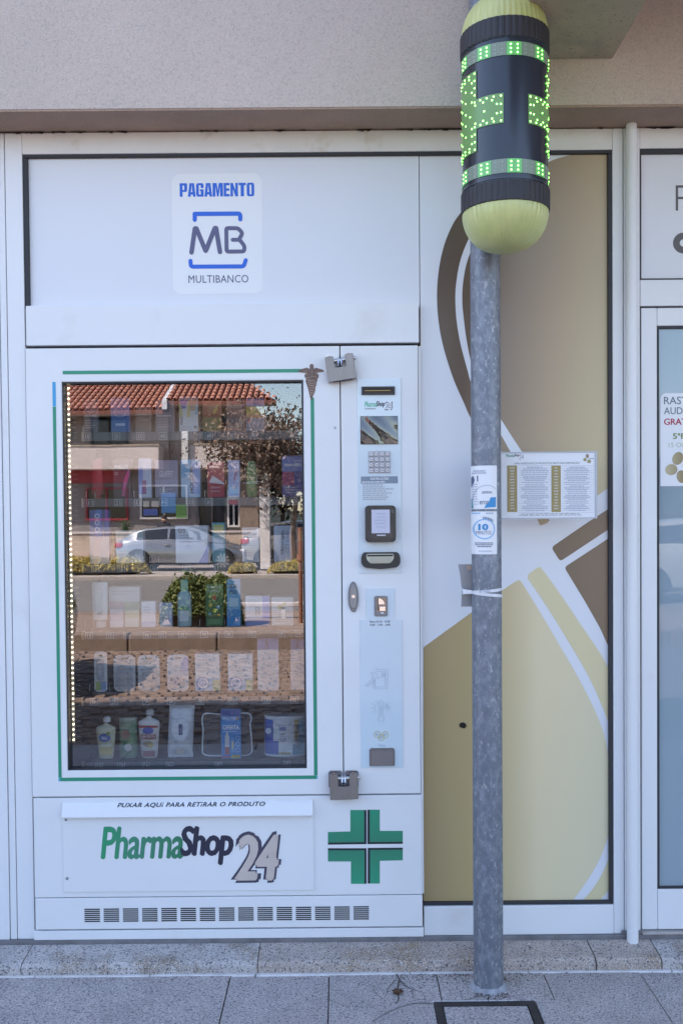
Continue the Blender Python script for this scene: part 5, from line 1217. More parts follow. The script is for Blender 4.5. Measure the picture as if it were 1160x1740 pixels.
Prod('carton', 'orange and gold carton with a bird like emblem on the top shelf', 'carton', 0, 344, 680, 376).box((.42, .14, .06)).patch(0, 0, 1, .46, (.36, .23, .06)).disc(.42, .72, .2, (.5, .24, .12)).poly([(.55, .62), (.85, .9), (.8, .7), (.62, .55)], (.75, .50, .08)).lines(.15, .1, .85, .3, 2, (.5, .36, .16))
Prod('carton', 'dull maroon carton lettered in pale capitals on the top shelf', 'carton', 0, 384, 678, 416).box((.22, .10, .085)).word('DUREX', .12, .72, .88, .82, (.55, .45, .4)).patch(.1, .10, .9, .42, (.17, .12, .11))
Prod('carton', 'violet carton with a yellow band on the top shelf', 'carton', 0, 418, 676, 449).box((.27, .27, .50)).patch(0, .52, 1, .74, (.68, .48, .06)).patch(0, .40, 1, .52, (.62, .28, .10)).patch(0, 0, 1, .40, (.30, .29, .34)).word('LIVE & UP', .08, .60, .92, .70, (.25, .16, .02)).disc(.15, .32, .10, (.6, .12, .16))
# row 2
Prod('tube', 'red slanted tube at the left of the second shelf', 'tube', 1, 154, 779, 174).round([(.75, 0), (.8, .03), (.55, .05), (1, .12), (.9, 1), (.3, 1)], (.40, .04, .06), sy=.5)
Prod('carton', 'black carton with a pink figure and white slanted word', 'carton', 1, 192, 779, 221).box((.06, .045, .06)).word('WIRELESS', .08, .74, .9, .84, (.7, .65, .68), shear=.15).poly([(.5, .05), (.62, .45), (.92, .76), (.98, .6), (.75, .3), (.66, .05)], (.62, .10, .28)).hoop(.2, .62, .08, .03, (.6, .55, .55))
Prod('carton', 'pale blue and white narrow carton on the second shelf', 'carton', 1, 235, 779, 257).box((.55, .60, .72)).patch(0, .1, .35, .8, (.18, .28, .60)).patch(.3, .1, .6, .45, (.40, .12, .28))
Prod('carton', 'grey violet carton with a white slanted logo on the second shelf', 'carton', 1, 263, 782, 302).box((.28, .25, .34)).word('GRAFFIT', .18, .55, .8, .72, (.70, .68, .72), shear=.25).patch(0, .3, 1, .48, (.36, .33, .44)).lines(.2, .08, .8, .24, 3, (.5, .48, .52))
q = Prod('carton', 'sky blue carton with a vertical word on the second shelf', 'carton', 1, 307, 781, 340).box((.42, .58, .72)).poly([(0, .52), (0, 1), (.55, 1), (.55, .62), (.3, .55)], (.06, .35, .58)); q.patch(.58, .1, .98, .9, (.26, .38, .66)).word('HOLDON', .46, .12, .66, .82, (.05, .06, .14), rot=90)
Prod('carton', 'red carton with a white swoosh on the second shelf', 'carton', 1, 352, 785, 381).box((.45, .05, .07)).poly([(.1, .42), (.3, .62), (1, .40), (1, .36)], (.72, .62, .62)).patch(.1, .8, .9, .92, (.5, .12, .12)).lines(.2, .1, .8, .3, 2, (.6, .3, .3))
Prod('carton', 'pale blue carton with a red ribbon mark on the second shelf', 'carton', 1, 387, 782, 407).box((.38, .45, .68)).poly([(.5, .5), (.7, .75), (.8, .7), (.6, .45)], (.42, .10, .22)).patch(.1, .1, .9, .3, (.55, .6, .72))
q = Prod('pouch', 'leaf green pouch on the second shelf', 'pouch', 1, 418, 783, 436); q.round([(.7, 0), (1, .08), (1, .75), (.8, .95), (.4, 1), (0, 1)], (.10, .24, .07), 'pouch_body', sy=.45); q.patch(.2, .25, .8, .5, (.16, .34, .12))
Prod('carton', 'wide blue and crimson carton at the right of the second shelf', 'carton', 1, 479, 774, 516).box((.16, .14, .34)).patch(0, .62, 1, .96, (.22, .27, .55)).patch(0, .28, .55, .60, (.45, .06, .16)).patch(.1, .74, .9, .80, (.6, .6, .7)).lines(.1, .06, .9, .24, 3, (.4, .38, .5))
# row 3
q = Prod('carton', 'tall blue carton with three white rings on the third shelf', 'carton', 2, 152, 866, 185, .03).box((.05, .14, .42)).patch(.0, .0, 1, .50, (.62, .58, .66)).patch(.3, .5, .62, 1, (.09, .24, .62)).hoop(.40, .88, .11, .06, (.75, .76, .8)).hoop(.40, .76, .11, .06, (.75, .76, .8)).hoop(.40, .63, .11, .06, (.75, .76, .8)).word('REST | MELATO', .68, .5, .78, .97, (.65, .68, .8), rot=90); q.poly([(.08, .0), (.30, .46), (.62, .46), (.5, .0)], (.72, .60, .64))
Prod('carton', 'low white carton with a pale green top on the third shelf', 'carton', 2, 197, 901, 243).box((.70, .70, .70)).patch(0, .78, 1, 1, (.30, .38, .34)).word('plus', .42, .84, .60, .92, (.5, .52, .5)).lines(.1, .2, .6, .4, 2, (.55, .56, .58))
Prod('carton', 'large white carton with blue corner on the third shelf', 'carton', 2, 298, 893, 353).box((.74, .74, .75)).patch(.0, .86, 1, 1, (.60, .63, .66)).poly([(.7, 0), (1, 0), (1, .5), (.9, .3)], (.16, .24, .58)).lines(.12, .5, .62, .76, 4, (.5, .5, .54)).word('D3', .1, .80, .3, .92, (.4, .2, .2))
Prod('carton', 'small teal and yellow carton on the third shelf', 'carton', 2, 360, 888, 382, .05, .03).box((.08, .38, .44)).patch(.1, .75, .9, .95, (.60, .58, .2)).patch(.1, .3, .9, .6, (.5, .62, .66))
Prod('carton', 'pale grey carton with grey capitals on the third shelf', 'carton', 2, 411, 896, 440).box((.58, .58, .57)).word('MAGNE', .12, .72, .82, .82, (.3, .3, .32)).lines(.1, .15, .9, .5, 5, (.42, .42, .44))
Prod('carton', 'pale blue grey carton lettered vertically on the third shelf', 'carton', 2, 465, 893, 495).box((.54, .58, .66)).word('TROMBO', .42, .2, .58, .85, (.25, .27, .36), rot=90).lines(.65, .2, .9, .8, 6, (.4, .42, .5))
Prod('carton', 'orange carton at the right end of the third shelf', 'carton', 2, 503, 896, 520).box((.50, .16, .06)).patch(.1, .6, .9, .9, (.60, .3, .12))
# row 4
q = Prod('tube', 'white upright tube at the left of the fourth shelf', 'tube', 3, 155, 990, 182); q.round([(.6, 0), (.62, .12), (.35, .13), (.95, .17), (1, .9), (1, 1), (.05, 1)], (.66, .68, .66), 'tube_body', sy=.45); q.round([(.63, .005), (.65, .12), (.0, .122)], (.6, .62, .6), 'cap', sy=.45); q.patch(.3, .3, .7, .8, (.56, .62, .58))
Prod('carton', 'wide pale carton lying behind two small boxes on the fourth shelf', 'carton', 3, 185, 997, 237, .03, .05).box((.70, .69, .66)).patch(0, .0, .5, .62, (.60, .40, .42)).patch(.5, 0, 1, .62, (.52, .54, .34)).lines(.1, .75, .9, .9, 2, (.55, .55, .55))
Prod('carton', 'pinkish small box at the front of the fourth shelf', 'carton', 3, 187, 1036, 210, .03).box((.60, .52, .56)).patch(.0, .0, 1, .35, (.68, .66, .68))
Prod('carton', 'cream small box beside the pinkish one on the fourth shelf', 'carton', 3, 212, 1036, 236, .03).box((.64, .64, .55)).patch(.0, .55, 1, 1, (.52, .55, .36))
Prod('carton', 'white small box with blue foot on the fourth shelf', 'carton', 3, 240, 1022, 264, .03).box((.74, .75, .76)).patch(.0, .0, 1, .22, (.45, .56, .70)).lines(.15, .5, .8, .8, 3, (.52, .55, .6))
Prod('carton', 'lilac small box on the fourth shelf', 'carton', 3, 271, 1024, 292, .03).box((.56, .58, .68)).poly([(0, .6), (.5, 1), (0, 1)], (.3, .34, .6)).lines(.2, .2, .8, .5, 3, (.42, .44, .56))
q = Prod('spray_bottle', 'aqua spray bottle with white cap on the fourth shelf', 'bottle', 3, 300, 985, 324); q.round([(.9, 0), (1, .03), (1, .66), (.8, .72), (.55, .75), (.5, .76)], (.36, .52, .54), 'bottle_body', sy=.6); q.round([(.55, .755), (.58, .97), (.45, 1), (0, 1)], (.22, .46, .36), 'cap', sy=.6); q.patch(.15, .35, .85, .43, (.06, .30, .24)); q.patch(.2, .12, .8, .34, (.62, .68, .68))
q = Prod('carton', 'dark green carton with leaf print lettered in white on the fourth shelf', 'carton', 3, 349, 992, 379).box((.03, .13, .055)).word('JUNGLE', .10, .88, .90, .95, (.72, .75, .68)).word('FORMULA', .14, .80, .86, .865, (.62, .65, .58)); q.poly([(.05, .95), (.5, .56), (.95, .95), (.88, .95), (.5, .64), (.12, .95)], (.28, .45, .20)); q.disc(.5, .68, .14, (.45, .07, .06)).disc(.28, .5, .10, (.50, .42, .08)).disc(.72, .46, .11, (.08, .28, .44)).disc(.5, .38, .12, (.36, .40, .06)).disc(.24, .3, .09, (.10, .34, .40)).disc(.74, .28, .08, (.52, .30, .06)).patch(.1, .05, .9, .18, (.08, .24, .10))
Prod('carton', 'bright blue carton with handwritten words on the fourth shelf', 'carton', 3, 385, 984, 408).box((.18, .44, .64)).word('NON', .12, .80, .8, .9, (.03, .06, .16), shear=.1).word('PIO', .2, .68, .72, .77, (.03, .06, .16), shear=.1).patch(0, 0, 1, .36, (.04, .26, .52)).patch(.15, .42, .85, .6, (.50, .66, .74))
Prod('carton', 'white and blue carton with vertical marks on the fourth shelf', 'carton', 3, 417, 1013, 458).box((.70, .71, .73)).patch(.70, .25, 1, 1, (.28, .32, .66)).patch(0, 0, 1, .24, (.04, .14, .36)).word('ZZZ', .42, .38, .58, .66, (.10, .11, .28), rot=90).lines(.1, .6, .5, .9, 3, (.56, .58, .62))
Prod('carton', 'white carton with yellow flower print on the fourth shelf', 'carton', 3, 461, 1015, 498).box((.72, .71, .66)).disc(.4, .66, .12, (.62, .50, .16)).disc(.6, .78, .09, (.62, .52, .2)).lines(.2, .1, .8, .42, 4, (.46, .46, .46))
# row 5
q = Prod('blister_pack', 'narrow white blister card with a green foot on the fifth shelf', 'blister pack', 4, 160, 1107, 182).card((.66, .66, .64)).patch(.1, .03, .5, .25, (.30, .40, .12)).patch(.5, .03, .9, .25, (.20, .30, .5)).blister(.2, .3, .8, .8, (.60, .60, .60), .012)
Prod('blister_pack', 'rounded clear blister pack nearest the narrow card on the fifth shelf', 'blister pack', 4, 193, 1113, 230).card((.58, .56, .53), .018).lines(.15, .74, .85, .84, 2, (.45, .44, .42)).blister(.1, .06, .9, .70, (.44, .40, .36))
Prod('blister_pack', 'rounded blister pack with grey insert in the middle left of the fifth shelf', 'blister pack', 4, 234, 1113, 271).card((.60, .60, .57), .018).lines(.15, .74, .85, .86, 3, (.45, .46, .44)).blister(.1, .06, .9, .66, (.38, .40, .36))
Prod('blister_pack', 'rounded blister pack with lilac corner on the fifth shelf', 'blister pack', 4, 284, 1112, 320).card((.60, .60, .60), .016).poly([(.6, .55), (1, .55), (1, .9), (.8, .96)], (.40, .42, .62)).blister(.08, .05, .8, .42, (.26, .30, .40))
for a, lab in ((331, 'white carton with blue foot and round seal left of its twin'), (387, 'white carton with blue foot and round seal right of its twin')):
    Prod('carton', lab + ' on the fifth shelf', 'carton', 4, a, 1111, a + 42).box((.70, .70, .68)).patch(0, 0, 1, .34, (.16, .42, .58)).patch(.72, 0, 1, .30, (.42, .48, .26)).disc(.32, .21, .26, (.10, .22, .44)).disc(.32, .21, .22, (.66, .70, .74)).hoop(.32, .21, .12, .04, (.2, .3, .5)).word('i', .28, .12, .36, .30, (.2, .3, .5)).lines(.1, .5, .8, .85, 5, (.6, .6, .6))
q = Prod('blister_pack', 'tall white pack with a blue violet head on the fifth shelf', 'blister pack', 4, 437, 1084, 473).card((.64, .64, .63), .006, False, .02).patch(0, .78, 1, 1, (.28, .30, .52)).word('RX', .35, .80, .52, .97, (.55, .56, .72), rot=90).lines(.2, .2, .8, .55, 6, (.56, .56, .56))
q = Prod('blister_pack', 'tall white pack with a blue head at the right end of the fifth shelf', 'blister pack', 4, 493, 1086, 523).card((.64, .64, .63), .006, False, .02).patch(0, .80, 1, 1, (.22, .24, .50)).word('IN', .3, .82, .5, .98, (.55, .56, .72), rot=90).lines(.2, .2, .8, .55, 6, (.56, .56, .56))
# row 6: the big goods in the dark foot of the window
def pouch(q, c, capc, sh=.12):
    w, h = q.x1 - q.x0, q.z1 - q.z0
    q.round([(.66, 0), (.74, .03), (.84, .25), (.97, .55), (1, .66), (1, .735), (.93, .765), (.50, .81), (.24, .835), (.22, .86)], c, 'pouch_body', 32, sy=.38)
    q.round([(.36, .86), (.40, .87), (.40, .955), (.30, .97), (.24, .995), (0, 1)], capc, 'cap', 24, sy=.9)
    q.Y -= .0006
    return q
q = pouch(Prod('pouch', 'cream fruit pouch with blue oval logo on the bottom shelf', 'pouch', 5, 162, 1220, 195), (.62, .60, .42), (.72, .72, .70)); q.disc(.48, .52, .30, (.03, .12, .42), rz=.22).word('bio', .34, .47, .62, .56, (.75, .76, .80)).patch(.2, .1, .85, .30, (.62, .50, .16)); q.disc(.65, .62, .1, (.30, .40, .10))
q = Prod('pouch', 'green lidded jar of sweets on the bottom shelf', 'jar', 5, 201, 1220, 231); q.round([(.9, 0), (1, .04), (1, .86), (.96, .9), (.96, .91)], (.12, .25, .14), 'jar_body', sy=.6); q.round([(1.03, .90), (1.03, .985), (.98, 1), (0, 1)], (.24, .30, .22), 'lid', sy=.6); q.Y -= .001; q.disc(.4, .6, .26, (.30, .16, .10)).disc(.7, .42, .18, (.22, .36, .18)).disc(.55, .28, .22, (.55, .52, .46)).lines(.15, .72, .85, .82, 2, (.4, .48, .36))
q = pouch(Prod('pouch', 'white and red fruit pouch with tall cap on the bottom shelf', 'pouch', 5, 234, 1207, 270), (.66, .63, .60), (.55, .54, .56)); q.patch(.05, .64, .95, .685, (.42, .06, .07)).disc(.48, .58, .26, (.03, .10, .40), rz=.16).patch(.14, .40, .86, .50, (.26, .05, .07)).word('SEM FRUTA', .18, .42, .82, .48, (.72, .66, .64)).disc(.48, .30, .24, (.34, .26, .16), rz=.15).disc(.6, .27, .12, (.48, .36, .10)).patch(.22, .04, .80, .16, (.30, .10, .10))
q = Prod('wipes_pack', 'white pillow pack of wipes with oval window on the bottom shelf', 'wipes pack', 5, 280, 1196, 331)
bm = B(); w, h = q.x1 - q.x0, q.z1 - q.z0
for i in range(13):
    for j in range(17): pass
N1, N2 = 14, 18; g0, g1 = [], []
for j in range(N2 + 1):
    ra, rb = [], []
    for i in range(N1 + 1):
        u, v = i / N1, j / N2; bul = (math.sin(math.pi * u) ** .5) * (math.sin(math.pi * max(0.0, min(1, (v - .06) / .90))) ** .5) if 0 < u < 1 and .06 < v < .96 else 0
        lean = .05 * w * (v - .5) * 2; xj = .03 * w * math.sin(v * 23 + 1) * (v < .1)
        xx = q.x0 + w * (.08 + .84 * u) + lean + xj; zz_ = q.z0 + h * v + (.012 * h * math.sin(u * 40) if j in (0, N2) else 0)
        ra.append(bm.verts.new((xx, q.Y + .02 - .024 * bul - .0012 + .0015 * math.sin(u * 17 + v * 11), zz_))); rb.append(bm.verts.new((xx, q.Y + .02 + .024 * bul, zz_)))
    g0.append(ra); g1.append(rb)
for G in (g0, g1):
    for a, b in zip(G, G[1:]):
        for i in range(N1): bm.faces.new((a[i], a[i + 1], b[i + 1], b[i]))
for L in (0, N2):
    for i in range(N1): bm.faces.new((g0[L][i], g0[L][i + 1], g1[L][i + 1], g1[L][i]))
for i in (0, N1):
    for j in range(N2): bm.faces.new((g0[j][i], g0[j + 1][i], g1[j + 1][i], g1[j][i]))
obj('film_pack', bm, pmat((.68, .70, .74)), q.o, smooth=True)
q.Y -= .009; q.disc(.52, .55, .30, (.60, .66, .74), rz=.42).disc(.52, .55, .27, (.72, .74, .78), rz=.38); q.patch(.47, .44, .60, .64, (.05, .10, .28)).word('dodot', .49, .46, .58, .62, (.6, .65, .75), rot=90).patch(.38, .08, .66, .20, (.48, .42, .36))
# clear bag with a white rim and its blue offer box
q = Prod('travel_bag', 'clear rounded travel bag edged in white on the bottom shelf', 'bag', 5, 342, 1211, 428, .05, .012)
P3 = [(x, q.Y + .006, z) for x, z in catmull([q.p(*t) for t in ((.06, .04), (.5, .02), (.94, .04), (.985, .3), (.96, .72), (.985, .86), (.90, .98), (.5, .94), (.10, .98), (.015, .86), (.03, .6), (.015, .25))], 6, True)]
bm = B(); tube(bm, P3 + [P3[0]], .0028, 8); obj('white_piping', bm, mat('white_piping', (.74, .75, .76), .4), q.o, smooth=True)
bm = B(); prism(bm, [(p[0], p[2]) for p in P3], q.Y + .004, q.Y + .045); obj('clear_wall', bm, glass_mat('clear_bag_vinyl', (.80, .82, .85), .06, haze=.05, gr=.1), q.o)
q = Prod('offer_box', 'bright blue offer box strapped over the clear bag on the bottom shelf', 'carton', 5, 375, 1205, 409, .012, -.012).box((.025, .24, .55), .0015)
q.patch(0, .86, 1, 1, (.03, .09, .30)).word('MULTIBIO', .10, .78, .90, .84, (.74, .75, .80)).word('OFERTA', .10, .59, .92, .68, (.78, .80, .84), .03).lines(.10, .53, .9, .56, 1, (.6, .7, .8)).patch(.20, .22, .42, .46, (.62, .60, .62)).patch(.20, .10, .42, .24, (.42, .09, .07)).poly([(.24, .46), (.38, .46), (.34, .55), (.28, .55)], (.62, .60, .62)).patch(.50, .14, .66, .44, (.10, .36, .68)).patch(.54, .20, .63, .36, (.66, .58, .30)).hoop(.84, .42, .10, .03, (.4, .66, .85)).hoop(.84, .30, .10, .03, (.4, .66, .85)).hoop(.84, .18, .10, .03, (.4, .66, .85)).patch(0, .03, .45, .07, (.40, .10, .20)).patch(.52, .02, .95, .08, (.60, .48, .06)).word('+ OFERTA', .56, .035, .92, .065, (.2, .12, .02)).disc(.86, .82, .07, (.55, .30, .12))
# round tin lying on its side
q = Prod('milk_tin', 'blue and white baby milk tin at the right of the bottom shelf', 'tin', 5, 447, 1218, 522, .09)
rr = (q.z1 - q.z0) / 2
bm = B(); cx_ = (q.x0 + q.x1) / 2
lathe(bm, cx_, q.Y + (q.x1 - q.x0) / 2 * .55, [((q.x1 - q.x0) / 2 * a, q.z0 + (q.z1 - q.z0) * b) for a, b in ((.97, 0), (1, .02), (1, .04), (.985, .05), (.985, .93), (1, .95), (1, .98), (.97, 1), (.6, 1))], 48, 1, .55)
TIN = mat('tin_white', (.68, .70, .72), .3, coat=.3); tinb = obj('tin_body', bm, TIN, q.o, smooth=True)
def tinwrap(u0, u1, v0, v1, col, lift=.0006):
    bm = B(); W2 = (q.x1 - q.x0) / 2 * .985 + lift; n_ = 10; pr = []
    for i in range(n_ + 1):
        u = u0 + (u1 - u0) * i / n_; t = math.asin(max(-1, min(1, (u - .5) * 2))); e = [bm.verts.new((cx_ + math.sin(t) * W2, q.Y + (q.x1 - q.x0) / 2 * .55 - math.cos(t) * W2 * .55, q.z0 + (q.z1 - q.z0) * v)) for v in (v0, v1)]; pr.append(e)
    for a, b in zip(pr, pr[1:]): bm.faces.new((a[0], b[0], b[1], a[1]))
    obj('printed_field', bm, pmat(col), q.o)
tinwrap(0.0, .22, .06, .92, (.03, .11, .46)); tinwrap(.22, .34, .06, .40, (.03, .12, .46)); tinwrap(.34, .62, .06, .12, (.5, .42, .2)); tinwrap(.70, .80, .40, .92, (.55, .42, .15)); tinwrap(.80, 1.0, .06, .92, (.16, .46, .58)); tinwrap(.66, .80, .06, .30, (.12, .38, .52))
bm = B(); yv = q.Y - .002
q.Y -= .0015
q.word('bebe', .36, .66, .52, .80, (.06, .16, .42), shear=.2).lines(.38, .36, .54, .58, 4, (.40, .42, .5)).disc(.12, .66, .07, (.6, .64, .76)).word('Nutriben', .68, .22, .80, .84, (.62, .66, .72), rot=90)
# ================================================================== the street, seen mirrored in the glass
srn = random.Random(77)
ASPH = mat('worn_asphalt', (.17, .155, .145), .9, var=.15, vs_=1.2, bump=.3, bs=160, speck=[(.3, .28, .26)], sps=60)
SETT = mat('granite_setts', (.215, .15, .115), .85, var=.5, vs_=7, bump=.4, bs=120)
KERB = mat('split_granite_kerb', (.24, .175, .135), .9, var=.25, vs_=9, bump=.8, bs=40, stretch=(1, 1, .4))
SOIL = mat('dry_soil', (.28, .205, .16), .95, var=.25, vs_=6, bump=.6, bs=60)
RZ = -.12
obj('ground', box(B(), -220, 220, -260, 9, -1.2, -.32), mat('far_ground', (.28, .26, .2), .95, var=.2, vs_=.2), kind='structure')
obj('road', box(B(), -60, 60, -30.5, -2.85, -.32, RZ - .03), ASPH, kind='structure')
road2 = obj('side_road', box(B(), -60, 60, -21.0, -10.75, RZ - .03, RZ), ASPH, kind='structure')
pk = obj('parking_lane', box(B(), -60, 60, -28.2, -22.6, RZ - .03, RZ + .002), mat('pale_parking_lane', (.32, .28, .26), .9, var=.15, vs_=1), kind='structure')
cobble = obj('cobbled_lane', box(B(), -60, 60, -8.0, -2.85, RZ - .03, RZ - .012), JOINT, kind='structure')
bm = B(); s = .115
for i in range(54):
    for j in range(44):
        x_ = -4.4 + i * s + (j % 2) * .05 + srn.uniform(-.02, .02); y_ = -2.92 - j * s + srn.uniform(-.018, .018); h = srn.uniform(-.007, .010); a = s * srn.uniform(.40, .55)
        b0 = [bm.verts.new((x_ + dx * a, y_ + dy * a, RZ - .013)) for dx, dy in ((-1, -1), (1, -1), (1, 1), (-1, 1))]
        t0 = [bm.verts.new((x_ + dx * a * .8, y_ + dy * a * .8, RZ + h)) for dx, dy in ((-1, -1), (1, -1), (1, 1), (-1, 1))]
        bm.faces.new(t0)
        for k in range(4): bm.faces.new((b0[k], b0[(k + 1) % 4], t0[(k + 1) % 4], t0[k]))
obj('cobblestones', bm, SETT, cobble, kind='stuff')
kb = obj('kerb', box(B(), -9, 9, -2.84, -2.71, -.3, -.05), JOINT, kind='structure')
x_ = -9
while x_ < 9:
    w = srn.uniform(.8, 1.1); obj('kerb_stone', box(B(), x_ + .004, min(x_ + w, 9) - .004, -2.86, -2.705, -.25, srn.uniform(-.004, .002), .012), SILL2, kb); x_ += w
# planted strip across the cobbled lane
ps_ = obj('planted_strip', box(B(), -14, 14, -10.5, -8.2, -.3, .045), SOIL, kind='structure')
jx_ = [-14] + [-14 + 1.05 * k + srn.uniform(-.05, .05) for k in range(1, 27)] + [14]
for yk in (-8.2, -10.72):
    for a, b in zip(jx_, jx_[1:]):
        obj('kerb_stone', box(B(), a + .006, b - .006, yk - .02, yk + .20, -.3, .062 + srn.uniform(-.006, .006), .018), KERB, ps_)
hs_ = obj('hedge_strip', box(B(), -30, 30, -22.55, -21.05, -.3, -.02, .02), mat('pale_kerb', (.42, .37, .33), .9, var=.1, vs_=2), kind='structure')
fp = obj('far_pavement', box(B(), -40, 40, -33, -28.25, -.3, -.02, .02), MATS['pale_kerb'], kind='structure')

def leaf(bm, p, s, mi=0, r=srn):
    a = Vector((r.gauss(0, 1), r.gauss(0, 1), r.gauss(0, 1))).normalized(); b = a.orthogonal().normalized(); b = Matrix.Rotation(r.uniform(0, 6.28), 3, a) @ b; c = a.cross(b)
    V = [bm.verts.new(p + q) for q in (b * s, c * s * .45, -b * s, -c * s * .45)]
    bm.faces.new(V).material_index = mi
LEAFS = {}
def leafmats(nm, cols): return [mat(nm + '_leaf_%s' % 'abc'[i], c, .6, var=.2, vs_=3) for i, c in enumerate(cols)]
def hedge(px0, px1, py0, py1, L, label, cols, nm='low_hedge', group='low hedges in the planted strip', n=2600, sz=.035):
    p0, p1 = MIR(px0, py1, L), MIR(px1, py0, L); z0 = -.02 if L > 15 else .05; z1 = p1.z
    o = empty(nm, ((p0.x + p1.x) / 2, p0.y, z0), label, 'hedge', group)
    W2, H, D2 = (p1.x - p0.x) / 2, z1 - z0, min(.5, (p1.x - p0.x) * .3); c = Vector(((p0.x + p1.x) / 2, p0.y, z0))
    ms = leafmats(nm + label.split()[0], cols)
    bm = B()
    for k in range(n):
        u = srn.uniform(-1, 1); t = srn.uniform(-1.45, 1.45); e = (1 - abs(u) ** 4) ** .5; rr = srn.uniform(.70, 1.05) * (1 + .05 * math.sin(u * 7 + px0) + .04 * math.sin(u * 17 + 1) * math.cos(t * 5) + (srn.random() < .12) * srn.uniform(0, .2))
        p = c + Vector((u * W2, math.sin(t) * D2 * rr * e, max(.01, math.cos(t) ** .6 * H * rr * e)))
        leaf(bm, p, sz * srn.uniform(.6, 1.3), srn.choice((0, 0, 1, 2)))
    obj('foliage', bm, ms, o, kind='stuff')
    bm = B(); t = bmesh.new(); bmesh.ops.create_uvsphere(t, u_segments=16, v_segments=10, radius=1)
    join(bm, t, 0, Matrix.Translation(c + Vector((0, 0, H * .25))) @ Matrix.Diagonal((W2 * .86, D2 * .7, H * .5, 1))); obj('dark_core', bm, mat('dark_core', (.05, .04, .025), .95), o)  # dark ellipsoid filling the inside of the leaves
    return o
YEL = [(.46, .36, .06), (.30, .26, .05), (.55, .40, .10)]; GRE = [(.12, .16, .035), (.20, .22, .06), (.085, .12, .03)]
hedge(60, 256, 946, 979, 21.8, 'long yellow green hedge at the left of the street strip', YEL, n=4200)
hedge(388, 436, 957, 982, 21.6, 'short yellow hedge between the two parked cars', YEL, n=1500)
hedge(455, 540, 953, 984, 21.5, 'yellow hedge in front of the darker parked car', YEL, n=2400)
b_ = hedge(274, 412, 979, 1064, 9.0, 'bushy green shrub growing behind the kerb across the cobbles', GRE, 'green_shrub', 'shrubs behind the kerb', 8000, .026)
b_['category'] = 'shrub'

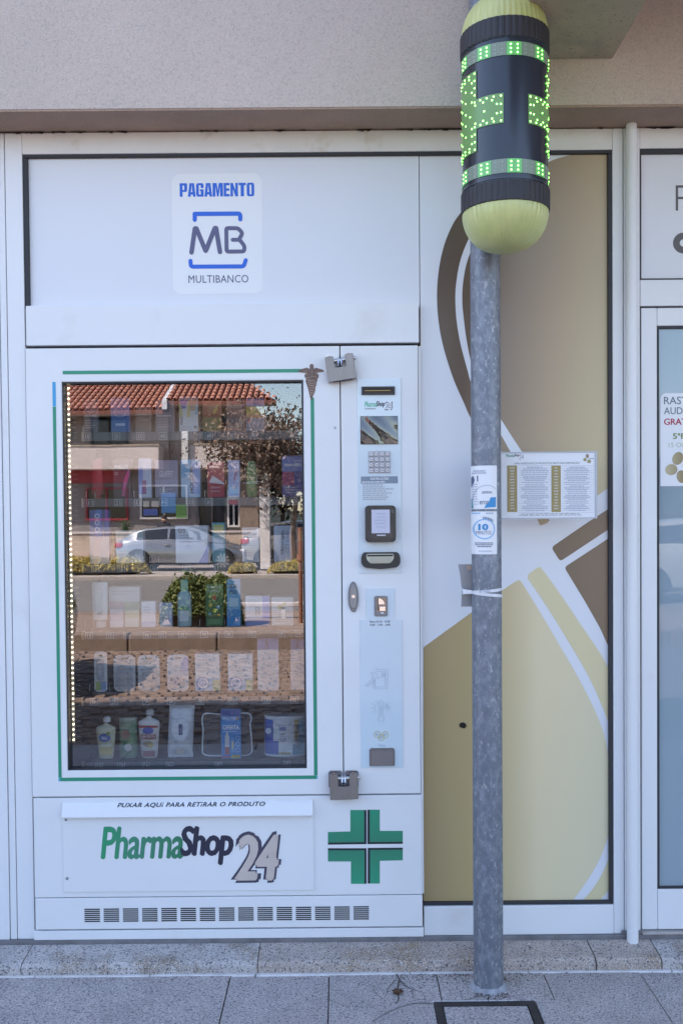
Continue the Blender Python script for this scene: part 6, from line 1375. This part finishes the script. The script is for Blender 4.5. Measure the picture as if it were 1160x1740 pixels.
# ---------------------------------------------------------------- cars
GLC = mat('dark_car_glass', (.02, .022, .026), .05, spec=.8, coat=.6); TYR = mat('tyre_rubber', (.02, .02, .02), .8); ALLOY = mat('alloy_rim', (.5, .5, .52), .3, .9); TAIL = mat('red_tail_lamp', (.45, .02, .03), .2, coat=.5); HEADL = mat('head_lamp', (.6, .62, .65), .1, coat=.8)
def make_car(name, label, paint, loc, rz, Lc=4.0, H=1.36, Wc=1.72):
    r = empty(name, loc, label, 'car', 'cars parked in the street'); r.rotation_euler = (0, 0, rz)
    def part(nm, bm, m, par=None, smooth=True):
        bmesh.ops.recalc_face_normals(bm, faces=bm.faces); me = bpy.data.meshes.new(nm)
        for f in bm.faces: f.smooth = smooth
        for e in bm.edges:
            if len(e.link_faces) == 2 and e.calc_face_angle(0) > R_(32): e.smooth = False
        bm.to_mesh(me); bm.free(); me.materials.append(m); o = bpy.data.objects.new(nm, me); COL.objects.link(o); o.parent = par or r; return o
    # front is +x. stations: (x fraction, sill z, belt z, half width fraction)
    st = [(-.5, .42, .70, .72), (-.485, .30, .86, .86), (-.44, .22, .93, .95), (-.36, .19, .95, 1), (-.22, .19, .95, 1), (0, .19, .91, 1), (.2, .19, .87, 1), (.30, .19, .82, .99), (.40, .20, .74, .95), (.46, .22, .66, .88), (.49, .27, .58, .78), (.5, .36, .50, .66)]
    bm = B(); G = []
    for fx, zb, zt, wf in st:
        w = Wc / 2 * wf; ring_ = []
        for y, z in ((-w * .80, zb), (-w * .97, zb + .10 * (zt - zb)), (-w, zb + .45 * (zt - zb)), (-w * .97, zb + .80 * (zt - zb)), (-w * .90, zt - .02), (-w * .6, zt + .02), (0, zt + .035), (w * .6, zt + .02), (w * .90, zt - .02), (w * .97, zb + .80 * (zt - zb)), (w, zb + .45 * (zt - zb)), (w * .97, zb + .10 * (zt - zb)), (w * .80, zb)):
            ring_.append(bm.verts.new((fx * Lc, y, z * H / 1.36)))
        G.append(ring_)
    for a, b in zip(G, G[1:]):
        for i in range(13): bm.faces.new((a[i], a[(i + 1) % 13], b[(i + 1) % 13], b[i]))
    bm.faces.new(G[0]); bm.faces.new(G[-1]); body = part('body', bm, paint)
    # greenhouse
    gs = [(-.455, .92, .93, .70), (-.38, .93, 1.14, .72), (-.27, .93, 1.30, .72), (-.12, .93, 1.36, .72), (.03, .92, 1.35, .72), (.13, .90, 1.24, .72), (.24, .87, 1.02, .74), (.31, .84, .86, .74)]
    bm = B(); G = []
    for fx, zb, zt, wf in gs:
        w = Wc / 2 * wf; wb = Wc / 2 * .90; G.append([bm.verts.new((fx * Lc, y, z * H / 1.36)) for y, z in ((-wb, zb - .02), (-w, zt - .06 * (zt - zb)), (-w * .8, zt), (w * .8, zt), (w, zt - .06 * (zt - zb)), (wb, zb - .02))])
    for a, b in zip(G, G[1:]):
        for i in range(6): bm.faces.new((a[i], a[(i + 1) % 6], b[(i + 1) % 6], b[i]))
    bm.faces.new(G[0]); bm.faces.new(G[-1]); part('cabin', bm, paint)
    for sd in (-1, 1):                             # side windows a hair proud of the cabin
        for f0, f1, i0, i1 in ((-.33, -.10, 1, 3), (-.085, .20, 3, 6)):
            bm = B(); V = []
            def pt(fx, t):
                for a, b in zip(gs, gs[1:]):
                    if a[0] <= fx <= b[0]:
                        q = (fx - a[0]) / (b[0] - a[0]); zb = a[1] + (b[1] - a[1]) * q; zt = a[2] + (b[2] - a[2]) * q; wf = a[3] + (b[3] - a[3]) * q
                        zl, zh = zb - .02, zt - .06 * (zt - zb); yb, yt = Wc / 2 * .90, Wc / 2 * wf
                        return Vector((fx * Lc, sd * (yb + (yt - yb) * t + .004), (zl + (zh - zl) * t) * H / 1.36))
            N = 6; lo = [bm.verts.new(pt(f0 + (f1 - f0) * k / N, .14)) for k in range(N + 1)]; hi = [bm.verts.new(pt(f0 + (f1 - f0) * k / N * (.98 if f1 < 0 else .9) + .004, .86)) for k in range(N + 1)]
            for k in range(N): bm.faces.new((lo[k], lo[k + 1], hi[k + 1], hi[k]))
            part('side_window', bm, GLC)
    for nm, a, b in (('windscreen', gs[5], gs[6]), ('rear_window', gs[1], gs[2])):
        bm = B(); w0, w1 = Wc / 2 * .66, Wc / 2 * .66; d = .006
        bm.faces.new([bm.verts.new(v) for v in ((a[0] * Lc, -w0 * .8, a[2] * H / 1.36 + d), (b[0] * Lc, -w1 * .8, b[2] * H / 1.36 + d), (b[0] * Lc, w1 * .8, b[2] * H / 1.36 + d), (a[0] * Lc, w0 * .8, a[2] * H / 1.36 + d))]); part(nm, bm, GLC)
    for fx in (-.31, .315):
        for sd in (-1, 1):
            y = sd * Wc / 2 * .90; R0 = .31
            bm = B(); cyl(bm, (fx * Lc, y - .10, R0), (fx * Lc, y + .10, R0), R0, n=28); wt = part('tyre', bm, TYR)
            bm = B(); yo = y + sd * .102
            for k in range(10):
                t = 2 * math.pi * k / 10; c0 = Vector((fx * Lc, yo, R0)); e = Vector((math.cos(t), 0, math.sin(t))); f = Vector((-math.sin(t), 0, math.cos(t)))
                bm.faces.new([bm.verts.new(c0 + v) for v in (e * .04 - f * .02, e * .205 - f * .032, e * .205 + f * .032, e * .04 + f * .02)])
            cyl(bm, (fx * Lc, yo - sd * .004, R0), (fx * Lc, yo + sd * .006, R0), .05, n=14); part('rim', bm, ALLOY, wt)
            bm = B(); L = [(fx * Lc + .37 * math.cos(R_(a)), .30 + .37 * math.sin(R_(a))) for a in range(0, 181, 15)]
            y2 = sd * (Wc / 2 + .003); flat(bm, L, y2); part('wheel_arch', bm, mat('arch_painted_shade', (.012, .012, .012), .9), body)  # flat half disc on the flank, the arch's shade put into its colour
    for sd in (-1, 1):
        bm = B(); box(bm, -.487 * Lc, -.43 * Lc, sd * Wc / 2 * .80 - .12, sd * Wc / 2 * .80 + .13, .72 * H / 1.36, .86 * H / 1.36, .03); part('tail_light', bm, TAIL)
        bm = B(); box(bm, .43 * Lc, .475 * Lc, sd * Wc / 2 * .72 - .14, sd * Wc / 2 * .72 + .12, .52 * H / 1.36, .64 * H / 1.36, .03); part('headlight', bm, HEADL)
        bm = B(); box(bm, .17 * Lc, .21 * Lc, sd * Wc / 2 * 1.0 - .02, sd * (Wc / 2 + .14) if sd > 0 else -Wc / 2 + .02, .90 * H / 1.36, 1.0 * H / 1.36, .02) if sd > 0 else box(bm, .17 * Lc, .21 * Lc, -Wc / 2 - .14, -Wc / 2 + .02, .90 * H / 1.36, 1.0 * H / 1.36, .02); part('door_mirror', bm, paint)
        for fx0 in (-.12, .03):
            bm = B(); y2 = sd * (Wc / 2 + .006); box(bm, fx0 * Lc, fx0 * Lc + .16, y2 - .01, y2 + .01, .79 * H / 1.36, .82 * H / 1.36, .005); part('door_handle', bm, ALLOY)
    for xs, m in ((-.502, PAPER), (.502, PAPER)):
        bm = B(); box(bm, xs * Lc - .01, xs * Lc + .01, -.24, .24, .46, .56, .003); part('number_plate', bm, m)
    return r
SILVER = mat('silver_car_paint', (.30, .31, .335), .22, .6, coat=.8); GREYC = mat('grey_car_paint', (.30, .29, .29), .25, .5, coat=.8); BLACKC = mat('black_car_paint', (.015, .017, .022), .15, .2, coat=1.0)
p = MIR(316, 966, 25.6); make_car('parked_car', 'silver coupe parked across the street below the red shop sign', SILVER, (p.x, p.y, RZ), R_(2), 3.95, 1.32)
p = MIR(528, 962, 25.6); make_car('parked_car', 'grey hatchback parked behind the silver coupe near the tree', GREYC, (p.x, p.y, RZ), R_(1), 4.1, 1.45)
p = MIR(148, 1165, 5.4); make_car('parked_car', 'tall black car parked beside the cobbles on the shop side', BLACKC, (p.x - 2.42, p.y - .12, RZ), R_(0), 4.3, 2.0, 1.8)
p = MIR(1150, 1000, 14.0); make_car('parked_car', 'white car parked in the side road facing the glass door', mat('white_car_paint', (.6, .6, .6), .25, coat=.8), (p.x + .6, p.y, RZ), R_(4), 4.2, 1.45)

# ---------------------------------------------------------------- house across the street
LH = 31.5; HY = GLASS_Y - LH
RW = mat('cream_house_wall', (.40, .33, .29), .9, var=.08, vs_=1.2); RW2 = mat('grey_shop_wall', (.26, .23, .225), .9, var=.1, vs_=1.5); PARA = mat('pale_balcony_render', (.62, .54, .50), .9, var=.12, vs_=1.4)
RTILE = mat('terracotta_tile', (.56, .26, .18), .8, var=.22, vs_=4); VOID = mat('dark_window_glass', (.012, .014, .022), .12, spec=.6); REDS = mat('red_shop_sign', (.34, .03, .045), .5)
WOODF = mat('white_window_frame', (.62, .60, .58), .5)
def hx(px, L=LH): return MIR(px, 880, L).x
def hz(py, L=LH, px=290): return MIR(px, py, L).z
hs = empty('opposite_house', (hx(290), HY, -.02), 'two storey house with terracotta roof and balconies across the street', 'house')
xl, xm, xr = hx(20), hx(288), hx(432)
zel, zer = hz(697, LH - .6), hz(682, LH - .6)
zb0_, zb1_ = hz(795, LH - 1), hz(757, LH - 1)
obj('wall', box(B(), xl, xm - .02, HY - 7, HY, -.05, zel), RW, hs); obj('wall', box(B(), xm - .02, xr, HY - 7, HY - .25, -.05, zer), RW, hs)
obj('shop_wall', box(B(), xl - .01, hx(408), HY + .002, HY + .06, -.05, zb0_ - .12), RW2, hs)
for x0, x1 in ((xl - .2, hx(280)), (hx(324), hx(420))):
    bm = B(); box(bm, x0, x1, HY + .061, HY + 1.05, zb0_ - .02, zb0_ + .12); box(bm, x0, x1, HY + .93, HY + 1.05, zb0_ + .121, zb1_); box(bm, x1 - .12, x1, HY + .061, HY + .929, zb0_ + .121, zb1_)
    b = obj('balcony', bm, PARA, hs)
    obj('coping', box(B(), x0 - .02, x1 + .03, HY + .90, HY + 1.08, zb1_ + .001, zb1_ + .05), CONC, b)
def roof(x0, x1, ze, hip=0.0):
    ye, yr = HY + .75, HY - 4.2; sl = math.tan(R_(23)); pitch = .215; bm = B(); n = int((x1 - x0) / pitch); rows = 13
    for i in range(n):
        cx = x0 + (i + .5) * (x1 - x0) / n; hw = (x1 - x0) / n / 2
        for j in range(rows):
            if hip and cx > x1 - hip * (j + .5) / rows: break
            ya, yb = ye + (yr - ye) * j / rows, ye + (yr - ye) * (j + 1.08) / rows
            za, zb = ze + (ye - ya) * sl + .03, ze + (ye - yb) * sl
            ra, rb = [], []
            for k in range(6):
                t = math.pi * k / 5; ra.append(bm.verts.new((cx - math.cos(t) * hw * .78, ya, za + math.sin(t) * .085))); rb.append(bm.verts.new((cx - math.cos(t) * hw * .66, yb, zb + math.sin(t) * .075)))
            for k in range(5): bm.faces.new((ra[k], ra[k + 1], rb[k + 1], rb[k]))
    deck = B(); P = [(ye, ze - .02), (yr, ze - .02 + (ye - yr) * sl), (HY - 7.5, ze - .5), (HY - 7.5, ze - .6), (yr, ze - .16 + (ye - yr) * sl), (ye, ze - .14)]
    a = [deck.verts.new((x0, y, z)) for y, z in P]; b = [deck.verts.new((x1 - hip * max(0, min(1, (ye - y) / (ye - yr))), y, z)) for y, z in P]; deck.faces.new(a); deck.faces.new(b)
    for k in range(6): deck.faces.new((a[k], a[(k + 1) % 6], b[(k + 1) % 6], b[k]))
    rf_ = obj('roof', deck, mat('roof_channel_tile', (.20, .075, .05), .85, var=.2, vs_=5), hs); obj('roof_tiles', bm, RTILE, rf_, kind='stuff')
    obj('eaves_board', box(B(), x0, x1, ye - .10, ye + .02, ze - .20, ze - .142), mat('dark_eaves_wood', (.10, .075, .06), .8), rf_)
    return rf_
ra_ = roof(xl - .6, xm - .06, zel); rb_ = roof(xm + .02, hx(474), zer, 2.6)
bm = B(); sl = math.tan(R_(23)); P = [(HY + .85, zel), (HY - 4.2, zel + 5.05 * sl)]
V = [(x, y, z + d) for x in (xm - .07, xm + .10) for d in (.0, .32) for y, z in P]
b8 = [bm.verts.new(v) for v in V]
for q in ((0, 1, 3, 2), (4, 6, 7, 5), (0, 2, 6, 4), (1, 5, 7, 3), (2, 3, 7, 6), (0, 4, 5, 1)): bm.faces.new([b8[k] for k in q])
obj('verge_flashing', bm, mat('pale_verge', (.6, .6, .62), .6), hs)
def win(px0, px1, py0, py1, yv, fm=WOODF, nm='window'):
    x0, x1, z0, z1 = hx(px0), hx(px1), hz(py1), hz(py0)
    bm = B(); ring(bm, (x0, x1, z0, z1), (x0 + .07, x1 - .07, z0 + .07, z1 - .07), yv, yv - .12); box(bm, (x0 + x1) / 2 - .03, (x0 + x1) / 2 + .03, yv - .09, yv - .01, z0 + .071, z1 - .071)
    w = obj(nm, bm, fm, hs); obj('pane', box(B(), x0 + .06, x1 - .06, yv - .10, yv - .08, z0 + .06, z1 - .06), VOID, w); return w
DKF = mat('dark_window_frame', (.05, .045, .045), .5); RDF = mat('red_window_frame', (.30, .03, .04), .5)
win(157, 220, 706, 757, HY + .122, DKF); win(60, 122, 706, 757, HY + .122, DKF); win(345, 398, 704, 757, HY - .128, DKF)
win(148, 220, 828, 884, HY + .182, RDF); w2 = win(240, 320, 824, 882, HY + .182); dr_ = win(337, 386, 820, 900, HY + .182, DKF, 'doorway'); dr2 = win(387, 409, 824, 897, HY + .182, WOODF, 'doorway')
def hp(par, px0, px1, py0, py1, c, y=HY + .19): obj('poster', box(B(), hx(px0), hx(px1), y, y + .01, hz(py1), hz(py0)), pmat(c), par)
hp(w2, 246, 256, 852, 862, (.5, .46, .4)); hp(w2, 260, 272, 852, 862, (.55, .5, .46)); hp(w2, 276, 300, 838, 872, (.10, .3, .62)); hp(w2, 300, 318, 858, 880, (.16, .36, .10)); hp(w2, 246, 270, 865, 876, (.1, .16, .5))
hp(dr2, 390, 406, 826, 842, (.08, .28, .45)); hp(dr2, 390, 406, 843, 850, (.62, .60, .55)); hp(dr2, 390, 406, 851, 858, (.55, .06, .08))
obj('shop_sign', box(B(), hx(20), hx(221), HY + .07, HY + .20, hz(820), hz(799)), REDS, hs)
obj('stone_pilaster', box(B(), hx(409), hx(440), HY - .2, HY + .35, -.05, hz(824)), KERB, hs)
obj('pale_lintel', box(B(), hx(405), hx(447), HY - .2, HY + .40, hz(824) + .001, hz(818)), WOODF, hs)
obj('white_balcony_post', box(B(), hx(319), hx(329), HY + 1.06, HY + 1.2, hz(792), hz(738)), WOODF, hs)
lw = empty('garden_wall', (hx(200, 28.6), GLASS_Y - 28.6, -.02), 'low beige garden wall behind the silver coupe', 'wall')
obj('wall', box(B(), hx(20, 28.6), hx(440, 28.6), GLASS_Y - 28.8, GLASS_Y - 28.6, -.05, hz(906, 28.6)), mat('beige_garden_wall', (.55, .43, .34), .9, var=.15, vs_=2, col2=(.3, .22, .18), c2s=3, c2w=(.55, .7)), lw)
obj('coping', box(B(), hx(20, 28.6) - .03, hx(440, 28.6) + .03, GLASS_Y - 28.84, GLASS_Y - 28.56, hz(906, 28.6) + .001, hz(906, 28.6) + .06), PARA, lw)
pt = empty('potted_palm', (hx(213, 29.1), GLASS_Y - 29.1, hz(906, 28.6) - .6), 'small spiky palm rising behind the garden wall', 'plant')
bm = B(); c = Vector((hx(213, 29.1), GLASS_Y - 29.1, hz(906, 28.6) + .02))
for k in range(60):
    a = srn.uniform(0, 6.28); e = srn.uniform(.1, 1.0); d = Vector((math.cos(a) * e, math.sin(a) * e * .6, 1 - e * .7)).normalized() * .5; w = Vector((-math.sin(a), math.cos(a), 0)) * .018
    bm.faces.new([bm.verts.new(v) for v in (c - w, c + w, c + d)])
obj('fronds', bm, mat('palm_green', (.07, .12, .04), .6), pt)
bm = B(); cyl(bm, c - Vector((0, 0, .9)), c + Vector((0, 0, .05)), .05, n=10); obj('stem', bm, mat('palm_stem', (.14, .1, .07), .9), pt)

# ---------------------------------------------------------------- white post, dry tree, rusty post
wp = MIR(451, 945, 24.3); zt_w = MIR(451, 742, 24.3).z
wpo = empty('white_post', (wp.x, wp.y, -.02), 'tall white square post beside the dry tree across the street', 'post')
obj('shaft', box(B(), wp.x - .14, wp.x + .14, wp.y - .14, wp.y + .14, -.05, zt_w, .01), mat('white_post_paint', (.70, .66, .64), .7, var=.15, vs_=3), wpo); obj('cap', box(B(), wp.x - .19, wp.x + .19, wp.y - .19, wp.y + .19, zt_w + .001, zt_w + .10, .01), MATS['white_post_paint'], wpo)
BARK = mat('grey_bark', (.17, .12, .09), .95, var=.3, vs_=12, bump=.6, bs=40)
def tree(x, y, z0, h, rad, n, cols, label, sparse=1.0, lsz=.07, group='trees across the street', trunk_r=.10, zc=None):
    o = empty('tree', (x, y, z0), label, 'tree', group); bm = B(); tips = []
    def br(p, d, L, r, lev):
        q = p + d * L; mid = p + d * L * .5 + Vector((srn.uniform(-.06, .06), srn.uniform(-.06, .06), 0)) * L; tube(bm, [p, mid, q], r, 6, r1=r * .6); tips.append(q); tips.append(mid)
        if lev:
            for k in range(3 if lev > 1 else 4):
                a = srn.uniform(0, 6.28); nd = (d * .65 + Vector((math.cos(a), math.sin(a), srn.uniform(.0, .6))) * .75).normalized(); br(q, nd, L * .62, r * .55, lev - 1)
    br(Vector((x, y, z0)), Vector((.04, 0, 1)).normalized(), h * .42, trunk_r, 3)
    obj('trunk', bm, BARK, o, smooth=True)
    bl = B(); tips2 = [t for t in tips if t.z > z0 + h * .35]
    for k in range(n):
        c = srn.choice(tips2); p = c + Vector((srn.gauss(0, 1), srn.gauss(0, 1), srn.gauss(0, .8))) * rad * .22; leaf(bl, p, lsz * srn.uniform(.6, 1.4), srn.choice((0, 1, 2)))
    obj('crown', bl, leafmats(label.split()[0] + label.split()[1], cols), o, kind='stuff')
    return o
t1p = MIR(500, 950, 23.0); tree(t1p.x, t1p.y, -.02, 4.6, 2.3, 6500, [(.16, .10, .075), (.22, .145, .10), (.10, .075, .05)], 'dry brown leaved tree beside the white post', lsz=.065)
for k, (px, L, h, lab) in enumerate(((640, 60, 7, 'round dark green tree farther along the street'), (760, 74, 9, 'tall olive green tree beyond the side road'), (905, 66, 7.5, 'spreading mid green tree by the far road'), (1010, 85, 9, 'pale green tree on the far verge'), (1120, 58, 5.2, 'low grey green tree facing the door glass'), (1240, 70, 8, 'broad deep green tree at the far right'))):
    p = MIR(px, 900, L); c = ((.05, .085, .03), (.09, .11, .04), (.07, .11, .05), (.12, .15, .07), (.08, .10, .065), (.04, .075, .035))[k]
    tree(p.x, p.y, -.3, h, h * .42, 1500, [c, tuple(v * 1.4 for v in c), tuple(v * .7 for v in c)], lab, lsz=.28, trunk_r=.2)
for k, (px, L, h, lab) in enumerate(((478, 41, 4.9, 'bushy dark tree filling the gap right of the house'), (540, 44, 5.4, 'brown green tree behind the dry one'), (590, 39, 4.6, 'small dark tree at the right of the gap'))):
    p = MIR(px, 900, L); tree(p.x, p.y, -.3, h, h * .5, 3600, [((.045, .05, .025), (.075, .06, .035), (.05, .065, .03))[k], (.09, .075, .045), (.03, .03, .02)], lab, lsz=.16, trunk_r=.16)
rp_ = MIR(511, 1058, 9.2); rpo = empty('rusty_post', (rp_.x, rp_.y, .04), 'short rust orange post behind the kerb near the green shrub', 'post')
bm = B(); cyl(bm, (rp_.x, rp_.y, .0), (rp_.x, rp_.y, MIR(511, 896, 9.2).z), .026, n=14); cyl(bm, (rp_.x, rp_.y, .85), (rp_.x, rp_.y, .93), .045, n=14); obj('tube', bm, mat('rust_orange', (.24, .10, .06), .8, var=.3, vs_=20), rpo, smooth=True)
bm = B(); hl0 = MIR(385, 1042, 10.0)
br_ = empty('low_rail', (MIR(450, 1042, 9.8).x, MIR(450, 1042, 9.8).y, .04), 'low white rail along the planted strip beside the shrub', 'rail')
x0, x1, yy = MIR(392, 1042, 9.8).x, MIR(640, 1042, 9.8).x, GLASS_Y - 9.8
bm = B(); box(bm, x0, x1, yy - .05, yy + .05, .20, .26, .01); obj('beam', bm, mat('weathered_white_rail', (.55, .5, .48), .7), br_)
for k in range(4): xx = x0 + .15 + (x1 - x0 - .3) * k / 3; obj('foot', box(B(), xx - .03, xx + .03, yy - .03, yy + .03, .03, .199), MATS['weathered_white_rail'], br_)
# far hills so that the mirrored street has a horizon
bm = B(); N = 70; lo, hi = [], []
for i in range(N + 1):
    x_ = -210 + 420 * i / N; h = 7 + 4 * math.sin(i * .31) + 2.5 * math.sin(i * .83 + 1); lo.append((x_, -150 - 20 * math.sin(i * .2), -1)); hi.append((x_, -190, h))
bk = [(x_, -250, h * .6) for x_, _, h in hi]
A_, B_, C_ = [[bm.verts.new(v) for v in L] for L in (lo, hi, bk)]
for a, b in ((A_, B_), (B_, C_)):
    for i in range(N): bm.faces.new((a[i], a[i + 1], b[i + 1], b[i]))
obj('hills', bm, mat('wooded_hill', (.035, .045, .035), .95, var=.35, vs_=.15), kind='structure', smooth=True)

# ---------------------------------------------------------------- person behind the silver coupe
def person(loc, label):
    x, y, z = loc; H = 1.56
    J = {'pelvis': (0, 0, .52), 'waist': (0, 0, .60), 'chest': (0, .0, .72), 'neck': (0, 0, .835), 'head': (0, -.005, .885), 'crown': (0, -.005, .955), 'sl': (-.105, 0, .795), 'el': (-.135, .01, .63), 'wl': (-.13, -.05, .49), 'hl': (-.128, -.065, .44), 'sr': (.105, 0, .795), 'er': (.14, .01, .63), 'wr': (.135, -.03, .49), 'hr': (.135, -.045, .44),
         'tl': (-.055, 0, .50), 'kl': (-.06, -.015, .28), 'al': (-.062, .015, .05), 'fl': (-.068, -.06, .02), 'tr': (.055, 0, .50), 'kr': (.062, -.03, .28), 'ar': (.07, .02, .05), 'fr': (.078, -.055, .02)}
    Rr = dict(pelvis=.085, waist=.075, chest=.088, neck=.033, head=.052, crown=.040, sl=.042, el=.031, wl=.022, hl=.022, sr=.042, er=.031, wr=.022, hr=.022, tl=.055, kl=.038, al=.026, fl=.024, tr=.055, kr=.038, ar=.026, fr=.024)
    E = [('pelvis', 'waist'), ('waist', 'chest'), ('chest', 'neck'), ('neck', 'head'), ('head', 'crown'), ('chest', 'sl'), ('sl', 'el'), ('el', 'wl'), ('wl', 'hl'), ('chest', 'sr'), ('sr', 'er'), ('er', 'wr'), ('wr', 'hr'), ('pelvis', 'tl'), ('tl', 'kl'), ('kl', 'al'), ('al', 'fl'), ('pelvis', 'tr'), ('tr', 'kr'), ('kr', 'ar'), ('ar', 'fr')]
    ks = list(J); me = bpy.data.meshes.new('person_skeleton'); me.from_pydata([tuple(c * H for c in J[k]) for k in ks], [(ks.index(a), ks.index(b)) for a, b in E], [])
    t = bpy.data.objects.new('person_skeleton', me); COL.objects.link(t); md = t.modifiers.new('skin', 'SKIN'); sv = me.skin_vertices[0].data
    for i, k in enumerate(ks): sv[i].radius = (Rr[k] * H,) * 2; sv[i].use_root = (k == 'pelvis')
    t.modifiers.new('sub', 'SUBSURF').levels = 2
    dg = bpy.context.evaluated_depsgraph_get(); m2 = bpy.data.meshes.new_from_object(t.evaluated_get(dg)); bpy.data.objects.remove(t)
    for mm in (mat('skin', (.45, .27, .2), .6), mat('dark_jacket', (.03, .032, .045), .8), mat('dark_trousers', (.05, .055, .08), .8), mat('black_shoes', (.02, .02, .02), .5)): m2.materials.append(mm)
    for f in m2.polygons:
        f.use_smooth = True; c = f.center; zz_ = c.z / H
        f.material_index = 0 if (zz_ > .845 or (abs(c.x) > .11 * H and zz_ < .50)) else (1 if zz_ > .50 else (2 if zz_ > .06 else 3))
    o = bpy.data.objects.new('person', m2); COL.objects.link(o); o.location = loc; o.rotation_euler = (0, 0, R_(180)); tag(o, label, 'person')
    bm = B(); lathe(bm, 0, .012 * H, [(.050 * H, .90 * H), (.058 * H, .925 * H), (.055 * H, .96 * H), (.035 * H, .985 * H), (0, .992 * H)], 20, 1, 1.1); me = bpy.data.meshes.new('hair'); bmesh.ops.recalc_face_normals(bm, faces=bm.faces); bm.to_mesh(me); bm.free(); me.materials.append(mat('dark_hair', (.03, .02, .015), .7)); h = bpy.data.objects.new('hair', me); COL.objects.link(h); h.parent = o
p = MIR(279, 900, 27.9); person((p.x, p.y, -.02), 'person in a dark jacket standing behind the silver coupe')

# ---------------------------------------------------------------- a dead leaf on the pavement
g0 = gpt(675, 1690)
bm = B(); L = [(0, 0), (.012, .006), (.02, .018), (.012, .022), (.016, .034), (.004, .030), (-.004, .040), (-.010, .026), (-.018, .024), (-.012, .012), (-.014, .004)]
V = [bm.verts.new((g0[0] + a, g0[1] - .012 + b, .0055 + .004 * abs(a) / .02)) for a, b in L]; bm.faces.new(V)
bmesh.ops.solidify(bm, geom=bm.faces[:], thickness=.0006)
tag(obj('dead_leaf', bm, mat('dead_leaf', (.12, .055, .03), .8, var=.3, vs_=60), loc=(g0[0], g0[1], .005)), 'curled brown dead leaf on the cracked paving slab', 'leaf')
